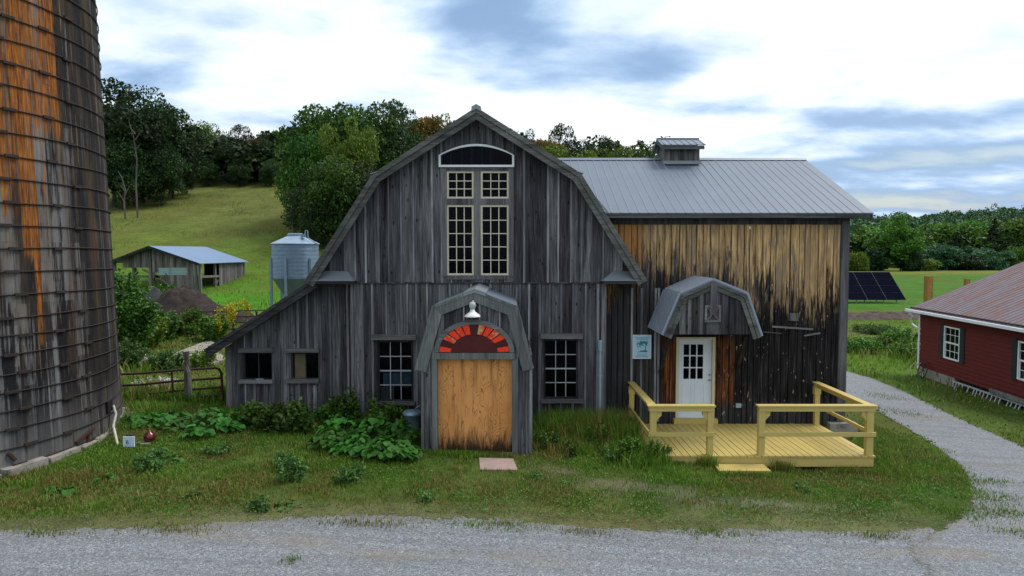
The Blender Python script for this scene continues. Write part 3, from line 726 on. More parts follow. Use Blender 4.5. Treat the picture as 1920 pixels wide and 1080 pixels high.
dens = sm(-.05, 1.3, y - e_) * (.18 + .82 * sm(.30, .55, pn)) * (1 - .85 * bare * sm(.3, .6, 1 - pn * .5))
lx = np.interp(y, La[:, 1], La[:, 0]); dens = dens * np.where(x > 5, sm(-.15, .6, lx + .35 - x), 1)
stray = (RNG.random(n) < .05 * sm(-.7, 0, y - e_)) & (x < 7)
k = ((RNG.random(n) < dens) | stray) & ~in_solid(x, y)
x, y = x[k], y[k]
hgt = (.025 + .05 * vnoise(x, y, 1.1, 3) + .035 * RNG.random(len(x))) * (.55 + .45 * sm(0, 1.2, y - edge(x)))
hgt = hgt * (1 + .9 * sm(13.6, 15.8, y))
blades('lawn_grass', x, y, hgt, .009 + .006 * RNG.random(len(x)), M['grass'], 'short patchy green and straw coloured grass between the gravel road and the barn')
def tuft_patch(px, py, rx, ry, n):
    g_ = G(px, py); return g_[0] + RNG.normal(0, rx * .8, n), g_[1] + RNG.normal(0, ry * 1.6, n)
tp_ = [tuft_patch(*a) for a in ((1700, 830, .35, .25, 500), (1745, 845, .3, .15, 350), (1830, 930, .5, .22, 900), (1790, 960, .45, .15, 700), (1880, 965, .4, .12, 350), (1850, 905, .4, .1, 250), (1690, 775, .5, .25, 300), (1660, 745, .5, .3, 300), (1760, 880, .25, .12, 200), (1625, 760, .3, .3, 250),
     (545, 1053, .08, .05, 60), (1640, 1008, .3, .05, 160), (930, 985, .5, .08, 300), (330, 995, .4, .06, 250), (690, 985, .5, .06, 250), (1330, 1003, .5, .06, 260), (1100, 1000, .3, .05, 150), (1900, 1000, .3, .06, 120), (90, 1003, .3, .05, 120))]
x = np.concatenate([t[0] for t in tp_]); y = np.concatenate([t[1] for t in tp_])
blades('drive_tufts', x, y, RNG.uniform(.03, .085, len(x)), .010 + .006 * RNG.random(len(x)), M['grass'], 'ragged tufts of grass growing through the gravel')
# clover and plantain leaves low in the lawn
n = 60000; x = RNG.uniform(-13, 9.5, n); y = 10.2 + RNG.random(n) * 7
k = ~in_solid(x, y) & (y > edge(x) + .15) & (vnoise(x, y, .45, 21) * .5 + vnoise(x, y, 1.6, 22) * .5 > .53) & ((x < 5) | (x < np.interp(y, La[:, 1], La[:, 0]) + .2))
x, y = x[k], y[k]; c = np.stack([x, y, gz(x, y) + RNG.uniform(.02, .075, len(x))], -1)
n_ = len(x); nrm = RNG.normal(size=(n_, 3)) * .45; nrm[:, 2] += 1; nrm /= np.linalg.norm(nrm, axis=1)[:, None]
t_ = RNG.normal(size=(n_, 3)); t_ -= nrm * (t_ * nrm).sum(1)[:, None]; t_ /= np.linalg.norm(t_, axis=1)[:, None]; b_ = np.cross(nrm, t_); sz = RNG.uniform(.010, .026, n_)[:, None]
o = npmesh('clover', np.stack([c - t_ * sz, c + b_ * sz * .7, c + t_ * sz, c - b_ * sz * .7], 1).reshape(-1, 3), np.arange(n_ * 4).reshape(-1, 4), RNG.random(n_), M['leafclover']); tag(o, 'low clover and plantain leaves spread through the lawn', 'ground cover', None, 'stuff')
# taller rough grass: against the walls, right of the porch, by the deck, by the silo
def tall(cxy, rad, n, h0, h1):
    xx = cxy[0] + RNG.normal(0, rad[0] * .5, n); yy = cxy[1] + RNG.normal(0, rad[1] * .5, n)
    return xx, yy, RNG.uniform(h0, h1, n)
T_ = [tall((1.7, 16.0), (1.2, .7), 9000, .35, .8), tall((2.55, 15.9), (.7, .9), 3500, .4, .95), tall((1.2, 15.2), (1.3, .7), 5000, .15, .4), tall((2.7, 14.5), (.5, .7), 2500, .2, .5),
      tall((-4.5, 16.3), (2.6, .5), 5000, .15, .35), tall((3.1, 14.35), (.25, .2), 350, .2, .4), tall((4.2, 14.3), (.2, .12), 350, .15, .4), tall((5.75, 14.3), (.25, .12), 400, .15, .38),
      tall((7.2, 14.25), (.5, .14), 600, .1, .25), tall((8.1, 15.3), (.5, 1.2), 3000, .1, .28), tall((-9.0, 15.6), (.7, 1.5), 2500, .12, .35), tall((5.0, 13.75), (.7, .12), 700, .1, .2),
      tall((-8.2, 11.9), (2.6, .5), 3500, .08, .2), tall((9.2, 17.5), (.5, 1.5), 1200, .1, .25), tall((-.9, 13.9), (1.6, .3), 1200, .06, .16)]
x = np.concatenate([t[0] for t in T_]); y = np.concatenate([t[1] for t in T_]); h = np.concatenate([t[2] for t in T_])
k = ~in_solid(x, y) & ~((x > 9) & (y > 16.8) & on_gravel(x, y)); x, y, h = x[k], y[k], h[k]
h = h * .82
blades('tall_grass', x, y, h, .010 + .008 * RNG.random(len(x)), M['tallgrass'], 'tall uncut grass standing against the barn wall and the deck', .38)
# rough verge and field grass further off
n = 130000
x = RNG.uniform(-30, 30, n); y = RNG.uniform(17.2, 62, n)
yy_ = 17.2 + (118 - 17.2) * RNG.random(n) ** 1.25; y = yy_; x = RNG.uniform(-.8, .8, n) * y
k = ~in_solid(x, y) & ~on_gravel(x, y) & (np.abs(x) < y * .80 + 1) & ((y < 62) | (x < 0)) & ~((x > 15.3) & (y < 31) & (x - 18.3 > (y - 30.5) * .0992 - .1)) & ((x < -6) | (x > 8)) & (RNG.random(n) < .35 + .65 * sm(.35, .6, vnoise(x, y, 2.2, 5)))
k &= ~((x > 8) & (np.abs(y - 57) < 2.4)) & ~((x > -28.1) & (x < -21.9) & (y > 48) & (y < 56))
x, y = x[k], y[k]
rough = vnoise(x, y, 3.0, 8)
h = (.10 + .38 * sm(.45, .9, rough)) * RNG.uniform(.6, 1.2, len(x)) * np.where((x < 8) & (y > 40), .7, 1.0) * np.where(x > 0, np.where((y > 24) & (y < 46), 1.25, .55), 1.0)
blades('rough_grass', x, y, h, .03 + .03 * RNG.random(len(x)), M['tallgrass'], 'rough pasture grass beyond the gate and across the drive')

def cards(c, size, rng, up=.35, asp=.6):
    """rhombus leaves at points c (n,3)"""
    n = len(c); nrm = rng.normal(size=(n, 3)); nrm[:, 2] += up * 2; nrm /= np.linalg.norm(nrm, axis=1)[:, None]
    t = rng.normal(size=(n, 3)); t -= nrm * (t * nrm).sum(1)[:, None]; t /= np.linalg.norm(t, axis=1)[:, None]; b = np.cross(nrm, t)
    s = (size * rng.uniform(.6, 1.3, n))[:, None]
    V = np.stack([c - t * s, c + b * s * asp, c + t * s, c - b * s * asp], 1).reshape(-1, 3)
    return V, np.arange(n * 4).reshape(-1, 4)
def lobes_cloud(rng, H, R, z0, nl, n, prof='round'):
    """points on the skins of many overlapping lobes; returns pts, lobe id, lobe centres"""
    cs = []; rs = []
    while len(cs) < nl:
        if prof == 'cone':
            t = rng.random() ** .8; rr = R * (1 - t) * rng.uniform(.45, .95); a = rng.uniform(0, 2 * pi); cs.append((rr * cos(a), rr * sin(a), z0 + t * (H - z0) * .97)); rs.append(R * rng.uniform(.13, .24) * (1.15 - t))
            continue
        d = rng.normal(size=3); d /= np.linalg.norm(d); k = rng.uniform(.35, .92)
        zz = .5 + .5 * d[2] * k; wide = 1.0 if prof == 'round' else (.75 + .35 * sin(zz * pi))
        cs.append((R * d[0] * k * wide, R * d[1] * k * wide, z0 + (H - z0) * zz * .93)); rs.append(R * rng.uniform(.20, .36))
    cs = np.array(cs); rs = np.array(rs)
    p = rs ** 2 / (rs ** 2).sum(); li = rng.choice(nl, n, p=p)
    d = rng.normal(size=(n, 3)); d[:, 2] = np.where(d[:, 2] < 0, d[:, 2] * .55, d[:, 2]); d /= np.linalg.norm(d, axis=1)[:, None]
    flat = .75 if prof != 'cone' else .30
    q = cs[li] + d * rs[li][:, None] * rng.uniform(.72, 1.1, n)[:, None] * np.array([1.12, 1.12, flat])
    q[:, 2] = np.maximum(q[:, 2], z0 * .55)
    return q, li, cs, rs
def make_tree(name, seed, H, R, z0, nl, n, size, mat, label, cat='tree', prof='round', trunk=None, trunkr=.3, bark='bark', group=None, part='crown'):
    rng = np.random.default_rng(seed); r = root(name, label, cat, (0, 0, 0), group)
    q, li, cs, rs = lobes_cloud(rng, H, R, z0, nl, n, prof)
    V, Fq = cards(q, size, rng)
    tone = rng.random(nl); rv = np.clip(tone[li] * .55 + rng.random(n) * .45, 0, 1)
    mesh = npmesh(part, V, Fq, rv, M[mat], r)
    mb = MB(); top = H * .82 if prof != 'cone' else H * .97
    mb.tube([(0, 0, -.4), (rng.normal(0, .05) * R, rng.normal(0, .05) * R, top * .35), (rng.normal(0, .08) * R, 0, top * .7), (0, 0, top)], [trunkr * 1.2, trunkr, trunkr * .6, trunkr * .15], 7)
    for c, rr in list(zip(cs, rs))[:min(nl, 16)]:
        b = (0, 0, max(z0 * .6, c[2] * .55)); m_ = ((c[0]) * .5, c[1] * .5, (b[2] + c[2]) / 2 - .05 * H * .2)
        mb.tube([b, m_, tuple(c)], [trunkr * .45, trunkr * .28, trunkr * .08], 5)
    build(mb, 'trunk' if trunk is None else trunk, M[bark], r)
    r['_top'] = float(np.percentile(q[:, 2], 99.7)); return r
def copy_tree(o, loc, s=1.0, rz=0.0, label=None, sz=None):
    c = o.copy(); COL.objects.link(c); c.location = loc; c.scale = (s, s, sz or s); c.rotation_euler = (0, 0, rz)
    if label: c['label'] = label
    for ch in list(o.children):
        d = ch.copy(); COL.objects.link(d); d.parent = c
    return c
class Proto:
    """first use moves the prototype itself, later uses copy it"""
    def __init__(s, r, H): s.r = r; s.H = r['_top']; del r['_top']; s.used = False
    def put(s, loc, H, rz, label, wide=1.0):
        k = H / s.H
        if not s.used:
            s.used = True; s.r.location = loc; s.r.scale = (k * wide, k * wide, k); s.r.rotation_euler = (0, 0, rz); s.r['label'] = label; return s.r
        return copy_tree(s.r, loc, k * wide, rz, label, k)

# ------------------------------------------------------------------ trees
GRP = 'trees along the top of the hill meadow'
PR = {
 'dark1': Proto(make_tree('hill_tree', 1, 17, 6.5, 1.0, 80, 17000, .24, 'leafdark', '', group=GRP), 17),
 'dark2': Proto(make_tree('hill_tree', 2, 17, 6.0, .8, 70, 15000, .25, 'leafdark', '', prof='tall', group=GRP), 17),
 'mid': Proto(make_tree('hill_tree', 3, 15, 6.5, .3, 85, 18000, .23, 'leafmid', '', group=GRP), 15),
 'autumn': Proto(make_tree('hill_tree', 4, 14, 5.5, 1.0, 60, 13000, .24, 'leafautumn', '', group=GRP), 14),
 'yell': Proto(make_tree('hill_tree', 5, 13, 5.5, .8, 60, 13000, .23, 'leafyellow', '', group=GRP), 13),
}
def place(kind, px, topy, Y, label, wide=1.0, sink=0.3):
    xx = X(px, Y, topy); g = gzf(xx, Y) - sink; H = Z(topy, Y) - g
    return PR[kind].put((xx, Y, g), H, RNG.uniform(0, 6.28), label, wide)
ls = [
 ('dark2', 205, 158, 92, 'tall dark tree rising just past the silo edge', 1.0),
 ('dark1', 262, 166, 96, 'dark spreading tree behind the pale dead trunk', .95),
 ('dark2', 320, 200, 100, 'dark tree whose thin upper branches let the sky through', .9),
 ('dark1', 225, 240, 90, 'low dark tree at the foot of the woods nearest the silo', .85),
 ('dark1', 300, 265, 93, 'shorter dark tree with drooping boughs at the meadow corner', .8),
 ('dark2', 348, 300, 104, 'small dark tree leaning out over the meadow edge', .7),
 ('yell', 375, 238, 122, 'tree with a yellowish patch in its crown at the meadow top', .7),
 ('mid', 392, 234, 124, 'rounded green tree crown at the dip of the skyline', .8),
 ('dark1', 428, 262, 118, 'dark rounded tree over the middle of the meadow edge', .8),
 ('dark2', 452, 236, 124, 'dark tree with a knobbly top, highest over the meadow middle', .7),
 ('autumn', 470, 262, 119, 'tree with a rusty brown side at the top of the meadow', .6),
 ('dark1', 492, 252, 124, 'dark tree next to the rusty one at the meadow top', .8),
 ('dark2', 522, 262, 126, 'thin dark tree half hidden behind the big maple group', .8),
 ('dark1', 390, 300, 113, 'low dark tree in the shaded meadow edge below the skyline dip', 1.0),
 ('dark1', 450, 298, 113, 'low dark bushy tree under the knobbly topped one', 1.0),
 ('dark2', 505, 300, 113, 'low dark tree at the meadow edge close to the maple group', 1.0),
 ('dark1', 170, 190, 110, 'dark tree mostly hidden behind the silo', 1.2),
 # the big group behind the barn
 ('mid', 612, 204, 80, 'broad green maple at the outer edge of the big group', .80),
 ('mid', 665, 200, 84, 'tallest broad green maple behind the barn', .80),
 ('dark1', 712, 204, 84, 'dark green maple between the broad ones and the barn roof', .75),
 ('yell', 655, 232, 73, 'yellow green tree glowing in the middle of the maple group', .45),
 ('mid', 582, 252, 76, 'green maple bulging over the meadow side of the group', .60),
 ('dark1', 578, 318, 71, 'dark lower maple whose skirt hangs over the meadow', .80),
 ('mid', 632, 300, 69, 'green lower maple just above the feed bin', .85),
 ('dark1', 690, 310, 70, 'dark lower tree beside the slope of the gambrel roof', 1.0),
 ('dark1', 610, 345, 68, 'dark skirt tree low over the feed bin', .9),
 ('dark2', 742, 196, 88, 'upright dark tree touching the gambrel roof line', .65),
 ('autumn', 795, 220, 92, 'orange tinted tree above the gambrel roof slope', .75),
 ('autumn', 752, 262, 86, 'smaller orange brown tree low beside the gambrel slope', .55),
 ('yell', 838, 222, 98, 'yellowing tree right at the roof slope below the peak', .5),
 ('mid', 765, 290, 82, 'green tree low beside the gambrel slope', .8),
 ('dark2', 950, 240, 118, 'dark thin tree just past the gambrel peak', .5),
 ('dark1', 990, 246, 124, 'small dark tree top over the far roof slope', .5),
 ('autumn', 1020, 262, 104, 'orange brown tree over the start of the metal roof', .9),
 ('dark2', 1055, 236, 112, 'open crowned green tree, tallest over the metal roof', .55),
 ('yell', 1060, 276, 98, 'yellow green tree resting on the metal roof ridge line', .8),
 ('dark1', 1100, 268, 118, 'dark tree in the middle of the row over the metal roof', .6),
 ('dark2', 1135, 262, 122, 'pair-topped dark tree over the metal roof ridge', .6),
 ('yell', 1150, 284, 108, 'low yellow green tree along the metal roof ridge', .8),
 ('mid', 1180, 280, 116, 'low green tree sinking behind the ridge near the cupola', .7),
 ('yell', 1205, 288, 112, 'last yellow green tree before the cupola', .6),
 ('dark1', 1222, 272, 128, 'small dark tree touching the side of the cupola', .5),
]
for a in ls: place(*a)
# wood behind, filling the gaps between the hill trees
def forest_mesh(name, pts, Hs, Rs, per, size, mat, label, seed=3):
    rng = np.random.default_rng(seed); Vs = []; tone = []
    for (x_, y_), H_, R_ in zip(pts, Hs, Rs):
        g = gzf(x_, y_); nl = 7; d = rng.normal(size=(per, 3)); d /= np.linalg.norm(d, axis=1)[:, None]; d[:, 2] = np.abs(d[:, 2]) * 1.1 - .25
        lc = rng.normal(size=(nl, 3)) * np.array([R_ * .42, R_ * .42, H_ * .16]); li = rng.integers(0, nl, per)
        q = np.array([x_, y_, g + H_ * .62]) + lc[li] + d * np.array([R_ * .62, R_ * .62, H_ * .33]) * rng.uniform(.75, 1.05, per)[:, None]
        Vs.append(q); t = rng.random() * .5; tone.append(np.clip(t + rng.random(per) * .35 + rng.random(nl)[li] * .2, 0, 1))
    q = np.concatenate(Vs); V, Fq = cards(q, size, rng, .6, .8)
    o = npmesh(name, V, Fq, np.concatenate(tone), M[mat]); return tag(o, label, 'woodland', None, 'stuff')
pts = []; Hs = []; Rs = []
for i in range(150):
    Y_ = RNG.uniform(116, 134); px = RNG.uniform(100, 1250); xx = (px - 960) / F * Y_; pts.append((xx, Y_))
    Hs.append(max(4.0, Z(float(np.interp(px, [100, 320, 350, 520, 560, 900, 1000, 1100, 1240], [200, 215, 264, 276, 240, 250, 274, 286, 302])), Y_) - gzf(xx, Y_)) * RNG.uniform(.86, 1.02)); Rs.append(RNG.uniform(3.5, 5))
forest_mesh('hill_woods', pts, Hs, Rs, 900, .42, 'leafdark', 'dark mass of woods on the crest behind the front hill trees', 4)
# pale dead trunks at the edge of the woods
def dead_tree(px, topy, basey, Y, label, fork=False):
    xx, zz = X(px, Y), Z(topy, Y); b = X(px + 7, Y); g = gzf(b, Y) - .2
    mb = MB(); h_ = zz - g
    mb.tube([(b, Y, g), (b - .1, Y, g + h_ * .35), (b + .1, Y, g + h_ * .6), (xx + .2, Y, g + h_ * .85), (xx - .3, Y, zz)], [.12, .11, .09, .06, .02], 6)
    for k_, (f, dx, dz) in enumerate([(.8, .9, 1.2), (.86, -.8, .9), (.7, .7, .8)] if not fork else [(.35, -.9, 1.5), (.5, .8, 1.4), (.6, -.6, .7)]):
        mb.tube([(b, Y, g + h_ * f), (b + dx * .5, Y, g + h_ * f + dz * .6), (b + dx, Y, g + h_ * f + dz)], [.07, .05, .02], 5)
    solo(mb, 'dead_tree', M['deadbark'], label, 'tree', (b, Y, g + .2))
dead_tree(255, 225, 385, 84, 'tall bare pale trunk standing against the dark woods')
dead_tree(232, 320, 388, 83, 'short forked pale dead tree at the foot of the dark woods', True)

# right side: tree line behind the field
PF = {
 'big': Proto(make_tree('field_tree', 21, 20, 6.0, 1.0, 70, 12000, .36, 'leafbright', '', prof='tall', group=None), 20),
 'mid': Proto(make_tree('field_tree', 22, 12, 6, 0.5, 50, 5500, .42, 'leafmid', '', group='trees along the far edge of the field'), 12),
 'bright': Proto(make_tree('field_tree', 23, 12, 6.5, 0.3, 50, 5500, .42, 'leafbright', '', group='trees along the far edge of the field'), 12),
 'blue': Proto(make_tree('field_shrub', 24, 6, 5, 0.1, 36, 4500, .34, 'leafblue', '', 'shrub', group='shrubs along the far edge of the field', trunkr=.15), 6),
 'dark': Proto(make_tree('field_shrub', 25, 6, 4.5, 0.1, 36, 4500, .34, 'leafpine', '', 'shrub', group='shrubs along the far edge of the field', trunkr=.15), 6),
 'yell': Proto(make_tree('field_shrub', 26, 4, 4.5, 0.1, 30, 3000, .30, 'leafyellow', '', 'shrub', group='shrubs along the far edge of the field', trunkr=.12), 4),
 'pine': Proto(make_tree('pine_tree', 27, 16, 5, 1.0, 90, 6000, .38, 'leafpine', '', 'tree', prof='cone', group='pines behind the field'), 16),
}
def placef(kind, px, topy, Y, label, wide=1.0):
    xx = X(px, Y, topy); g = gzf(xx, Y) - .3; H = Z(topy, Y) - g
    return PF[kind].put((xx, Y, g), H, RNG.uniform(0, 6.28), label, wide)
Yf = 205
for a in [
 ('big', 1691, 401, 198, 'tall pointed bright green tree standing forward at the field edge', .95),
 ('mid', 1652, 440, 203, 'small rounded green tree beside the tall pointed one', .8),
 ('mid', 1612, 428, 222, 'green tree just clear of the barn corner', 1.0), ('bright', 1635, 424, 245, 'bright green tree behind the barn corner trees', 1.0),
 ('mid', 1665, 418, 260, 'green tree crown peeping behind the tall pointed tree', 1.0), ('dark', 1630, 468, 200, 'dark low bush between the barn corner and the solar panels', 1.1),
 ('yell', 1600, 474, 196, 'pale yellow green bush next to the barn corner', .6), ('dark', 1706, 474, 197, 'dark bush at the foot of the tall pointed tree', .9),
 ('blue', 1763, 461, 205, 'rounded blue green shrub in the middle of the field edge', 1.0), ('dark', 1806, 478, 203, 'wide olive dark shrub nearest the red roof', 1.3),
 ('yell', 1734, 486, 200, 'low yellow shrub at the field edge', 1.0), ('blue', 1820, 464, 215, 'blue green shrub behind the olive one', 1.1),
 ('blue', 1855, 470, 207, 'blue green shrub over the red roof slope', 1.1), ('blue', 1745, 462, 225, 'blue green shrub behind the low yellow one', 1.3),
 ('mid', 1890, 474, 206, 'green bush just above the red roof ridge', .7), ('bright', 1912, 462, 215, 'bright bush at the end of the red roof ridge', .7),
 ('bright', 1775, 420, 255, 'light green tree in the second row beyond the field', 1.1), ('mid', 1740, 426, 250, 'green tree behind the tall pointed one, second row', 1.0),
 ('mid', 1810, 424, 252, 'green tree at the centre of the second row', 1.0), ('pine', 1866, 410, 240, 'dark layered pine rising above the shrubs', 1.1),
 ('pine', 1795, 436, 238, 'dark pine with low boughs behind the olive shrub', 1.2), ('bright', 1838, 416, 268, 'light green tree next to the layered pine', 1.0),
 ('bright', 1905, 412, 262, 'pale green tree at the edge of view above the red roof', 1.0), ('pine', 1895, 436, 232, 'shorter dark pine above the red roof ridge', 1.1),
 ('mid', 1708, 432, 240, 'green tree close behind the tall pointed tree', 1.0), ('pine', 1768, 442, 236, 'small dark pine over the blue green shrub', 1.1)]:
    placef(*a)
PF['big'].r['category'] = 'tree'
pts = []; Hs = []; Rs = []
for i in range(1500):
    Y_ = 270 + 760 * RNG.random() ** 1.2; px = RNG.uniform(1480, 2080); xx = (px - 960) / F * Y_
    pts.append((xx, Y_)); Hs.append(RNG.uniform(11, 17)); Rs.append(RNG.uniform(4.5, 7.5))
for i in range(90):
    Y_ = RNG.uniform(205, 320); px = RNG.uniform(1200, 1575); pts.append(((px - 960) / F * Y_, Y_)); Hs.append(RNG.uniform(7, 13)); Rs.append(RNG.uniform(4.5, 7.5))
forest_mesh('far_forest', pts, Hs, Rs, 170, 1.15, 'forest', 'distant wooded ridge closing the view beyond the field', 8)

# ------------------------------------------------------------------ board and batten walls
def boards(zb, zt, x0, x1, y, wr=(.2, .3), opens=(), th=.03, jit=.006, bw=.05, btv=True, batten=None, gap=.004, axis='x'):
    """vertical boards from x0 to x1 in the plane y (front face); zb, zt functions of x. returns boards MB, battens MB"""
    A = MB(); B = MB(); cur = x0; edges = [x0]
    while cur < x1 - wr[0] * .6:
        cur = min(x1, cur + random.uniform(*wr)); edges.append(cur)
    edges[-1] = x1
    oe = sorted({q for o in opens for q in (o[0], o[1]) if x0 < q < x1})
    def col(a, b, yy, tt, rv, mb):
        m_ = (a + b) / 2; spans = [(None, None)]; zs = [(o[2], o[3]) for o in opens if o[0] - 1e-6 <= m_ <= o[1] + 1e-6]
        lo = (zb(a), zb(b)); hi = (zt(a), zt(b)); segs = [(lo, hi)]
        for z0, z1 in sorted(zs):
            s_lo, s_hi = segs.pop()
            segs.append((s_lo, (z0, z0))); segs.append(((z1, z1), s_hi))
        for l_, h_ in segs:
            if (h_[0] + h_[1]) / 2 - (l_[0] + l_[1]) / 2 < .01: continue
            h_ = (max(h_[0], l_[0] + .001), max(h_[1], l_[1] + .001))
            mb.hexa([(a, yy, l_[0]), (b, yy, l_[1]), (b, yy + tt, l_[1]), (a, yy + tt, l_[0]), (a, yy, h_[0]), (b, yy, h_[1]), (b, yy + tt, h_[1]), (a, yy + tt, h_[0])], rv)
    for a, b in zip(edges, edges[1:]):
        rv = random.random(); yy = y + random.uniform(0, jit)
        br = [a] + [q for q in oe if a < q < b] + [b]
        # break long sloping tops at profile knees too
        for p_, q_ in zip(br, br[1:]): col(p_ + (gap if p_ == a else 0), q_, yy, th, rv, A)
    if btv:
        for e in edges[1:-1]:
            w_ = bw * random.uniform(.6, 1.2)
            if random.random() < .12: continue
            d = random.uniform(.016, .026)
            col(e - w_ / 2, e + w_ / 2, y - d, d + .001, random.random(), B)
    return A, B
def poly_fn(pts):
    pts = sorted(pts); xs_ = [p[0] for p in pts]; zs_ = [p[1] for p in pts]
    return lambda x: float(np.interp(x, xs_, zs_))
def rect(px0, px1, py0, py1, Y): 
    return (X(px0, Y, (py0 + py1) / 2), X(px1, Y, (py0 + py1) / 2), Z(py1, Y), Z(py0, Y))

YG, YW, YL, YR = 16.7, 17.2, 17.0, 16.3   # gable wall, side wing wall, lean-to wall, gable rake
barn = root('barn', 'old grey board and batten barn with gambrel gable, lean-to, arched entry porch and metal-roofed wing', 'barn', (.8, 17, 0))

# gambrel outline
go = [P(572, 529, YR), P(700, 327, YR), P(893, 203, YR), P(1088, 326, YR), P(1212, 526, YR)]
def inset(poly, d):
    out = []
    for i, p in enumerate(poly):
        a = Vector(poly[max(i - 1, 0)]); b = Vector(p); c = Vector(poly[min(i + 1, len(poly) - 1)])
        d1 = (b - a).normalized() if i > 0 else (c - b).normalized(); d2 = (c - b).normalized() if i < len(poly) - 1 else d1
        n1 = Vector((d1.y, -d1.x)); n2 = Vector((d2.y, -d2.x)); n_ = (n1 + n2).normalized(); k_ = d / max(.3, n_.dot(n1))
        out.append((b.x + n_.x * k_, b.y + n_.y * k_))
    return out
gi = inset(go, .19); gi2 = inset(go, .07)
# roof planes of the gambrel, running back
mb = MB()
inner = inset(go, .06)
for k in range(4):
    mb.prism([go[k], go[k + 1], inner[k + 1], inner[k]], YR + .05, 27.4)
build(mb, 'roof', M['roof'], barn)
mb = MB(); mb.band(gi2, inset(go, .22), YR, YR + .045); build(mb, 'rake_board', M['rake'], barn)
mb = MB(); mb.band(inset(go, -.02), inset(go, .09), YR - .035, YR + .05); 
build(mb, 'roof_edge_trim', M['rake'], barn)
# ridge cap and knee flashing
mb = MB(); pk = go[2]; mb.prism([(pk[0] - .12, pk[1] - .09), (pk[0] - .11, pk[1] + .03), (pk[0], pk[1] + .09), (pk[0] + .11, pk[1] + .03), (pk[0] + .12, pk[1] - .09), (pk[0], pk[1] - .02)], YR - .06, 27.4)
build(mb, 'ridge_cap', M['flash'], barn)
mb = MB()
for kx, kz, s_ in ((go[1][0], go[1][1], -1), (go[3][0], go[3][1], 1)):
    mb.prism([(kx - .10 * s_, kz + .07), (kx + .07 * s_, kz + .02), (kx + .07 * s_, kz - .0), (kx - .10 * s_, kz + .05)][::1], YR - .05, 27.4)
build(mb, 'knee_flashing', M['flash'], barn)

ztop = poly_fn(inset(go, .12))
zsplit = Z(530, YG)
uo = rect(837, 955, 320, 516, YG)
fan_up = None
xl, xr = X(606, YG), X(1180, YG)
A, B = boards(lambda x: zsplit, lambda x: max(zsplit + .02, ztop(x)), xl, xr, YG - .03, (.2, .32), [uo])
build(A, 'gable_wall', M['wood'], barn); build(B, 'gable_battens', M['batten'], barn)
mb = MB(); mb.box(X(657, YG), X(1137, YG), YG - .045, YG - .03, zsplit - .02, zsplit + .02); build(mb, 'drip_board', M['darkwood'], barn)
# lower wall
lw = [rect(708, 775, 638, 753, YG), rect(1019, 1084, 635, 748, YG)]
wx0, wx1 = X(657, YG), X(1137, YG)
A, B = boards(lambda x: gzf(x, YG) - .15, lambda x: zsplit - .01, wx0, wx1, YG, (.22, .34), lw)
build(A, 'front_wall', M['woodlow'], barn); build(B, 'wall_battens', M['batten'], barn)
mb = MB(); mb.box(wx1 - .12, wx1, YG - .03, YG, gzf(3, YG) - .1, zsplit - .03); mb.box(wx0, wx0 + .07, YG - .03, YG, gzf(-4, YG) - .1, zsplit - .03)
build(mb, 'corner_board', M['trimz'], barn)
# body side and back walls (close the barn so that its windows look into a dark room)
mb = MB(); mb.box(wx0, wx0 + .05, YG + .04, 27, -.8, 3.7); mb.box(wx1 - .05, wx1, YG + .04, 27, -.8, 3.7); mb.box(wx0, wx1, 26.95, 27, -.8, 3.7)
mb.prism([(x_, z_) for x_, z_ in inset(go, .10)], 26.9, 26.94)
mb.box(wx0 + .05, wx1 - .05, YG + .06, 26.9, zsplit + .05, zsplit + .12)
build(mb, 'rear_walls', M['darkwood'], barn)

def window(parent, r, y, cols, rows, frame, munt, fw=.045, mw=.016, pane=None, name='window', depth=.07, recess=.02, sash=None):
    """r=(x0,x1,z0,z1). frame part > muntins, pane as sub-parts"""
    x0, x1, z0, z1 = r
    mb = MB(); ya, yb = y - .02, y + depth
    mb.box(x0, x0 + fw, ya, yb, z0, z1); mb.box(x1 - fw, x1, ya, yb, z0, z1); mb.box(x0 + fw, x1 - fw, ya, yb, z0, z0 + fw); mb.box(x0 + fw, x1 - fw, ya, yb, z1 - fw, z1)
    f = build(mb, name, M[frame], parent)
    mb = MB(); X0, X1, Z0, Z1 = x0 + fw, x1 - fw, z0 + fw, z1 - fw; ym = y + recess
    for i in range(1, cols): c_ = X0 + (X1 - X0) * i / cols; mb.box(c_ - mw / 2, c_ + mw / 2, ym - .012, ym + .012, Z0, Z1)
    for j in range(1, rows):
        c_ = Z0 + (Z1 - Z0) * j / rows; h_ = mw / 2 * (1.8 if sash == j else 1)
        mb.box(X0, X1, ym - .0145, ym + .0145, c_ - h_, c_ + h_)
    build(mb, 'muntins', M[munt], f)
    mb = MB(); mb.box(X0, X1, ym + .016, ym + .020, Z0, Z1, .5)
    build(mb, 'pane', M[pane or 'glass'], f)
    return f
# tall upper window group
mb = MB()
def bar(px0, px1, py0, py1, y0, y1, m=None): 
    q = rect(px0, px1, py0, py1, YG); (m or mb).box(q[0], q[1], y0, y1, q[2], q[3])
bar(829, 838, 316, 518, YG - .055, YG + .02); bar(954, 963, 316, 518, YG - .055, YG + .02); bar(838, 954, 516, 524, YG - .055, YG + .02); bar(838, 954, 314, 321, YG - .055, YG + .02)
bar(888.5, 901.5, 321, 516, YG - .045, YG + .02); bar(838, 888.5, 372.5, 384.5, YG - .045, YG + .02); bar(901.5, 954, 372.5, 384.5, YG - .045, YG + .02)
build(mb, 'window_surround', M['trimz'], barn)
for (a, b_, c_, d_, cc, rr) in ((838, 888.5, 321, 372.5, 3, 3), (901.5, 954, 321, 372.5, 3, 3), (838, 888.5, 384.5, 516, 3, 5), (901.5, 954, 384.5, 516, 3, 5)):
    window(barn, rect(a, b_, c_, d_, YG), YG - .01, cc, rr, 'cream', 'cream', .045, .022, 'glassdark')
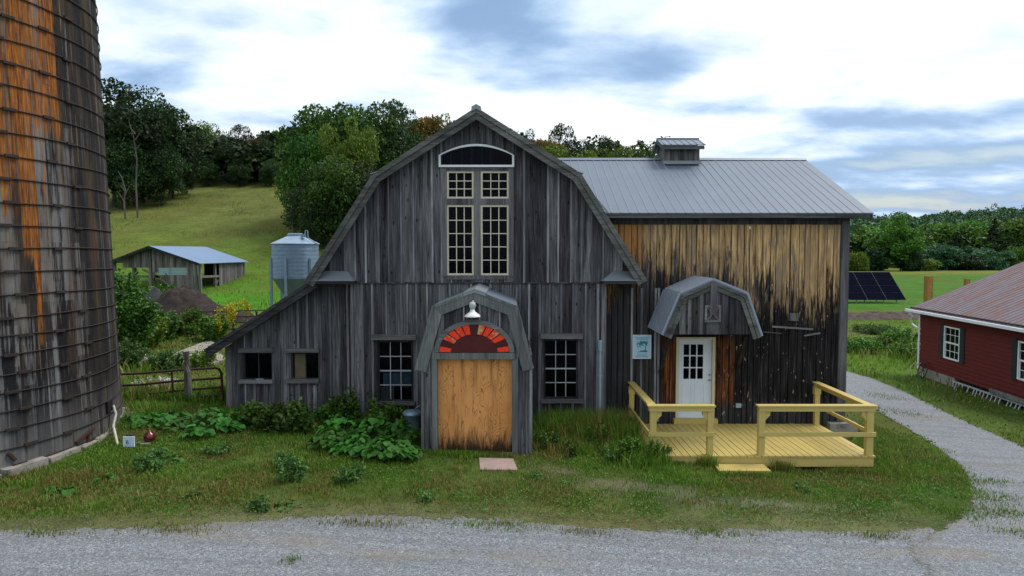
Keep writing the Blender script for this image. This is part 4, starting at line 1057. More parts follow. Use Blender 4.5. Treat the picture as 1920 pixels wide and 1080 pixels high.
# arched head window
def arc(cx_, z0, rx, rz, n=20): return [(cx_ + rx * cos(pi - pi * i / n), z0 + rz * sin(pi * i / n)) for i in range(n + 1)]
def seg_arc(px0, px1, pyb, pyt, Y, flat=.42, n=22):
    x0, x1 = X(px0, Y), X(px1, Y); z0, z1 = Z(pyb, Y), Z(pyt, Y); hs = (z1 - z0) * flat; out = []
    for i in range(n + 1):
        t = i / n; out.append((x0 + (x1 - x0) * t, z0 + hs + (z1 - z0 - hs) * (1 - abs(2 * t - 1) ** 2.0)))
    return out, z0
o_, z0 = seg_arc(824.5, 964, 314, 271, YG, .52); i_, z1 = seg_arc(828.5, 960, 310, 275, YG, .52)
mb = MB(); mb.band(o_, i_, YG - .10, YG - .03); x0, x1 = o_[0][0], o_[-1][0]
mb.box(x0, x0 + .05, YG - .10, YG - .03, z0, o_[0][1]); mb.box(x1 - .05, x1, YG - .10, YG - .03, z0, o_[-1][1]); mb.box(x0 + .05, x1 - .05, YG - .10, YG - .03, z0, z1)
f = build(mb, 'arched_window', M['white'], barn)
mb = MB(); mb.prism([(i_[0][0], z1)] + i_ + [(i_[-1][0], z1)], YG - .06, YG - .045, .5); build(mb, 'pane', M['glassdark'], f)
mb = MB(); mb.prism([(i_[0][0], z1)] + i_ + [(i_[-1][0], z1)], YG - .044, YG - .031, .5); build(mb, 'dark_backing', M['black'], f)

# lower windows
for (a, b_, c_, d_), hd, sl in (((708, 775, 638, 753), (697, 781, 627, 636.5), (704, 779, 752, 758)), ((1019, 1084, 635, 748), (1013, 1092, 625, 634.5), (1014, 1093, 748, 754))):
    fr = window(barn, rect(a, b_, c_, d_, YG), YG + .03, 3, 4, 'darkwood', 'mullion', .05, .018, sash=2)
    mb = MB(); q = rect(*hd, YG); mb.box(q[0], q[1], YG - .12, YG - .001, q[2], q[3]); build(mb, 'header', M['trimx'], fr)
    mb = MB(); q = rect(*sl, YG); mb.hexa([(q[0], YG - .14, q[2]), (q[1], YG - .14, q[2]), (q[1], YG - .001, q[2]), (q[0], YG - .001, q[2]), (q[0], YG - .14, q[2] + .03), (q[1], YG - .14, q[2] + .03), (q[1], YG - .001, q[3]), (q[0], YG - .001, q[3])]); build(mb, 'sill', M['trimx'], fr)
    if a < 800:
        mb = MB(); q = rect(712, 738, 726, 750, YG); mb.box(q[0], q[1], YG + .075, YG + .085, q[2], q[3]); build(mb, 'cardboard_behind_glass', M['card'], fr)
        mb = MB(); q = rect(717, 769, 700, 726, YG); mb.box(q[0], q[1] - .25, YG + .09, YG + .10, q[2], q[3]); mb.box(q[1] - .22, q[1], YG + .11, YG + .12, q[2] - .02, q[3] + .05); build(mb, 'pale_cloth_behind_glass', M['cloth'], fr)
    # dark skirt below the sill
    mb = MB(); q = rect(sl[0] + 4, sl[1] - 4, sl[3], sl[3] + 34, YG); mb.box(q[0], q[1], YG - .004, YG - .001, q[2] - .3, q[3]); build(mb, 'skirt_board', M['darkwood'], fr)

# eave returns (small hipped shelves at the feet of the gambrel)
for (a, b_, t0, t1) in ((575, 664, 603, 645), (1129, 1213, 1154, 1192)):
    mb = MB(); y0, y1 = YR - .02, YG - .04
    ze, zt_ = Z(527, YR), Z(509, YR) ; x0, x1 = X(a, YR), X(b_, YR); u0, u1 = X(t0, YR), X(t1, YR)
    E = [(x0, y0, ze), (x1, y0, ze), (x1, y1 + .5, ze), (x0, y1 + .5, ze)]; T = [(u0, y1 - .02, zt_), (u1, y1 - .02, zt_), (u1, y1 + .5, zt_), (u0, y1 + .5, zt_)]
    mb.hexa(E + T, .4); build(mb, 'eave_return', M['flash'], barn)
    mb = MB(); mb.box(x0 + .03, x1 - .03, y0 + .03, y1 + .45, ze - .07, ze - .004); build(mb, 'return_fascia', M['rakedark'], barn)

# lean-to on the left
lt = [P(384, 656, 16.5), P(588, 524, 16.5)]
zl = poly_fn([(lt[0][0], lt[0][1]), (lt[1][0], lt[1][1]), (lt[1][0] + .8, lt[1][1] + .15)])
lo_ = [rect(455, 512, 659, 713, YL), rect(545, 600, 659, 713, YL)]
lx0 = X(421, YL); A, B = boards(lambda x: gzf(x, YL) - .15, lambda x: zl(x) - .20, lx0, wx0 + .1, YL, (.16, .27), lo_)
build(A, 'lean_to_wall', M['woodlow'], barn); build(B, 'lean_to_battens', M['batten'], barn)
d = Vector((lt[1][0] - lt[0][0], lt[1][1] - lt[0][1])).normalized(); n_ = Vector((d.y, -d.x))
def offp(p, k): return (p[0] + n_.x * k, p[1] + n_.y * k)
tail = (lt[1][0] + .75, lt[1][1] + .02)
mb = MB(); mb.prism([lt[0], lt[1], offp(lt[1], .05), offp(lt[0], .05)], 16.5, 26); build(mb, 'lean_to_roof', M['flash'], barn)
mb = MB(); mb.prism([offp(lt[0], .05), offp(lt[1], .05), offp(lt[1], .21), offp(lt[0], .21)], 16.47, 16.51); mb.prism([offp(lt[0], -.01), offp(lt[1], -.01), offp(lt[1], .06), offp(lt[0], .06)], 16.44, 16.49)
build(mb, 'lean_to_rake_board', M['rakedark'], barn)
mb = MB(); mb.box(lx0, lx0 + .05, YL + .035, 26, -.6, Z(668, YL) + .02); mb.box(lx0, wx0, 25.9, 26, -.6, 1.6); build(mb, 'lean_to_side_wall', M['darkwood'], barn)
mb = MB(); mb.box(lx0 - .01, lx0 + .14, YL - .03, YL, gzf(lx0, YL) - .1, zl(lx0) - .2); build(mb, 'lean_to_corner_board', M['trimz'], barn)
for (a, b_, c_, d_), hd, sl in (((455, 512, 659, 713), (449, 513, 652, 660), (451, 514, 711, 720)), ((545, 600, 659, 713), (535, 599, 653, 660), (537, 600, 710, 719))):
    fr = window(barn, rect(a, b_, c_, d_, YL), YL + .05, 2, 1, 'darkwood', 'darkwood', .05, .02)
    mb = MB(); q = rect(*hd, YL); mb.box(q[0], q[1], YL - .10, YL - .001, q[2], q[3]); build(mb, 'header', M['trimx'], fr)
    mb = MB(); q = rect(*sl, YL); mb.box(q[0], q[1], YL - .14, YL - .001, q[2] + .03, q[3]); build(mb, 'sill', M['trimx'], fr)
    if a > 500:
        mb = MB(); q = rect(551, 571, 664, 710, YL); mb.box(q[0], q[1], YL + .078, YL + .085, q[2], q[3]); build(mb, 'curtain', M['orangebit'], fr)
    for px in (a + 10, b_ - 12):
        mb = MB(); q = rect(px, px + 3.5, 722, 772, YL); mb.box(q[0], q[1], YL - .03, YL - .001, q[2], q[3]); build(mb, 'batten_below_sill', M['batten'], fr)
# ledge clutter on the first lean-to sill
mb = MB(); q = P(487, 712, 16.9); mb.box(q[0] - .09, q[0] + .1, 16.87, 16.93, q[1], q[1] + .035); mb.tube([(q[0] - .05, 16.86, q[1] + .01), (q[0] + .02, 16.85, q[1] - .08)], .012, 5)
build(mb, 'metal_latch', M['galv'], barn)

# ------------------------------------------------------------------ entry porch
YP = 14.3
po = [P(779, 692, YP), P(811, 574, YP), P(890, 544, YP), P(969, 574, YP), P(1000, 690, YP)]
porch_roof = MB(); pin = inset(po, .05)
for k in range(4): porch_roof.prism([po[k], po[k + 1], pin[k + 1], pin[k]], YP - .02, YG - .06)
pr = build(porch_roof, 'porch', M['roof'], barn); pr['label'] = 'arched entry porch with a small gambrel metal roof'
mb = MB(); mb.band(inset(po, -.012), inset(po, .05), YP - .06, YP - .022); mb.band(inset(po, .051), inset(po, .235), YP - .05, YP - .003); build(mb, 'porch_fascia', M['porchtrim'], pr)
mb = MB(); q = po[2]; mb.prism([(q[0] - .25, q[1] - .13), (q[0] - .22, q[1] - .065), (q[0], q[1] + .02), (q[0] + .22, q[1] - .065), (q[0] + .25, q[1] - .13), (q[0], q[1] - .05)], YP - .066, YP - .061 + .004)
mb.prism([(q[0] - .24, q[1] - .055), (q[0], q[1] + .035), (q[0] + .24, q[1] - .055), (q[0] + .24, q[1] - .07), (q[0], q[1] + .018), (q[0] - .24, q[1] - .07)], YP - .07, YG - .06)
build(mb, 'porch_ridge_cap', M['flash'], pr)
pz = poly_fn(inset(po, .1)); px0, px1 = X(790, YP), X(998, YP)
dr = rect(819, 961, 672, 853, YP); dr = (dr[0], dr[1], -1, dr[3])
A, B = boards(lambda x: gzf(x, YP) - .12, lambda x: pz(x), px0, px1, YP, (.16, .24), [(dr[0], dr[1], -1.2, Z(662, YP))], bw=.04)
build(A, 'porch_front', M['woodlow'], pr); build(B, 'porch_battens', M['batten'], pr)
mb = MB(); mb.box(px0, px0 + .04, YP + .035, YG - .001, gzf(-2, 15.5) - .4, Z(692, YP) + .3); mb.box(px1 - .04, px1, YP + .035, YG - .001, gzf(0, 15.5) - .4, Z(692, YP) + .3); build(mb, 'porch_sides', M['woodlow'], pr)
mb = MB(); q = rect(815, 966, 661, 672.5, YP); mb.box(q[0], q[1], YP - .07, YP - .001, q[2], q[3])
for a, b_ in ((811, 820), (960.5, 970)): q = rect(a, b_, 672.5, 853, YP); mb.box(q[0], q[1], YP - .045, YP + .18, gzf(q[0], YP) - .1, q[3])
build(mb, 'door_surround', M['porchtrim'], pr)
mb = MB()
for a, b_ in ((790, 795), (993, 998)): q = rect(a, b_, 692, 853, YP); mb = MB(); mb.box(q[0], q[1], YP - .025, YP - .001, gzf(q[0], YP) - .1, q[3]); build(mb, 'porch_corner_board', M['batten'], pr)
mid = (dr[0] + dr[1]) / 2 - .3
mb = MB(); mb.box(dr[0] + .01, mid - .002, YP + .14, YP + .16, Z(851, YP), dr[3], .2); mb.box(mid + .002, dr[1] - .01, YP + .14, YP + .16, Z(851, YP), dr[3], .7); 
dp = build(mb, 'plywood_door', M['ply'], pr)
mb = MB(); q = P(957, 826, YP); mb.box(q[0] - .03, q[0] + .0, YP + .10, YP + .14, q[1] - .05, q[1] + .05); build(mb, 'hasp', M['galv'], dp)
mb = MB(); mb.box(dr[0], dr[1], YP - .05, YP + .13, gzf(-.8, YP) - .1, Z(851, YP)); build(mb, 'threshold', M['concrete'], pr)
# sunburst fan light: painted boards
cxp = X(889, YP); zf = Z(660, YP); rx, rz = (X(960, YP) - X(818, YP)) / 2, Z(604, YP) - zf
N = 13
mb = MB(); arcs = [(cxp + rx * .94 * cos(pi - pi * i / 36), zf + rz * .94 * sin(pi * i / 36)) for i in range(37)]
mb.prism(arcs, YP - .045, YP - .002, .5); fan = build(mb, 'sunburst_panel', M['fandark'], pr)
for i, t in enumerate(range(N)):
    mb = MB()
    a0, a1 = pi - pi * (t + .06) / N, pi - pi * (t + .88) / N
    if i in (1, 6, 11): continue
    rr0, rr1 = .61, .93
    mb.prism([(cxp + rx * rr0 * cos(a0), zf + rz * rr0 * sin(a0) + .0), (cxp + rx * rr1 * cos(a0), zf + rz * rr1 * sin(a0)), (cxp + rx * rr1 * cos(a1), zf + rz * rr1 * sin(a1)), (cxp + rx * rr0 * cos(a1), zf + rz * rr0 * sin(a1))],
             YP - .056, YP - .046, .85 if i in (2, 4, 7, 9) else .1); build(mb, 'red_ray', M['fanred'], fan)
mb = MB(); mb.prism([(cxp + rx * .62 * cos(pi - pi * i / 24), zf + rz * .56 * sin(pi * i / 24)) for i in range(25)], YP - .060, YP - .057, .5); build(mb, 'maroon_half_disc', M['maroonflat'], fan)
mb = MB(); mb.band([(cxp + rx * 1.06 * cos(pi - pi * i / 36), zf + rz * 1.08 * sin(pi * i / 36)) for i in range(37)], [(cxp + rx * .935 * cos(pi - pi * i / 36), zf + rz * .935 * sin(pi * i / 36)) for i in range(37)], YP - .075, YP - .002, .5); build(mb, 'arch_trim', M['porchtrimx'], fan)

# barn lamp over the porch arch
lxp, lz = P(887, 591, YP); YQ = YP - .22
lamp = root('barn_lamp', 'white enamel barn lamp hanging from a bracket above the red sunburst', 'lamp', (lxp, YP, lz + .2))
mb = MB(); mb.lathe((lxp, YQ, lz), [(.165, -.01), (.16, .02), (.09, .07), (.05, .10), (.045, .14), (.0, .145)], 24); build(mb, 'lamp_shade', M['lampwhite'], lamp, True)
mb = MB(); mb.lathe((lxp, YQ, lz), [(.0, .30), (.05, .29), (.07, .24), (.07, .20), (.05, .15), (.03, .14)], 16); build(mb, 'lamp_globe', M['mullion'], lamp, True)
mb = MB(); mb.tube([(lxp, YQ, lz + .28), (lxp + .01, YQ + .05, lz + .31), (lxp, YP - .10, lz + .25), (lxp, YP - .01, lz + .22)], .018, 8); mb.box(lxp - .05, lxp + .05, YP - .04, YP - .026, lz + .14, lz + .34); build(mb, 'bracket', M['galv'], lamp)

# conduit
mb = MB(); x_, z_ = P(1125.5, 638, 16.62); gg = gzf(x_, 16.6)
mb.tube([(x_, 16.63, gg - .1), (x_, 16.63, z_ - .25)], .033, 10); mb.tube([(x_, 16.63, z_ - .25), (x_, 16.63, z_ - .02), (x_, 16.63, z_)], [.055, .055, .03], 10); mb.box(x_ - .06, x_ + .06, 16.66, 16.69, z_ - .9, z_ - .86)
build(mb, 'conduit_pipe', M['pvc'], barn)

# ------------------------------------------------------------------ metal roofed wing
wgx0, wgx1 = wx1 - .02, X(1590, YW)
ze, zr = Z(399, 16.8), Z(299, 20.8); YE, YRi = 16.8, 20.8
door = rect(1267, 1340, 632, 786, YW)
flz = CZ - 4.37
A, B = boards(lambda x: gzf(x, YW) - .0 if x < 3.4 else flz - .08, lambda x: ze - .105, wgx0, wgx1 - .2, YW, (.12, .22), [(door[0], door[1], -2, door[3])], btv=False, jit=.024, gap=.019)
build(A, 'wing_wall', M['burnt'], barn)
mb = MB()
for px in (1182, 1200, 1226, 1232):
    q = rect(px, px + 4, 540, 790, YW); mb.box(q[0], q[1], YW - .03, YW - .001, q[2], q[3])
build(mb, 'wing_battens', M['batten'], barn)
mb = MB(); mb.box(wgx1 - .21, wgx1, YW - .03, YW + .06, flz - .3, ze - .2); mb.box(wgx1 - .02, wgx1 + .01, YW + .06, YW + .25, flz - .3, ze - .2); build(mb, 'wing_corner_board', M['trimz'], barn)
mb = MB(); yb_ = 2 * YRi - YE
mb.box(wgx1 - .05, wgx1 - .01, YW + .25, yb_ - .4, -.9, ze - .2); mb.box(wgx0, wgx1 - .05, yb_ - .45, yb_ - .4, -.9, ze)
mb.v += [(wgx1 - .03, YW, ze - .2), (wgx1 - .03, yb_ - .4, ze - .2), (wgx1 - .03, YRi, zr - .15)]; mb.f.append((len(mb.v) - 3, len(mb.v) - 2, len(mb.v) - 1)); mb.r.append(.5)
build(mb, 'wing_end_wall', M['wood'], barn)
mb = MB(); mb.box(wgx0 + .5, wgx1 - .06, YW + .04, YW + .3, -1.2, flz - .08); build(mb, 'wing_foundation', M['concrete'], barn)
mb = MB(); x_ = wgx1 - .45; mb.box(x_, wgx1 + .25, YW - .18, YW + .35, gzf(wgx1, YW) - .3, flz + .04); build(mb, 'corner_footing', M['concrete'], barn)
# roof
rx0, rx1 = X(1050, YRi), X(1638, YE, 399)
mb = MB()
def sheet(x0, x1, y0, z0, y1, z1, th=.03):
    return [(x0, y0, z0 - th), (x1, y0, z0 - th), (x1, y1, z1 - th), (x0, y1, z1 - th), (x0, y0, z0), (x1, y0, z0), (x1, y1, z1), (x0, y1, z1)]
rxl = X(1110, YE)
mb.hexa(sheet(rx0 - .5, rx1, YE, ze, YRi, zr), .2); mb.hexa(sheet(rx0 - .5, rx1, YRi, zr, yb_, ze), .2)
wr = build(mb, 'wing_roof', M['roof'], barn)
mb = MB(); x_ = rxl + .1; sl = (zr - ze) / (YRi - YE)
x_ = rx0 - .4
while x_ < rx1 - .05:
    for s0, s1 in ((YE - .015, YRi - .05), ):
        mb.hexa([(x_ - .022, s0, ze + (s0 - YE) * sl), (x_ + .022, s0, ze + (s0 - YE) * sl), (x_ + .022, s1, ze + (s1 - YE) * sl), (x_ - .022, s1, ze + (s1 - YE) * sl),
                 (x_ - .010, s0, ze + (s0 - YE) * sl + .013), (x_ + .010, s0, ze + (s0 - YE) * sl + .013), (x_ + .010, s1, ze + (s1 - YE) * sl + .013), (x_ - .010, s1, ze + (s1 - YE) * sl + .013)])
    x_ += .229
rr_ = build(mb, 'roof_ribs', M['roofrib'], wr)
mb = MB(); mb.hexa([(rx0 - .5, YRi - .12, zr - .03), (rx1 + .01, YRi - .12, zr - .03), (rx1 + .01, YRi + .12, zr - .03), (rx0 - .5, YRi + .12, zr - .03), (rx0 - .5, YRi - .03, zr + .045), (rx1 + .01, YRi - .03, zr + .045), (rx1 + .01, YRi + .03, zr + .045), (rx0 - .5, YRi + .03, zr + .045)])
build(mb, 'ridge_cap', M['roofrib'], wr)
mb = MB(); mb.box(rxl, rx1 - .06, YE + .02, YE + .05, ze - .125, ze - .032); mb.box(rxl, rx1 - .06, YE - .0, YE + .019, ze - .045, ze - .018)
build(mb, 'eave_fascia', M['rake'], wr)
mb = MB(); mb.box(rxl, rx1 - .08, YE + .05, YW + .06, ze - .12, ze - .10); mb.box(rxl - .4, wgx1 - .01, YW - .025, YW - .001, ze - .27, ze - .121); build(mb, 'soffit_and_shade_strip', M['darkwood'], wr)  # soffit, plus a dark frieze strip added to deepen the eave shadow
mb = MB()
for ya, yb2, za, zb2 in ((YE, YRi, ze, zr), (yb_, YRi, ze, zr)):
    mb.hexa([(rx1 - .04, ya, za - .17), (rx1 - .01, ya, za - .17), (rx1 - .01, yb2, zb2 - .17), (rx1 - .04, yb2, zb2 - .17), (rx1 - .04, ya, za - .032), (rx1 - .01, ya, za - .032), (rx1 - .01, yb2, zb2 - .032), (rx1 - .04, yb2, zb2 - .032)])
build(mb, 'wing_rake_board', M['rake'], wr)
mb = MB(); mb.box(X(1112, 16.75), X(1140, 16.75), 16.72, 16.9, ze - .02, ze + .02); mb.hexa([(X(1092, 16.9), 16.9, Z(345, 16.9)), (X(1096, 16.9), 16.9, Z(345, 16.9)), (X(1096, 16.9), 16.95, Z(345, 16.9)), (X(1092, 16.9), 16.95, Z(345, 16.9)), (X(1136, 16.8), 16.8, ze + .03), (X(1140, 16.8), 16.8, ze + .03), (X(1140, 16.8), 16.85, ze + .03), (X(1136, 16.8), 16.85, ze + .03)])
build(mb, 'valley_flashing', M['flash'], wr)
# cupola
yc0 = YRi - .55; cw0, cw1 = X(1244, yc0), X(1308, yc0); yc1 = YRi + .55
czb = Z(308, yc0); czt = Z(275, yc0)
A, B = boards(lambda x: czb, lambda x: czt + .03, cw0, cw1, yc0, (.12, .2), btv=False, jit=.01)
cu = build(A, 'cupola', M['shedwood'], barn)
mb = MB(); zc2 = zr + .1
mb.box(cw0, cw0 + .03, yc0 + .03, yc1, czb, czt); mb.box(cw1 - .03, cw1, yc0 + .03, yc1, czb, czt); mb.box(cw0, cw1, yc1, yc1 + .03, czb, czt)
rzp = Z(261, YRi)
for xx in (cw0 + .005, cw1 - .03):
    mb.v += [(xx, yc0, czt), (xx, yc1, czt), (xx, YRi, rzp - .06)]; mb.f.append((len(mb.v) - 3, len(mb.v) - 2, len(mb.v) - 1)); mb.r.append(.5)
build(mb, 'cupola_sides', M['shedwood'], cu)
ex0, ex1 = X(1238, yc0 - .2), X(1319, yc0 - .2); ycE = yc0 - .22; zE = Z(271, ycE)
mb = MB(); mb.hexa(sheet(ex0 - .0, ex1, ycE, zE, YRi, rzp, .02), .2); mb.hexa(sheet(ex0, ex1, YRi, rzp, 2 * YRi - ycE, zE, .02), .2)
x_ = ex0 + .08
while x_ < ex1: mb.hexa([(x_ - .02, ycE - .01, zE), (x_ + .02, ycE - .01, zE), (x_ + .02, YRi, rzp), (x_ - .02, YRi, rzp), (x_ - .008, ycE - .01, zE + .02), (x_ + .008, ycE - .01, zE + .02), (x_ + .008, YRi, rzp + .02), (x_ - .008, YRi, rzp + .02)], .0); x_ += .19
mb.box(ex0, ex1, YRi - .05, YRi + .05, rzp - .01, rzp + .03)
build(mb, 'cupola_roof', M['roofrib'], cu)
mb = MB(); mb.box(ex0 + .03, ex1 - .03, ycE + .02, ycE + .045, zE - .13, zE - .025)
for sgn in (0, 1):
    ya = ycE + .02 if sgn == 0 else 2 * YRi - ycE - .02
    mb.hexa([(ex0 + .001, ya, zE - .14), (ex0 + .03, ya, zE - .14), (ex0 + .03, YRi, rzp - .14), (ex0 + .001, YRi, rzp - .14), (ex0 + .001, ya, zE - .022), (ex0 + .03, ya, zE - .022), (ex0 + .03, YRi, rzp - .022), (ex0 + .001, YRi, rzp - .022)])
build(mb, 'cupola_fascia', M['rake'], cu)
mb = MB(); mb.box(cw0 - .05, cw1 + .05, yc0 - .03, yc0 - .005, czb, czb + .10); build(mb, 'cupola_flashing', M['flash'], cu)

# door of the wing
dx0, dx1, dz0, dz1 = door
mb = MB(); fw = .07; mb.box(dx0, dx0 + fw, YW - .03, YW + .12, dz0, dz1); mb.box(dx1 - fw, dx1, YW - .03, YW + .12, dz0, dz1); mb.box(dx0 + fw, dx1 - fw, YW - .03, YW + .12, dz1 - fw * .8, dz1)
df = build(mb, 'entry_door', M['cream'], barn); df['label'] = 'white steel door with nine small panes'
lite = rect(1281, 1320, 645, 712, YW); a0, a1, b0, b1 = dx0 + fw, dx1 - fw, dz0 + .02, dz1 - fw * .8
mb = MB(); yd = YW + .04
mb.box(a0, lite[0], yd, yd + .045, b0, b1, .3); mb.box(lite[1], a1, yd, yd + .045, b0, b1, .3); mb.box(lite[0], lite[1], yd, yd + .045, b0, lite[2], .3); mb.box(lite[0], lite[1], yd, yd + .045, lite[3], b1, .3)
pm = (lite[0] + lite[1]) / 2; pzb, pzt = b0 + .15, lite[2] - .12
build(mb, 'door_leaf', M['whitedoor'], df)
mb = MB()
for q0, q1 in ((lite[0] - .02, pm - .04), (pm + .04, lite[1] + .02)):
    mb.box(q0, q1, yd - .008, yd - .001, pzt - .015, pzt); mb.box(q0, q1, yd - .008, yd - .001, pzb, pzb + .015); mb.box(q0, q0 + .015, yd - .007, yd - .001, pzb, pzt); mb.box(q1 - .015, q1, yd - .007, yd - .001, pzb, pzt)
build(mb, 'door_panel_moulding', M['whitedoor'], df)
mb = MB(); w3 = (lite[1] - lite[0]) / 3; h3 = (lite[3] - lite[2]) / 3
for i in range(4): c_ = lite[0] + w3 * i; mb.box(c_ - .014, c_ + .014, yd - .012, yd + .03, lite[2] - .014, lite[3] + .014, .1)
for i in range(4): c_ = lite[2] + h3 * i; mb.box(lite[0], lite[1], yd - .0145, yd + .028, c_ - .014, c_ + .014, .1)
build(mb, 'door_grille', M['whitedoor'], df)
mb = MB(); mb.box(lite[0], lite[1], yd + .034, yd + .038, lite[2], lite[3], .5); build(mb, 'door_glass', M['glass'], df)
mb = MB()
for py in (703, 713): x_, z_ = P(1330.5, py, YW); mb.tube([(x_, yd, z_), (x_, yd - .03, z_), (x_, yd - .06, z_)], [.02, .025, .022], 10)
build(mb, 'door_knob', M['brass'], df)
mb = MB(); mb.box(dx0 - .06, dx1 + .06, YW - .14, YW + .1, flz + .004, dz0 + .03); build(mb, 'door_step', M['yellow'], df)
mb = MB(); mb.box(dx0, dx1, YW + .5, YW + .54, flz, 2.6); build(mb, 'dark_room_behind', M['darkwood'], df)

# gambrel canopy over the door
YC = 15.5
co_ = [P(1243, 629, YC), P(1276, 551, YC), P(1337, 525, YC), P(1401, 551, YC), P(1428, 631, YC)]
ci = inset(co_, .05)
mb = MB()
for k in range(4): mb.prism([co_[k], co_[k + 1], ci[k + 1], ci[k]], YC, YW - .002, .2)
ca = build(mb, 'door_canopy', M['roof'], barn); ca['label'] = 'small gambrel canopy with corrugated metal over the white door'
mb = MB()
for k in range(4):
    y_ = YC + .04
    while y_ < YW - .03:
        a, b_ = Vector(co_[k]), Vector(co_[k + 1]); mb.beam((a.x, y_, a.y + .005), (b_.x, y_, b_.y + .005), .09, .06, None, (0, 1, 0)); y_ += .19
build(mb, 'corrugation_ridges', M['corr'], ca)
mb = MB(); mb.band(inset(co_, .03), inset(co_, .10), YC - .05, YC - .002); mb.band(inset(co_, .11), inset(co_, .20), YC - .03, YC - .001); build(mb, 'canopy_fascia', M['rake'], ca)
cpz = poly_fn(inset(co_, .15)); zcb = Z(627, YC)
A, B = boards(lambda x: zcb, lambda x: cpz(x), X(1262, YC), X(1413, YC), YC + .012, (.12, .2), bw=.035); build(A, 'canopy_gable', M['wood'], ca); build(B, 'canopy_battens', M['darkwood'], ca)
mb = MB(); q = rect(1321, 1351, 572, 604, YC); f_ = .05
mb.box(q[0], q[1], YC - .035, YC - .012, q[3] - f_, q[3]); mb.box(q[0], q[1], YC - .035, YC - .012, q[2], q[2] + f_); mb.box(q[0], q[0] + f_, YC - .036, YC - .012, q[2] + f_, q[3] - f_); mb.box(q[1] - f_, q[1], YC - .036, YC - .012, q[2] + f_, q[3] - f_)
mb.beam((q[0] + f_, YC - .024, q[2] + f_), (q[1] - f_, YC - .024, q[3] - f_), .02, .04, None, (0, 1, 0)); mb.beam((q[0] + f_, YC - .026, q[3] - f_), (q[1] - f_, YC - .026, q[2] + f_), .02, .04, None, (0, 1, 0))
build(mb, 'crossed_vent_frame', M['trimx'], ca)
mb = MB(); q = rect(1331, 1343, 528, 590, YC); mb.box(q[0], q[1], YC - .06, YC - .037, q[2], q[3]); build(mb, 'canopy_king_post', M['trimz'], ca)
mb = MB(); mb.beam((X(1244, 16.9), 17.15, Z(700, 17.15)), (X(1256, 15.7), 15.75, Z(630, 15.7)), .07, .09); build(mb, 'canopy_brace', M['darkwood'], ca); mb = MB(); mb.beam((X(1392, 16.9), 17.15, Z(690, 17.15)), (X(1402, 15.7), 15.75, Z(630, 15.7)), .07, .09); build(mb, 'canopy_brace', M['darkwood'], ca); mb = MB()
mb.box(X(1257, YC), X(1262, YC) + .03, YC + .05, YW - .002, zcb - .02, zcb + .06); build(mb, 'canopy_plate', M['darkwood'], ca); mb = MB(); mb.box(X(1410, YC), X(1415, YC), YC + .05, YW - .002, zcb - .02, zcb + .06); build(mb, 'canopy_plate', M['darkwood'], ca)
# odds and ends nailed to the black wall
mb = MB(); mb.beam((X(1448, YW), YW - .04, Z(612, YW)), (X(1525, YW), YW - .04, Z(617, YW)), .03, .045); mb.beam((X(1508, YW), YW - .05, Z(629, YW)), (X(1538, YW), YW - .05, Z(624, YW)), .03, .04)
mb.beam((X(1432, YW), YW - .03, Z(622, YW)), (X(1466, YW), YW - .03, Z(625, YW)), .02, .025); build(mb, 'nailed_slat', M['trimx'], barn)
mb = MB(); q = rect(1478, 1494, 587, 601, YW); mb.box(q[0], q[1], YW - .10, YW - .001, q[2], q[3]); build(mb, 'old_meter_box', M['trimz'], barn)
mb = MB(); q = rect(1379, 1389, 756, 764, YW); mb.box(q[0], q[1], YW - .04, YW - .001, q[2], q[3]); build(mb, 'outlet_cover', M['pvc'], barn)

# tree sign on the wall
q = rect(1185.5, 1220, 627.5, 672, YW); ysn = YW - .06
sg = root('wall_sign', 'pale blue sign with a teal tree nailed to the dark wall beside the door canopy', 'sign', ((q[0] + q[1]) / 2, ysn, q[2]))
mb = MB(); mb.box(q[0], q[1], ysn, ysn + .025, q[2], q[3], .5); build(mb, 'sign_board', M['signblue'], sg)
mb = MB(); e = .012
mb.box(q[0], q[1], ysn - .004, ysn - .0005, q[2], q[2] + e); mb.box(q[0], q[1], ysn - .004, ysn - .0005, q[3] - e, q[3]); mb.box(q[0], q[0] + e, ysn - .004, ysn - .0005, q[2] + e, q[3] - e); mb.box(q[1] - e, q[1], ysn - .004, ysn - .0005, q[2] + e, q[3] - e); build(mb, 'sign_border', M['signframe'], sg)
def text_mesh(txt, name, size, loc, mat, parent, width=None):
    cu_ = bpy.data.curves.new(name, 'FONT'); cu_.body = txt; cu_.size = size; cu_.align_x = 'CENTER'; cu_.extrude = .001
    t = bpy.data.objects.new(name, cu_); COL.objects.link(t); bpy.context.view_layer.update()
    me = bpy.data.meshes.new_from_object(t.evaluated_get(bpy.context.evaluated_depsgraph_get()))
    COL.objects.unlink(t); bpy.data.objects.remove(t)
    xs_ = [v.co.x for v in me.vertices]; wcur = max(xs_) - min(xs_); k_ = (width / wcur) if width else 1
    for v in me.vertices: v.co = Vector((v.co.x * k_, 0, v.co.y)) + Vector((0, v.co.z, 0)) + Vector(loc)
    me.materials.clear()
    o = link(name, me, mat, parent); 
    if parent is not None and parent.type == 'EMPTY': o.location = -Vector(parent.location)
    return o
W_ = q[1] - q[0]; H_ = q[3] - q[2]; cxs = (q[0] + q[1]) / 2
text_mesh('THIS FARMLAND IS', 'sign_lettering', .042, (cxs, ysn - .003, q[3] - .085), M['teal'], sg, W_ * .74)
text_mesh('CONSERVED', 'sign_lettering', .040, (cxs, ysn - .003, q[3] - .125), M['teal'], sg, W_ * .66)
text_mesh('VERMONT', 'sign_lettering', .052, (cxs, ysn - .003, q[2] + .085), M['teal'], sg, W_ * .56)
text_mesh('LAND TRUST', 'sign_lettering', .052, (cxs, ysn - .003, q[2] + .038), M['teal'], sg, W_ * .68)
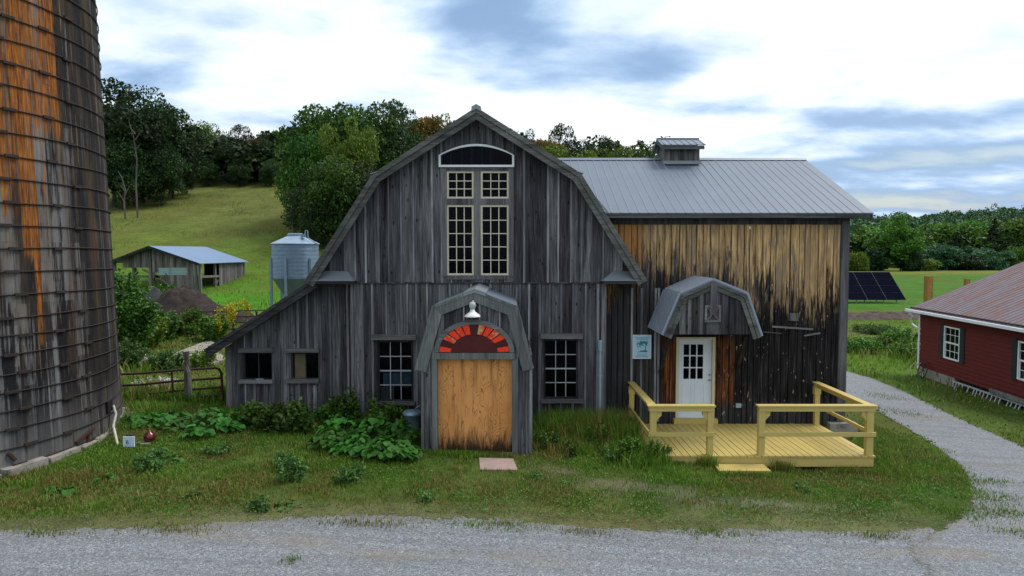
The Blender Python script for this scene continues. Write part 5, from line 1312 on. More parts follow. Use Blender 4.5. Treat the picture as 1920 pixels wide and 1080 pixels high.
mb = MB(); px_ = lambda u, v: (q[0] + W_ * u, q[2] + H_ * v)
def bl(u, v, ru, rv2, yo=.003):
    mb.prism([(q[0] + W_ * u + W_ * ru * cos(2 * pi * i / 9 + u * 9) * (1 + .25 * sin(i * 2.3 + v * 20)), q[2] + H_ * v + H_ * rv2 * sin(2 * pi * i / 9 + u * 9)) for i in range(9)], ysn - yo, ysn - yo + .002, .5)
mb.prism([px_(.18, .275), px_(.38, .31), px_(.45, .355), px_(.62, .345), px_(.70, .36), px_(.79, .345), px_(.79, .275)], ysn - .003, ysn - .001, .5)
mb.prism([px_(.58, .33), px_(.66, .40), px_(.68, .46), px_(.66, .55), px_(.71, .55), px_(.73, .45), px_(.70, .38), px_(.68, .33)], ysn - .0042, ysn - .002, .5)
for i, (u, v, a, b2) in enumerate([(.48, .67, .13, .07), (.62, .69, .11, .06), (.72, .64, .08, .08), (.40, .62, .08, .05), (.45, .73, .06, .03), (.28, .64, .05, .03), (.25, .58, .03, .03), (.26, .50, .04, .02), (.38, .53, .05, .03), (.30, .46, .03, .02), (.24, .71, .03, .015), (.33, .70, .03, .02), (.75, .71, .05, .03), (.50, .58, .05, .03), (.58, .56, .04, .02), (.44, .47, .03, .02), (.76, .57, .025, .04)]):
    bl(u, v, a, b2, .0052 + .0009 * (i % 7))
build(mb, 'tree_emblem', M['teal'], sg)

# ------------------------------------------------------------------ deck
DF = 14.45; dxl, dxr = X(1217, DF), X(1650, DF); db = YW - .04
deck = root('deck', 'pale yellow painted wooden deck with railings in front of the white door', 'deck', ((dxl + dxr) / 2, 15.8, gzf(5.4, 15.8)))
mb = MB(); n_b = 32; wd = (dxr - dxl) / n_b
for i in range(n_b): 
    j = random.uniform(-.002, .002); mb.box(dxl + wd * i + .008, dxl + wd * (i + 1) - .008, DF - .03, db, flz - .035 + j, flz + j)
build(mb, 'deck_boards', M['yellow'], deck)
mb = MB(); zb_ = flz - .245
mb.box(dxl + .03, dxr - .03, DF, DF + .045, zb_, flz - .038); mb.box(dxl + .03, dxl + .075, DF + .046, db, zb_, flz - .038); mb.box(dxr - .075, dxr - .03, DF + .046, db, zb_, flz - .038)
build(mb, 'rim_board', M['yellow'], deck)
mb = MB(); mb.box(dxl + .1, dxr - .1, DF + .05, db, flz - .16, flz - .09)
for x_ in (dxl + .3, (dxl + dxr) / 2, dxr - .3): mb.box(x_ - .1, x_ + .1, DF + .1, DF + .3, gzf(x_, DF) - .1, flz - .165)
build(mb, 'deck_framing', M['darkwood'], deck)
zt_ = CZ - (761 - 472) / F * DF; zt_ = Z(760, DF)
posts = {'fl': (X(1222, DF), X(1234, DF)), 'f2': (X(1331, DF), X(1342, DF)), 'f3': (X(1428, DF), X(1440, DF)), 'fr': (X(1633, DF), X(1646, DF))}
pd = .11
for k_, (a, b_) in posts.items():
    mb = MB(); mb.box(a, b_, DF + .0, DF + pd, flz + .001, zt_ - .13)
    s_ = 1 if k_ in ('fl', 'f3') else -1; e_x = b_ if s_ > 0 else a
    mb.prism([(e_x, zt_ - .13), (e_x + s_ * .11, zt_ - .13), (e_x + s_ * .11, zt_ - .22), (e_x, zt_ - .34)], DF + .02, DF + .08)
    build(mb, 'post', M['yellow'], deck)
bp = [(dxl + .05, dxl + .17), (dxr - .17, dxr - .05)]
for a, b_ in bp:
    mb = MB(); mb.box(a, b_, db - .16, db - .05, flz + .001, zt_ - .035); mb.box(a - .02, b_ + .02, db - .165, db - .045, zt_ - .30, zt_ - .12); build(mb, 'post', M['yellow'], deck)
def rail(name, a0, a1):
    mb = MB(); mb.box(a0, a1, DF - .045, DF + .13, zt_ - .035, zt_); mb.box(a0 + .03, a1 - .03, DF - .02, DF + .02 + pd * 0 + .0, zt_ - .13, zt_ - .036); mb.box(a0 + .03, a1 - .03, DF + .085, DF + pd + .01, zt_ - .13, zt_ - .036)
    build(mb, name, M['yellow'], deck)
    zm = Z(814, DF); mb = MB(); mb.box(a0 + .02, a1 - .02, DF - .04, DF - .002, zm - .045, zm + .045); build(mb, 'mid_rail', M['yellow'], deck)
rail('top_rail', X(1217, DF), X(1345, DF)); rail('top_rail', X(1425, DF), X(1651, DF))
for a, s_ in ((dxl + .11, 0), (dxr - .11, 1)):
    mb = MB(); mb.box(a - .085, a + .085, DF + .132, db - .02, zt_ - .035, zt_ - .001); mb.box(a - .02, a + .02, DF + .15, db - .17, zt_ - .13, zt_ - .036); build(mb, 'top_rail', M['yellow'], deck)
    zm = Z(814, DF); mb = MB(); k_ = a + (.06 if s_ else -.06); mb.box(k_ - .02, k_ + .02, DF - .02, db - .06, zm - .04, zm + .04); build(mb, 'mid_rail', M['yellow'], deck)
# loose step
sx0, sx1 = X(1350, 14.1), X(1447, 14.1); gs = gzf(5, 14)
st_ = root('wooden_step', 'low yellow wooden step lying in the grass in front of the deck', 'step', ((sx0 + sx1) / 2, 14.15, gs))
mb = MB(); mb.box(sx0, sx1, 13.93, 14.38, gs + .07, gs + .11); mb.box(sx0 + .02, sx1 - .02, 13.95, 13.98, gs - .02, gs + .069); mb.box(sx0 + .02, sx0 + .05, 13.981, 14.36, gs - .02, gs + .069); mb.box(sx1 - .05, sx1 - .02, 13.981, 14.36, gs - .02, gs + .069)
build(mb, 'step_boards', M['yellow'], st_)
mb = MB(); g_ = gzf(-.3, 13.5)
mb.hexa([(X(899, 13.1), 13.15, g_ - .05), (X(971, 13.15), 13.15, g_ - .05), (X(962, 13.8), 13.85, g_ - .05), (X(897, 13.8), 13.9, g_ - .05), (X(899, 13.1), 13.15, g_ + .035), (X(971, 13.15), 13.15, g_ + .03), (X(962, 13.8), 13.85, g_ + .035), (X(897, 13.8), 13.9, g_ + .04)], .3)
solo(mb, 'paving_slab', M['slab'], 'pinkish stone slab lying in the grass before the plywood door', 'slab', (-.33, 13.5, g_))
# galvanised can
cxn = X(771, 15.6); g_ = gzf(cxn, 15.6)
can = root('metal_can', 'galvanised metal can with lid standing between the porch and the window', 'can', (cxn, 15.6, g_))
zt2 = Z(768, 15.6)
mb = MB(); mb.lathe((cxn, 15.6, 0), [(.17, g_ - .02), (.19, g_ + .2), (.2, zt2 - .12), (.215, zt2 - .115), (.215, zt2 - .09), (.2, zt2 - .085)], 22); build(mb, 'can_body', M['galv'], can, True)
mb = MB(); mb.lathe((cxn, 15.6, 0), [(.225, zt2 - .10), (.225, zt2 - .06), (.18, zt2 - .03), (.05, zt2), (.0, zt2)], 22); mb.tube([(cxn + .05, 15.58, zt2 - .01), (cxn + .09, 15.5, zt2 + .05), (cxn + .2, 15.5, zt2 + .13)], .012, 6); build(mb, 'can_lid', M['galv'], can, True)

# ------------------------------------------------------------------ silo
def silo_phi(px):
    """angle (on the silo's skin) first met by the sight line of column px"""
    d = Vector(((px - 960) / F, 1.0)).normalized(); c = Vector(SC); b = d.dot(c); q = b * b - c.length_squared + SR * SR
    t = b - math.sqrt(max(q, 0)); p = d * t - c; return math.atan2(p.y, p.x)
def u_of(px): return (silo_phi(px) % (2 * pi)) * SR
sg0 = .20
def sr_at(z): return SR - .030 * max(0, z - .3)
silo = root('silo', 'tall round stave silo streaked black and orange, bound with thin rusty hoops', 'silo', (SC[0], SC[1], sg0))
M['silo'] = silo_mat(u_of)
V = []; Fc = []; rv = []; uu = []; hh = []; NS = 104; rowh = .76; colr = [random.random() for _ in range(NS)]; zz = sg0 + .1; nrows = 17
for i in range(NS):
    a0 = 2 * pi * i / NS; a1 = 2 * pi * (i + 1) / NS; off_ = (i % 2) * .38; g = .0018 / SR
    for j in range(-1, nrows):
        z0 = zz + j * rowh + off_; z1 = z0 + rowh
        z0 = max(z0, zz); 
        if z1 <= zz: continue
        q0, q1 = z0, z1 - .0004; dr_ = random.uniform(-.002, .002); r_ = .6 * colr[i] + .4 * random.random(); b0 = len(V)
        for (aa, zq) in ((a0 + g, q0), (a1 - g, q0), (a1 - g, q1), (a0 + g, q1)):
            R_ = sr_at(zq) + dr_; V.append((SC[0] + R_ * cos(aa), SC[1] + R_ * sin(aa), zq)); uu.append(aa * SR); hh.append(zq)
        for (aa, zq) in ((a0 + g, q0), (a1 - g, q0), (a1 - g, q1), (a0 + g, q1)):
            R_ = sr_at(zq) - .012; V.append((SC[0] + R_ * cos(aa), SC[1] + R_ * sin(aa), zq)); uu.append(aa * SR); hh.append(zq)
        for f in ((0, 1, 2, 3), (0, 4, 5, 1), (1, 5, 6, 2), (2, 6, 7, 3), (3, 7, 4, 0)): Fc.append([b0 + k for k in f]); rv.append(r_)
o = npmesh('stave_wall', V, Fc, np.array(rv), M['silo'], silo, tuple(-Vector(silo.location)), extra={'u': np.array(uu), 'h': np.array(hh)})
mb = MB(); zt = zz + nrows * rowh; mb.lathe((SC[0], SC[1], 0), [(sr_at(zz) - .012, zz - .3), (sr_at(zt) - .012, zt + .3)], 104, .5); build(mb, 'inner_shell', M['black'], silo)
mb = MB(); mb.lathe((SC[0], SC[1], 0), [(sr_at(zt) + .1, zt + .2), (2.6, zt + 1.6), (1.2, zt + 2.3), (.0, zt + 2.5)], 48, .5); build(mb, 'dome_roof', M['galv'], silo)
hz_list = []; z_ = sg0 + .22
while z_ < zt: hz_list.append(z_); z_ += .335 if z_ < 3.0 else .42
hoop_mb = MB(); hb = MB()
for k_, z_ in enumerate(hz_list):
    R_ = sr_at(z_) + .018; pts_ = []
    ph = random.random() * 6; 
    for i in range(105):
        a = 2 * pi * i / 104; pts_.append((SC[0] + R_ * cos(a), SC[1] + R_ * sin(a), z_ + .012 * sin(a * 3 + ph) + .01 * sin(a * 7 + ph * 2)))
    hoop_mb = MB(); hb = MB(); hoop_mb.tube(pts_, .0125, 5, cap=False); ho = build(hoop_mb, 'hoop', M['hoop'], silo)
    for px in ((118, 40) if k_ % 2 else (20, 160)):
        a = silo_phi(px) + random.uniform(-.02, .02); p = Vector((SC[0] + (R_ + .015) * cos(a), SC[1] + (R_ + .015) * sin(a), z_)); t = Vector((-sin(a), cos(a), 0))
        hb = MB(); hb.beam(p - t * .12, p + t * .12, .035, .05); build(hb, 'lug', M['hoop'], ho)

a = 0
while a < 2 * pi:
    mb = MB()
    w_ = random.uniform(.12, .2); h_ = random.uniform(.14, .26) + .05; j = random.uniform(-.05, .05)
    if random.random() < .88:
        p = []
        for zq in (-.4, h_):
            for (rr, aa) in ((SR - .1, a), (SR + .16 + j, a + .008), (SR + .16 + j + random.uniform(-.03, .03), a + w_ - .008), (SR - .1, a + w_)):
                p.append((SC[0] + rr * cos(aa), SC[1] + rr * sin(aa), gzf(SC[0] + rr * cos(aa), SC[1] + rr * sin(aa)) * .5 + sg0 * .5 + zq - .08))
        mb.hexa(p); build(mb, 'foundation_block', M['concrete'], silo)
    a += w_

a = silo_phi(196); mb = MB(); p = Vector((SC[0] + (SR + .01) * cos(a), SC[1] + (SR + .01) * sin(a), Z(757, 14.9))); t = Vector((-sin(a), cos(a), 0)); mb.beam(p - t * .13, p + t * .13, .04, .24); build(mb, 'dark_hatch', M['black'], silo)
mb = MB()
for px0, py0, px1, py1 in ((130, 830, 152, 812), (152, 812, 165, 803), (0, 850, 14, 862), (150, 838, 154, 815)):
    q0 = None
    Y0 = 13.6 if px0 > 50 else 12.15
    aa, bb = silo_phi(px0), silo_phi(px1)
    def sp(ph, py):
        x_, y_ = SC[0] + (SR + .02) * cos(ph), SC[1] + (SR + .02) * sin(ph); return (x_, y_, Z(py, y_))
    mb = MB(); mb.beam(sp(aa, py0), sp(bb, py1), .05, .05); build(mb, 'iron_brace', M['rust'], silo)
# white hose hanging from the silo hatch
a1p = Vector((SC[0] + (SR + .06) * cos(silo_phi(199)), SC[1] + (SR + .06) * sin(silo_phi(199)), 0)); gp = Vector(G(221, 838))
mb = MB(); mb.tube([(a1p.x, a1p.y, Z(760, a1p.y)), (a1p.x + .08, a1p.y - .05, Z(775, a1p.y)), (a1p.x + .1, a1p.y - .2, Z(800, a1p.y - .2)), (gp.x - .15, gp.y + .15, gp.z + .3), (gp.x, gp.y, gp.z + .02)], .024, 8)
solo(mb, 'hose', M['hose'], 'off-white hose hanging from the silo down into the grass', 'hose', tuple(gp))
# marker board B
gp = Vector(G(241, 845)); ys_ = gp.y
mk = root('marker_sign', 'small white square board marked B standing in the grass by the silo', 'sign', tuple(gp))
q = rect(231, 252, 818.5, 838, ys_)
mb = MB(); mb.box(q[0], q[1], ys_, ys_ + .02, q[2], q[3], .5); build(mb, 'sign_board', M['signwhite'], mk)
mb = MB(); e = .012; mb.box(q[0], q[1], ys_ - .004, ys_ - .001, q[3] - e, q[3]); mb.box(q[0], q[0] + e, ys_ - .004, ys_ - .001, q[2], q[3] - e); mb.box(q[1] - e, q[1], ys_ - .004, ys_ - .001, q[2], q[3] - e); build(mb, 'sign_border', M['signframe'], mk)
mb = MB(); mb.box((q[0] + q[1]) / 2 - .02, (q[0] + q[1]) / 2 + .02, ys_ + .021, ys_ + .05, gp.z - .1, q[3] - .03); mb.box(q[0] + .05, q[1] - .04, ys_ + .022, ys_ + .06, q[3] - .02, q[3] + .03); build(mb, 'stake', M['darkwood'], mk)
text_mesh('B', 'letter', .115, ((q[0] + q[1]) / 2 - .03, ys_ - .004, q[2] + .055), M['navy'], mk)
# dark red round tank lying in weeds
gp = Vector(G(281, 833)); rr = .115
tk = root('red_canister', 'round dark red canister lying in the weeds beside the marker board', 'canister', tuple(gp))
mb = MB(); mb.lathe((gp.x, gp.y, gp.z + .13), [(.0, -rr), (rr * .6, -rr * .85), (rr, -rr * .2), (rr, rr * .3), (rr * .75, rr * .8), (rr * .25, rr * 1.02), (rr * .25, rr * 1.3), (0, rr * 1.32)], 20); build(mb, 'canister_body', M['maroon'], tk, True)
mb = MB(); mb.tube([(gp.x - .08, gp.y - .04, gp.z + .05), (gp.x - .2, gp.y - .08, gp.z + .02), (gp.x - .28, gp.y - .1, gp.z + .03)], [.03, .035, .01], 7); mb.box(gp.x - .1, gp.x + .06, gp.y - .2, gp.y - .08, gp.z - .02, gp.z + .05); build(mb, 'canister_fitting', M['concrete'], tk)

# ------------------------------------------------------------------ gate and fence on the left
YGt = 17.6
gt = root('pipe_gate', 'rusty five-bar pipe gate between the silo and the barn corner', 'gate', (X(320, YGt), YGt, gzf(X(320, YGt), YGt)))
def gp3(px, py): x_, z_ = P(px, py, YGt); return (x_, YGt, z_)
mb = MB()
for ya, yb2 in ((701, 690), (722, 709), (742, 726), (756, 741), (768, 756), (778, 768)):
    mb.tube([gp3(195, ya + 2), gp3(260, ya - 1 + random.uniform(-1, 1)), gp3(330, (ya + yb2) / 2 - 1), gp3(404 if ya == 701 else 414, yb2)] + ([gp3(411, 692), gp3(415, 700)] if ya == 701 else []), .031, 7)
build(mb, 'gate_bars', M['rust'], gt)
mb = MB(); mb.tube([gp3(415, 698), gp3(417, 730), gp3(419, 772)], .034, 8); build(mb, 'end_post', M['rust'], gt)
mb = MB(); mb.tube([gp3(322, 694), gp3(326, 772)], .026, 7); mb.tube([gp3(200, 698), gp3(200, 776)], .026, 7); build(mb, 'gate_stay', M['rust'], gt)
mb = MB(); x_ = X(346, 17.4); gg = gzf(x_, 17.4); mb.tube([(x_ + .02, 17.45, gg - .3), (x_, 17.45, 1.2), (x_ - .03, 17.45, Z(659, 17.45))], [.095, .09, .085], 10)
fp = solo(mb, 'fence_post', M['post'], 'grey wooden post standing against the rusty gate', 'post', (x_, 17.45, gg))
# scrap hopper behind gate
YS = 19.4
sc_ = root('scrap_hopper', 'dark sheet-metal hopper dumped behind the rusty gate', 'scrap', (X(262, YS), YS, gzf(X(262, YS), YS)))
def h3(px, py, Y): x_, z_ = P(px, py, Y); return (x_, Y, z_)
mb = MB(); mb.hexa([h3(222, 760, YS), h3(300, 760, YS), h3(312, 757, YS + 1.3), h3(225, 757, YS + 1.3), h3(215, 729, YS), h3(277, 741, YS), h3(292, 722, YS + 1.3), h3(230, 724, YS + 1.3)], .5)
mb.hexa([h3(218, 733, YS - .08), h3(270, 749, YS - .08), h3(272, 749, YS - .02), h3(218, 733, YS - .02), h3(216, 728, YS - .08), h3(279, 737, YS - .08), h3(279, 737, YS - .02), h3(216, 728, YS - .02)], .2)
build(mb, 'hopper_shell', M['charcoal'], sc_)
mb = MB(); mb.hexa([h3(218, 772, YS - .3), h3(270, 772, YS - .3), h3(270, 770, YS - .1), h3(218, 770, YS - .1), h3(218, 756, YS - .3), h3(268, 758, YS - .3), h3(268, 756, YS - .1), h3(218, 755, YS - .1)], .4); build(mb, 'red_skirt', M['redscrap'], sc_)
# concrete pads
for k_, (c, lbl) in enumerate([([(272, 690), (335, 664), (352, 676), (330, 695)], 'cracked concrete pad seen through the weeds behind the gate'), ([(330, 664), (392, 640), (420, 656), (350, 676)], 'long pale concrete pad leading away through the weeds'), ([(378, 678), (410, 664), (425, 676), (385, 690)], 'small concrete pad close to the lean-to eave')]):
    ps = [G(*p_) for p_ in c]; mb = MB(); zz_ = max(p_[2] for p_ in ps) + .06
    mb.hexa([(p_[0], p_[1], p_[2] - .2) for p_ in ps] + [(p_[0], p_[1], p_[2] + .06) for p_ in ps], .4)
    solo(mb, 'concrete_pad', M['concrete'], lbl, 'slab', ps[0], 'concrete pads behind the gate')
# far pipe fence
YFn = 31.0
ff = root('pipe_fence', 'long low rusty pipe fence crossing in front of the dung heap', 'fence', (X(350, YFn), YFn, gzf(X(350, YFn), YFn)))
mb = MB()
for dy in (0, 12, 24, 36):
    mb.tube([h3(150, 590 + dy, YFn), h3(300, 588 + dy, YFn), h3(400, 584 + dy * .95, YFn), h3(560, 580 + dy * .9, YFn)], .03, 6)
build(mb, 'fence_rail', M['rust'], ff)
for px in (190, 258, 312, 366, 436, 480):
    mb = MB(); x_ = X(px, YFn); mb.tube([(x_, YFn, gzf(x_, YFn) - .2), (x_, YFn, Z(584, YFn))], .05, 7); build(mb, 'fence_post', M['rust'], ff)
mb = MB(); x_, y_, z_ = X(258, 26), 26, gzf(X(258, 26), 26); mb.tube([(x_, 26, z_ - .2), (x_ - .05, 26, Z(590, 26))], .08, 8)
solo(mb, 'fence_post', M['post'], 'dark leaning post among the bushes beside the silo', 'post', (x_, 26, z_))

# manure heap
def heap(px, Y, rx_, ry_, h_, seed, mat, label, name='dung_heap', lump=.3):
    rng = np.random.default_rng(seed); cx_ = X(px, Y); n = 60; a = np.linspace(-1, 1, n); gx_, gy_ = np.meshgrid(a, a); r2 = np.hypot(gx_, gy_)
    xx = cx_ + gx_ * rx_; yy = Y + gy_ * ry_
    prof_ = np.clip(1 - r2, 0, 1) ** .8
    zz_ = h_ * prof_ * (1 + lump * (vnoise(xx + 50, yy, .9, seed) - .5) * 2) + .16 * (vnoise(xx, yy, .3, seed + 1) - .5) * np.clip(prof_ * 4, 0, 1) + .12 * (vnoise(xx, yy, .14, seed + 2) - .5) * np.clip(prof_ * 4, 0, 1)
    g = gz(xx, yy); V = np.stack([xx - cx_, yy - Y, g + np.where(r2 < 1, zz_, -.3) - gzf(cx_, Y) - .02], -1).reshape(-1, 3); idx = np.arange(n * n).reshape(n, n)
    Fq = np.stack([idx[:-1, :-1], idx[:-1, 1:], idx[1:, 1:], idx[1:, :-1]], -1).reshape(-1, 4)
    return npmesh(name, V, Fq, None, M[mat], None, (cx_, Y, gzf(cx_, Y)), smooth=False)
o = heap(345, 37, 2.2, 2.0, 2.5, 3, 'soil', ''); tag(o, 'dark brown steep heap of dung in front of the open shed', 'heap')
o = heap(405, 36.0, 2.3, 1.5, 1.0, 5, 'soil', ''); tag(o, 'low dark spill running off from the steep dung heap', 'heap')
o = heap(292, 36.5, 1.7, 1.3, 1.7, 6, 'charcoal', ''); tag(o, 'black rounded shoulder of wrapped bales beside the dung heap', 'heap')
for px in (1600, 1640, 1680, 1720):
    pass
mb = None
o = heap(1650, 56.5, 6.5, 1.7, .55, 9, 'soilrough', '', 'soil_bank'); tag(o, 'long dark bank of bare soil below the solar panels', 'soil bank')

# ------------------------------------------------------------------ shed on the meadow
Y0s, Y1s = 48.0, 56.0; sxl, sxr = X(212, Y0s), X(375, Y0s); gsh = 1.27
zev, zpk = Z(491, Y0s), Z(461, Y0s - .4); xm = X(288, Y0s)
shed = root('shed', 'open weathered pole shed with blue metal roof on the meadow', 'shed', ((sxl + sxr) / 2, 50, gsh))
zev_l = Z(490, Y0s); pf = poly_fn([(sxl, zev_l - .05), (xm, zpk - .1), (sxr, zev - .05)])
mb = MB(); o0, o1 = sxl - .25, sxr + .25
def rfz(x): return float(np.interp(x, [o0, xm, o1], [zev_l - .10, zpk, zev - .10]))
for a, b_ in ((o0, xm), (xm, o1)):
    mb.hexa([(a, Y0s - .5, rfz(a) - .04), (b_, Y0s - .5, rfz(b_) - .04), (b_, Y1s + .4, rfz(b_) - .04), (a, Y1s + .4, rfz(a) - .04), (a, Y0s - .5, rfz(a)), (b_, Y0s - .5, rfz(b_)), (b_, Y1s + .4, rfz(b_)), (a, Y1s + .4, rfz(a))], .2)
build(mb, 'roof', M['shedroof'], shed)
mb = MB()
for a, b_ in ((o0, xm), (xm, o1)):
    mb.hexa([(a, Y0s - .53, rfz(a) - .17), (b_, Y0s - .53, rfz(b_) - .17), (b_, Y0s - .501, rfz(b_) - .17), (a, Y0s - .501, rfz(a) - .17), (a, Y0s - .53, rfz(a) + .01), (b_, Y0s - .53, rfz(b_) + .01), (b_, Y0s - .501, rfz(b_) + .01), (a, Y0s - .501, rfz(a) + .01)], .2)
build(mb, 'rake_board', M['darkwood'], shed)
zo = Z(502, Y0s)
A = MB()
a_, _ = boards(lambda x: zo, lambda x: pf(x), X(231, Y0s), X(280, Y0s), Y0s, (.15, .25), btv=False, jit=.03); A.merge(a_)
a_, _ = boards(lambda x: (zo - .35 if x < X(312, Y0s) else gsh + .1), lambda x: pf(x), X(286, Y0s), X(363, Y0s), Y0s, (.15, .25), [rect(297, 350, 502, 516, Y0s)], btv=False, jit=.03); A.merge(a_)
a_, _ = boards(lambda x: gsh - .3, lambda x: pf(x), sxl, X(219, Y0s), Y0s, (.15, .25), btv=False, jit=.03); A.merge(a_)
build(A, 'front_wall', M['shedwood'], shed)
mb = MB(); q = rect(297, 350, 502, 516, Y0s)
for i in range(5): z_ = q[2] + (q[3] - q[2]) * i / 5; mb.box(q[0], q[1], Y0s + .02, Y0s + .06, z_ + .02, z_ + (q[3] - q[2]) / 5 - .01)
build(mb, 'louvre_window', M['bin'], shed)
mb = MB()
for px in (250, 281, 366, 374): x_ = X(px, Y0s); mb = MB(); mb.box(x_ - .09, x_ + .09, Y0s + .05, Y0s + .22, gsh - .4, pf(x_) - .05); build(mb, 'pole', M['post'], shed)
for x_ in (sxl + .1, sxr - .1):
    for y_ in (50.6, 53.2, 55.8): mb = MB(); mb.box(x_ - .08, x_ + .08, y_, y_ + .16, gsh - .4, zev - .15); build(mb, 'pole', M['post'], shed)
A = MB(); yy = 51.2
while yy < Y1s:
    w_ = random.uniform(.16, .26); rv_ = random.random(); j = random.uniform(0, .02)
    A.box(sxr - .03 + j, sxr + j, yy, yy + w_ - .01, gsh - .1 + random.uniform(-.1, .1), zev - .12, rv_); yy += w_
build(A, 'side_wall', M['shedwood'], shed)
A = MB(); A.box(xm, sxr, Y1s - .03, Y1s, gsh - .3, zev - .1); build(A, 'back_wall', M['darkwood'], shed)
mb = MB()
for (a, b_) in (((sxr, 48.2, Z(519, 48)), (sxr, 51.3, Z(518, 51))), ((sxr, 48.2, Z(549, 48)), (sxr, 51.3, Z(545, 51))), ((sxr - .02, 51.0, Z(525, 51)), (sxr, 50.3, Z(545, 50.3))),
                ((X(218, 48), 48.1, Z(518, 48)), (X(345, 48), 48.1, Z(519, 48))), ((X(219, 48), 48.1, Z(528, 48)), (X(245, 48), 48.1, Z(522, 48))), ((X(222, 47), 47.0, Z(544, 47)), (X(300, 47), 47.0, Z(545, 47))),
                ((X(266, 48), 48.1, Z(505, 48)), (X(284, 48), 48.1, Z(514, 48))), ((X(286, 48), 48.1, Z(513, 48)), (X(312, 48), 48.1, Z(532, 48)))):
    mb.beam(a, b_, .05, .16)
build(mb, 'rail', M['post'], shed)

# ------------------------------------------------------------------ feed bin
YB = 33.0; bx = X(555, YB); br = (X(597, YB) - X(513, YB)) / 2; g_ = gzf(bx, YB)
fb = root('feed_bin', 'corrugated blue-grey feed bin with a conical roof behind the lean-to', 'bin', (bx, YB, g_))
z0, z1 = Z(521, YB), Z(457, YB); prof = []; nc = 26
for i in range(nc * 4 + 1): t = i / (nc * 4); prof.append((br + .022 * sin(t * nc * 2 * pi), z0 + (z1 - z0) * t))
mb = MB(); mb.lathe((bx, YB, 0), prof, 40, .3); build(mb, 'bin_body', M['bin'], fb, True)
mb = MB(); zt_b = Z(441, YB); mb.lathe((bx, YB, 0), [(br + .06, z1 - .02), (br + .05, z1 + .01), (.34, zt_b - .03), (.34, zt_b)], 40, .1); build(mb, 'bin_roof', M['bin'], fb)
mb = MB(); mb.lathe((bx, YB, 0), [(.36, zt_b - .02), (.36, zt_b + .07), (.30, zt_b + .09), (0, zt_b + .09)], 24, .1); build(mb, 'fill_lid', M['galv'], fb)
mb = MB(); mb.lathe((bx, YB, 0), [(br, z0), (.25, z0 - 1.35), (.22, z0 - 1.5)], 40, .3); build(mb, 'hopper_cone', M['bincone'], fb)
for k_ in range(6):
    a = 2 * pi * k_ / 6 + .42; x_, y_ = bx + (br + .05) * cos(a), YB + (br + .05) * sin(a); mb = MB(); mb.box(x_ - .05, x_ + .05, y_ - .05, y_ + .05, gzf(x_, y_) - .2, z0 + .95); build(mb, 'leg', M['bin'], fb)
mb = MB(); mb.tube([(bx + .62, YB - .5, z1 + .35), (bx + .66, YB - .5, z1 + .62), (bx + .75, YB - .5, z1 + .62), (bx + .78, YB - .5, z1 + .25), (bx + br + .12, YB - .3, z1 - .03)], .03, 6); mb.box(bx + .42, bx + .62, YB - .5, YB - .3, z1 + .3, z1 + .45); build(mb, 'hatch_lever', M['galv'], fb)

# ------------------------------------------------------------------ solar array
Yp0, Yp1 = 73.0, 76.4; pxl, pxr = X(1520, 73), X(1700, 73); zp0, zp1 = Z(562, Yp0), Z(510, Yp1)
sa = root('solar_panels', 'tilted black solar array on a ground frame beyond the drive', 'solar panel', ((pxl + pxr) / 2, 74.5, gzf(36, 74.5)))
ncol, nrow = 5, 4; cwid = (pxr - pxl) / ncol
frm = MB(); 
def pp(u, v, h=0): return (pxl + (pxr - pxl) * u, Yp0 + (Yp1 - Yp0) * v - h * .7, zp0 + (zp1 - zp0) * v + h * .7)
mb = MB()
mb.hexa([pp(0, 0, -.05), pp(1, 0, -.05), pp(1, 1, -.05), pp(0, 1, -.05), pp(0, 0, -.0), pp(1, 0, -.0), pp(1, 1, -.0), pp(0, 1, -.0)], .5); build(mb, 'panel_frame', M['solarframe'], sa)
for i in range(ncol):
    for j in range(nrow):
        mb = MB(); u0, u1, v0, v1 = (i + .012) / ncol, (i + .988) / ncol, (j + .02) / nrow, (j + .98) / nrow
        mb.hexa([pp(u0, v0, .001), pp(u1, v0, .001), pp(u1, v1, .001), pp(u0, v1, .001), pp(u0, v0, .02), pp(u1, v0, .02), pp(u1, v1, .02), pp(u0, v1, .02)], .5); build(mb, 'panel', M['solar'], sa)
mb = MB()
for i in range(5):
    u = .08 + i * .21
    for v in (.12, .85):
        p = pp(u, v); mb.tube([(p[0], p[1], gzf(p[0], p[1]) - .2), (p[0], p[1], p[2] - .05)], .06, 6)
build(mb, 'support_post', M['galv'], sa)
for px, py, w_, Y_, lb in ((1744, 518, .5, 58, 'thick new timber post rising behind the red roof edge'), (1815, 523, .35, 60, 'short new timber post just showing over the red roof')):
    x_ = X(px, Y_); g_ = gzf(x_, Y_); mb = MB(); mb.box(x_ - w_ / 2, x_ + w_ / 2, Y_, Y_ + w_, g_ - .2, Z(py, Y_)); mb.box(x_ - w_ * .1, x_ - w_ * .02, Y_ - .02, Y_ - .001, g_, Z(py, Y_) - .02)
    solo(mb, 'timber_post', M['yellowpost'], lb, 'post', (x_, Y_, g_))

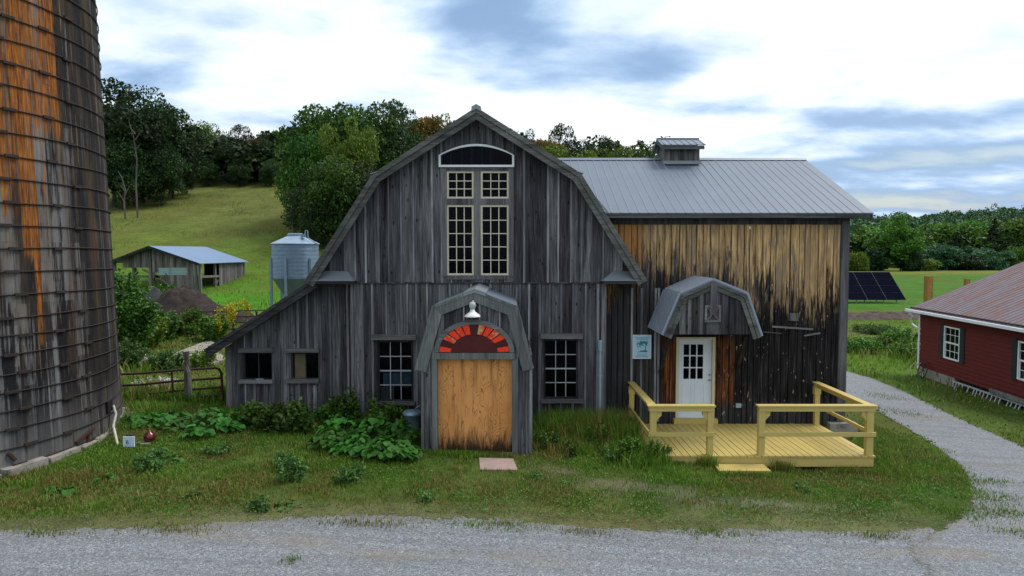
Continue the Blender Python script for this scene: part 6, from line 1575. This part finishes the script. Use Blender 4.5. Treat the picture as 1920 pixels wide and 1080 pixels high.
# ------------------------------------------------------------------ red building
A0 = Vector((18.3, 30.5)); du = Vector((-.0992, -1)).normalized(); dw = Vector((1, -.0992)).normalized()
def HP(u, w_, z): p = A0 + du * u + dw * w_; return (p.x, p.y, z)
def hbox(mb, u0, u1, w0, w1, z0, z1, rv=None):
    return mb.hexa([HP(u0, w0, z0), HP(u1, w0, z0), HP(u1, w1, z0), HP(u0, w1, z0), HP(u0, w0, z1), HP(u1, w0, z1), HP(u1, w1, z1), HP(u0, w1, z1)], rv)
L_, WD = 14.5, 9.3; zs, zg = -.82, 1.82; zrd = 3.88
rh = root('red_house', 'low red clapboard building with rusty metal roof and white trim beside the drive', 'building', HP(L_ / 2, WD / 2, -1.2))
def uw(px):   # distance along the wall for a pixel column
    k = (px - 960) / F; return (A0.x - k * A0.y) / (k * du.y - du.x)
wins = [(uw(1776), uw(1806)), (uw(1917), uw(1917) + .95)]
zw0, zw1 = -.12, 1.22
mb = MB(); z_ = zs; hcl = .155
while z_ < zg - .02:
    zt3 = min(z_ + hcl, zg); 
    segs = [(.0, L_)]
    for w0, w1 in wins:
        if z_ + hcl * .5 > zw0 and z_ + hcl * .5 < zw1:
            a, b_ = segs.pop(); segs += [(a, w0), (w1, b_)]
    for a, b_ in segs:
        mb.hexa([HP(a, -.028, z_), HP(b_, -.028, z_), HP(b_, .02, z_), HP(a, .02, z_), HP(a, -.006, zt3), HP(b_, -.006, zt3), HP(b_, .02, zt3), HP(a, .02, zt3)])
    z_ += hcl
build(mb, 'clapboard_wall', M['redboard'], rh)
mb = MB(); hbox(mb, .02, L_, .2, .24, -1.3, zs + .1); hbox(mb, 0, .04, .05, WD, zs, zg); hbox(mb, L_ - .04, L_, .05, WD, -1, zg); hbox(mb, 0, L_, WD - .04, WD, -1.3, zg); hbox(mb, .05, L_ - .05, 1.6, 1.65, zs, zg)
mb.face([HP(.02, 0, zg), HP(.02, WD, zg), HP(.02, WD / 2, zrd - .08)]); mb.face([HP(L_ - .02, 0, zg), HP(L_ - .02, WD, zg), HP(L_ - .02, WD / 2, zrd - .08)])
build(mb, 'rear_walls', M['darkwood'], rh)
mb = MB(); 
def rz_(w_): return zg + .06 + (zrd - zg) * (1 - abs(w_ - WD / 2) / (WD / 2))
for w0, w1 in ((-.35, WD / 2), (WD / 2, WD + .35)):
    mb.hexa([HP(-.35, w0, rz_(w0) - .04), HP(L_ + .3, w0, rz_(w0) - .04), HP(L_ + .3, w1, rz_(w1) - .04), HP(-.35, w1, rz_(w1) - .04), HP(-.35, w0, rz_(w0)), HP(L_ + .3, w0, rz_(w0)), HP(L_ + .3, w1, rz_(w1)), HP(-.35, w1, rz_(w1))], .2)
ro = build(mb, 'roof', M['rustroof'], rh)
mb = MB(); u = -.3
while u < L_ + .3:
    w0, w1 = -.35, WD / 2
    mb.hexa([HP(u - .03, w0, rz_(w0)), HP(u + .03, w0, rz_(w0)), HP(u + .03, w1, rz_(w1)), HP(u - .03, w1, rz_(w1)), HP(u - .01, w0, rz_(w0) + .025), HP(u + .01, w0, rz_(w0) + .025), HP(u + .01, w1, rz_(w1) + .025), HP(u - .01, w1, rz_(w1) + .025)]); u += .3
build(mb, 'roof_ribs', M['rustroof'], ro)
mb = MB(); hbox(mb, -.36, L_ + .3, WD / 2 - .15, WD / 2 + .15, rz_(WD / 2) - .02, rz_(WD / 2) + .05); build(mb, 'ridge_cap', M['rustroof'], ro)
mb = MB(); hbox(mb, -.45, L_ + .3, -.46, -.36, rz_(-.35) - .12, rz_(-.35) - .01); build(mb, 'gutter', M['white'], rh)
mb = MB(); hbox(mb, -.3, L_ + .2, -.34, -.30, rz_(-.35) - .16, rz_(-.35) - .045); hbox(mb, -.3, L_ + .2, -.3, 0, zg - .04, zg - .01); build(mb, 'eave_board', M['darkwood'], rh)
zt4 = rz_(-.35) - .1
mb = MB(); mb.tube([HP(-.42, -.40, zt4), HP(-.25, -.2, zt4 - .25), HP(-.45, -.18, zt4 - .4), HP(-.40, -.12, zt4 - .62), HP(-.1, -.06, zt4 - .75)], .045, 8); build(mb, 'downspout', M['white'], rh)
mb = MB(); hbox(mb, -.03, .09, -.05, .06, zs - .12, zg - .02); build(mb, 'corner_trim', M['white'], rh)
mb = MB()
for k_ in range(5): hbox(mb, .09, .09 + random.uniform(.05, .12), -.035, -.029, zs + .75 + k_ * .23, zs + .80 + k_ * .23)
build(mb, 'bare_board_ends', M['mullion'], rh)
for w0, w1 in wins:
    mb = MB(); t = .06; hbox(mb, w0, w0 + t, -.05, .04, zw0, zw1); hbox(mb, w1 - t, w1, -.05, .04, zw0, zw1); hbox(mb, w0 + t, w1 - t, -.05, .04, zw1 - t, zw1); hbox(mb, w0 + t, w1 - t, -.07, .04, zw0, zw0 + t)
    zm = (zw0 + zw1) / 2; hbox(mb, w0 + t, w1 - t, -.03, .02, zm - .03, zm + .03); hbox(mb, w0 + t, w0 + t + .04, -.02, .02, zw0 + t, zm - .03); hbox(mb, w1 - t - .04, w1 - t, -.02, .02, zw0 + t, zm - .03)
    wn = build(mb, 'window', M['white'], rh)
    mb = MB()
    for i in (1, 2): c_ = w0 + t + (w1 - w0 - 2 * t) * i / 3; hbox(mb, c_ - .01, c_ + .01, -.005, .01, zw0 + t, zw1 - t)
    for i in (1, 3): c_ = zw0 + (zw1 - zw0) * i / 4; hbox(mb, w0 + t, w1 - t, -.007, .012, c_ - .01, c_ + .01)
    build(mb, 'muntins', M['white'], wn)
    mb = MB(); hbox(mb, w0 + t, w1 - t, .014, .018, zw0 + t, zw1 - t); build(mb, 'pane', M['glass'], wn)
    for a, b_ in ((w0 - .34, w0 - .02), (w1 + .02, w1 + .34)):
        mb = MB(); hbox(mb, a, b_, -.05, -.03, zw0 - .04, zw1 + .06)
        k_ = zw0
        while k_ < zw1: hbox(mb, a + .03, b_ - .03, -.062, -.05, k_, k_ + .03); k_ += .06
        build(mb, 'shutter', M['charcoal'], rh)
# foundation and leaning pickets
mb = MB(); hbox(mb, .0, 3.0, -.02, .19, -1.5, zs - .01); build(mb, 'stone_footing', M['concrete'], rh)
mb = MB(); hbox(mb, 3.0, L_, -.10, -.06, zs - .16, zs - .10); build(mb, 'skirt_rail', M['mullion'], rh)
mb = MB(); hbox(mb, 5.6, L_, -.16, -.11, zs - .06, zs + .10); build(mb, 'loose_plank', M['trimx'], rh)
mb = MB(); u = 3.1
while u < L_:
    if random.random() < .88:
        mb = MB(); p0 = HP(u, -.085, zs - .16); gg = HP(u + .10, -.22, 0); mb.beam(p0, (gg[0], gg[1], gzf(gg[0], gg[1]) - .02), .03, .07); build(mb, 'skirt_picket', M['mullion'], rh)
    u += random.uniform(.17, .27)
# old wheel rims leaning on the corner
wc = Vector(HP(.9, -.35, 0)); gg = gzf(wc.x, wc.y)
wl = root('wheel_rim', 'rusty spoked wheel rim leaning on the corner of the red building', 'wheel', (wc.x, wc.y, gg))
mb = MB(); R_ = .36; cc = Vector((wc.x, wc.y, gg + R_))
ptw = [cc + Vector((du.x, du.y, 0)) * (R_ * cos(2 * pi * i / 24)) + Vector((0, 0, 1)) * (R_ * sin(2 * pi * i / 24)) + Vector((dw.x, dw.y, 0)) * (.2 * (sin(2 * pi * i / 24) + 1) / 2) for i in range(25)]
mb.tube(ptw, .022, 6, cap=False); build(mb, 'rim', M['rust'], wl)
mb = MB(); hub = cc + Vector((dw.x, dw.y, 0)) * .1
for i in range(0, 24, 3): mb.tube([hub, ptw[i]], .012, 5)
build(mb, 'spokes', M['rust'], wl)
wl2c = Vector(HP(.35, -.3, 0)); mb = MB(); g2 = gzf(wl2c.x, wl2c.y)
mb.tube([(wl2c.x - .2, wl2c.y - .1, g2), (wl2c.x - .22, wl2c.y, g2 + .4), (wl2c.x, wl2c.y, g2 + .62), (wl2c.x + .15, wl2c.y - .2, g2 + .4), (wl2c.x + .1, wl2c.y - .4, g2)], .02, 6)
mb.tube([(wl2c.x - .05, wl2c.y - .1, g2), (wl2c.x - .02, wl2c.y, g2 + .5), (wl2c.x + .2, wl2c.y - .3, g2 + .66)], .018, 6)
solo(mb, 'bent_hoop', M['hose'], 'pale bent hoop propped beside the wheel rim', 'hoop', (wl2c.x, wl2c.y, g2))

# ------------------------------------------------------------------ plants near the barn
def bigleaf_mesh(rng, n, R, H, size):
    """leaves: curled heart shapes of 6 quads on arching stalks"""
    V = []; Fq = []; rv = []
    out = [(0, -.5), (.42, -.30), (.5, .05), (.33, .38), (0, .62), (-.33, .38), (-.5, .05), (-.42, -.30)]
    for i in range(n):
        a = rng.uniform(0, 2 * pi); r = R * math.sqrt(rng.random()); c = Vector((r * cos(a), r * sin(a), H * (1 - .55 * (r / R) ** 2) * rng.uniform(.55, 1.0)))
        s_ = size * rng.uniform(.55, 1.25); yaw = a + rng.normal(0, .5); tilt = rng.uniform(.1, .75)
        Rm = Matrix.Rotation(yaw - pi / 2, 3, 'Z') @ Matrix.Rotation(-tilt, 3, 'X'); t = rng.random(); b = len(V)
        V.append(tuple(c + Rm @ Vector((0, 0, -.03 * s_)))); ph = rng.uniform(0, 6)
        for k, (u, v) in enumerate(out): V.append(tuple(c + Rm @ Vector((u * s_ * rng.uniform(.9, 1.1), v * s_, (.16 * u * u * 2 - .25 * max(v, 0) ** 2 + .07 * sin(k * 2.4 + ph)) * s_))))
        for k in range(0, 8, 2): Fq.append([b, b + 1 + k, b + 1 + (k + 1) % 8, b + 1 + (k + 2) % 8]); rv.append(min(1, t * .8 + .2 * rng.random()))
    return V, Fq, rv
def bigleaf(px, py, n, R, H, size, label, name='broad_leaf_plant', cat='plant', group=None, mat='leafbig', seed=None):
    x_, y_, z_ = G(px, py); seed = seed or int(px * 7 + py); rng = np.random.default_rng(seed)
    r = root(name, label, cat, (x_, y_, z_), group); V, Fq, rv = bigleaf_mesh(rng, n, R, H, size)
    npmesh('leaves', V, Fq, np.array(rv), M[mat], r)
    mb = MB()
    for i in range(min(n, 14)):
        c = Vector(V[i * 9]); mb.tube([(c.x * .15, c.y * .15, -.03), (c.x * .5, c.y * .5, c.z * .6), tuple(c)], [.012, .009, .006], 4)
    build(mb, 'stalks', M['leafweed'], r).location = (0, 0, 0); return r
def weed(px, py, R, H, n, size, label, mat='leafweed', name='leafy_weed', cat='weed', group=None, up=.5, off=(0, 0), lift=.1):
    x_, y_, z_ = G(px, py); x_ = x_ * (y_ + off[1]) / y_ + off[0]; y_ += off[1]; z_ = gzf(x_, y_); rng = np.random.default_rng(int(px * 3 + py * 11))
    r = root(name, label, cat, (x_, y_, z_), group); ns = max(5, int(R * 22)); q = []; mb = MB()
    for s_ in range(ns):
        a = rng.uniform(0, 2 * pi); rr = R * math.sqrt(rng.random()); top = Vector((rr * cos(a), rr * sin(a), H * (1 - .45 * (rr / R) ** 2) * rng.uniform(.7, 1.0))); base_ = Vector((top.x * .55, top.y * .55, -.03))
        mb.tube([base_, base_.lerp(top, .5), top], [.008, .006, .003], 4)
        m_ = n // ns; t = rng.random(m_) ** .6; t = lift + (1 - lift) * t; pts_ = np.array(base_)[None] * (1 - t[:, None]) + np.array(top)[None] * t[:, None]
        q.append(pts_ + rng.normal(0, size * 1.3, (m_, 3)))
    q = np.concatenate(q); q[:, 2] = np.maximum(q[:, 2], .02); V, Fq = cards(q, size, rng, up, .62); npmesh('foliage', V, Fq, rng.random(len(q)), M[mat], r); build(mb, 'stems', M['leafweed'], r).location = (0, 0, 0)
    return r
gR = 'broad-leaved plants crowding the wall between lean-to and porch'
for i, (px, py, n, R, H, s_, lb) in enumerate([
    (620, 842, 102, .45, .45, 0.144, 'broad-leaved plant at the outer end of the big green patch'), (668, 852, 119, .5, .42, 0.151, 'broad-leaved plant in the front of the big green patch'),
    (716, 860, 136, .5, .45, 0.158, 'bright broad-leaved plant spilling towards the slab'), (752, 864, 119, .38, .40, 0.158, 'broad-leaved plant pressed against the porch corner'),
    (640, 822, 102, .5, .55, 0.137, 'broad-leaved plant behind the outer front one'), (700, 830, 136, .55, .6, 0.144, 'broad-leaved plant in the middle of the patch'), (748, 836, 119, .45, .6, 0.144, 'broad-leaved plant beside the metal can')]):
    bigleaf(px, py, n, R, H, s_, lb, group=gR)
for (px, py, R, H, n, s_, lb, mt) in [
    (660, 800, .45, 1.0, 1700, .050, 'dark bushy weed climbing the wall below the battens', 'leafmid'), (700, 808, .45, .8, 1500, .05, 'dark bushy weed under the lower window', 'leafmid'),
    (572, 806, .55, .75, 1900, .055, 'dark round bush against the lean-to wall nearest the gable', 'leafmid'), (520, 808, .6, .62, 1900, .055, 'dark low bush under the second lean-to window', 'leafmid'),
    (468, 806, .5, .55, 1500, .055, 'dark low bush under the first lean-to window', 'leafmid'), (618, 800, .4, .6, 1300, .05, 'dark bush filling the corner between lean-to and gable', 'leafmid'),
    (735, 806, .35, .6, 1000, .05, 'thin dark weed behind the metal can', 'leafmid')]:
    weed(px, py, R, H, n, s_, lb, mt, 'wall_bush', 'bush', 'bushes along the barn foot')
for (px, py, n, R, H, s_, lb) in [(265, 800, 50, .5, .3, .16, 'broad-leaved plant creeping below the gate near the silo'), (310, 795, 60, .55, .32, .16, 'broad-leaved plant below the middle of the gate'), (335, 806, 40, .4, .3, .15, 'broad-leaved plant in front of the grey post'),
                              (372, 822, 45, .35, .35, .16, 'broad-leaved plant just in front of the gate end'), (385, 800, 60, .5, .5, .15, 'dark broad-leaved plant under the end of the gate'), (425, 810, 55, .45, .45, .15, 'broad-leaved plant at the lean-to corner')]:
    bigleaf(px, py, n, R, H, s_, lb, group='broad-leaved plants below the gate')
for (px, py, R, H, n, s_, lb) in [
    (545, 905, .26, .62, 900, .032, 'upright pale weed, tallest in the open lawn'), (535, 880, .2, .4, 500, .03, 'pale weed just behind the tallest lawn weed'), (657, 908, .30, .34, 700, .034, 'low yellow-green weed in front of the broad leaves'),
    (500, 955, .30, .16, 450, .034, 'flat weed near the gravel edge'), (268, 890, .28, .36, 600, .034, 'dark weed halfway between silo and gravel'), (300, 862, .22, .2, 300, .035, 'small weed behind the marker board'),
    (395, 858, .3, .22, 500, .03, 'faint weed tuft in the lawn below the gate'), (800, 940, .12, .16, 120, .035, 'small weed in front of the slab'), (1000, 898, .12, .12, 100, .035, 'tiny weed beside the slab'),
    (365, 935, .13, .12, 110, .03, 'tiny weed in the lawn near the gravel, silo side'), (1500, 922, .16, .12, 160, .03, 'small weed in front of the deck'), (430, 845, .2, .15, 200, .03, 'small weed tuft before the lean-to bushes'),
    (1465, 876, .16, .30, 260, .02, 'feathery weed growing up against the deck front by the step'), (1310, 874, .14, .22, 200, .02, 'feathery weed at the deck front under the first railing'), (1622, 878, .25, .22, 380, .022, 'leafy tuft under the deck corner')]:
    weed(px, py, R, H, n, s_, lb)
for (px, py, n, R, H, s_, lb) in [(198, 905, 14, .28, .10, .17, 'flat wide-leaved rosette near the silo foot'), (125, 927, 8, .2, .09, .17, 'small flat rosette closest to the silo blocks'), (95, 922, 5, .12, .09, .12, 'tiny flat rosette beside the small one'), (300, 850, 8, .2, .1, .12, 'flat rosette between canister and lawn'), (540, 955, 9, .25, .1, .12, 'flat rosette near the gravel edge'), (320, 868, 10, .25, .14, .13, 'loose rosette in the lawn behind the halfway weed')]:
    bigleaf(px, py, n, R, H, s_, lb, 'rosette_plant', 'plant', 'flat rosettes in the lawn')
weed(1200, 868, .5, .75, 3000, .028, 'dense bright green shrub growing beside the deck post', 'leafbright', 'deck_shrub', 'shrub')
weed(1170, 830, .4, .7, 1500, .026, 'bright tall weed between conduit and deck railing', 'leafbright', 'deck_shrub', 'shrub')
weed(1240, 862, .22, .42, 500, .022, 'feathery sprig leaning over the deck corner', 'leafmid', 'deck_sprig', 'weed')
weed(1075, 858, .35, .35, 900, .025, 'dark green weed in the tall grass beside the porch', 'leafmid')
weed(1030, 848, .4, .45, 1200, .028, 'dark weed in the shade right against the porch side', 'leafmid')
weed(1120, 838, .45, .6, 1300, .028, 'dark leafy weed in the tall grass below the conduit', 'leafmid')
weed(1150, 862, .4, .3, 900, .026, 'low green weed in front of the tall grass', 'leafweed')
# bushes and goldenrod behind the gate
gB = 'bushes behind the gate'
for (px, py, R, H, n, s_, lb, mt, off) in [
    (232, 700, 1.1, 3.3, 6500, .07, 'tall loose bush right behind the silo', 'leafmid', (0, 3.5)), (255, 690, 1.0, 2.2, 4500, .07, 'olive bush beside the tall loose one', 'leafmid', (0, 4.5)),
    (300, 640, 1.0, 1.5, 3500, .07, 'mid-height weed clump this side of the pipe fence', 'leafweed', (0, 0)), (350, 628, 1.1, 1.2, 3500, .07, 'pale green clump along the pipe fence', 'leafbright', (0, 0)),
    (270, 650, 1.0, 1.6, 3500, .07, 'yellowish clump by the dark leaning post', 'leafyellow', (0, 0)), (395, 640, .8, 1.3, 2500, .06, 'light green clump in front of the lean-to eave', 'leafbright', (0, 0)),
    (230, 640, 1.4, 2.2, 5000, .08, 'dark bush between silo and pipe fence', 'leafmid', (0, 0)), (225, 700, .9, 1.0, 2500, .05, 'leafy bush directly above the hopper', 'leafweed', (0, 1.0)),
    (315, 695, .6, .7, 1500, .05, 'low leafy clump beside the concrete pad', 'leafweed', (0, 0)), (385, 700, .5, .7, 1200, .045, 'reddish green clump seen through the gate end', 'leafyellow', (0, 1)),
    (255, 585, 2.0, 1.5, 4000, .10, 'bramble bank on the silo side of the dung heap', 'leafmid', (0, 0)), (310, 560, 1.2, .9, 2000, .09, 'green growth on top of the bales', 'leafmid', (0, 0))]:
    weed(px, py, R, H, n, s_, lb, mt, 'bush', 'bush', gB, .4, off)
for (px, py, R, H, n, s_, lb) in [(425, 640, .5, 1.9, 900, .045, 'yellow goldenrod standing above the lean-to eave'), (448, 610, .6, 1.6, 700, .05, 'yellow goldenrod nearest the feed bin'), (262, 640, .5, 1.9, 420, .045, 'yellow goldenrod among the bushes by the silo')]:
    weed(px, py, R, H, n, s_, lb, 'goldenrod', 'goldenrod', 'flower', 'goldenrod behind the gate', .4, (0, 0), .6)
weed(240, 700, .8, .35, 1000, .035, 'white flowering ground plant behind the gate near the silo', 'flower', 'white_flower_patch', 'flower', None, .4, (0, 1.2))
weed(300, 735, .7, .3, 900, .03, 'white flowering plant beside the hopper', 'flower', 'white_flower_patch', 'flower', None, .4, (0, 0.6))
# weeds on the right verge
for (px, py, R, H, n, s_, lb, mt) in [(1610, 660, 1.3, .9, 3500, .06, 'bright weeds beyond the drive beside the barn corner', 'leafbright'), (1660, 655, 1.2, .8, 3000, .06, 'bright weeds halfway to the red building', 'leafbright'),
    (1700, 668, 1.0, .8, 2500, .06, 'dark-footed weeds at the red building corner', 'leafbright'), (1640, 625, 1.6, .6, 2500, .07, 'low weeds in front of the soil bank', 'leafweed'), (1690, 640, 1.2, .9, 2500, .06, 'tall weeds behind the downspout', 'leafbright')]:
    weed(px, py, R, H, n, s_, lb, mt, 'verge_weed', 'weed', 'weeds beyond the drive')
# scattered pebbles along the gravel edges
n = 5200; xq = RNG.uniform(-10, 8.5, n); yq = edge(xq) + RNG.normal(-.35, .55, n); k = ~in_solid(xq, yq) & (yq > 9); xq, yq = xq[k], yq[k]; n = len(xq)
sz = RNG.uniform(.004, .013, n); c = np.stack([xq, yq, gz(xq, yq) + sz * .5 + .006], -1)
dirs = np.array([(1, 0, 0), (0, 1, 0), (-1, 0, 0), (0, -1, 0), (0, 0, 1), (0, 0, -1)], float)
V = (c[:, None, :] + dirs[None] * sz[:, None, None] * RNG.uniform(.7, 1.3, (n, 6, 1))).reshape(-1, 3); i = np.arange(n)[:, None, None] * 6
tri = np.array([[0, 1, 4], [1, 2, 4], [2, 3, 4], [3, 0, 4], [1, 0, 5], [2, 1, 5], [3, 2, 5], [0, 3, 5]])[None]
M['pebble'] = plain('loose_stone', (.20, .205, .215), .9, .3, 20)
o = npmesh('loose_stones', V, (i + tri).reshape(-1, 3), RNG.random(n * 8), M['pebble']); tag(o, 'loose stones scattered along the edge of the gravel road', 'gravel', None, 'stuff')
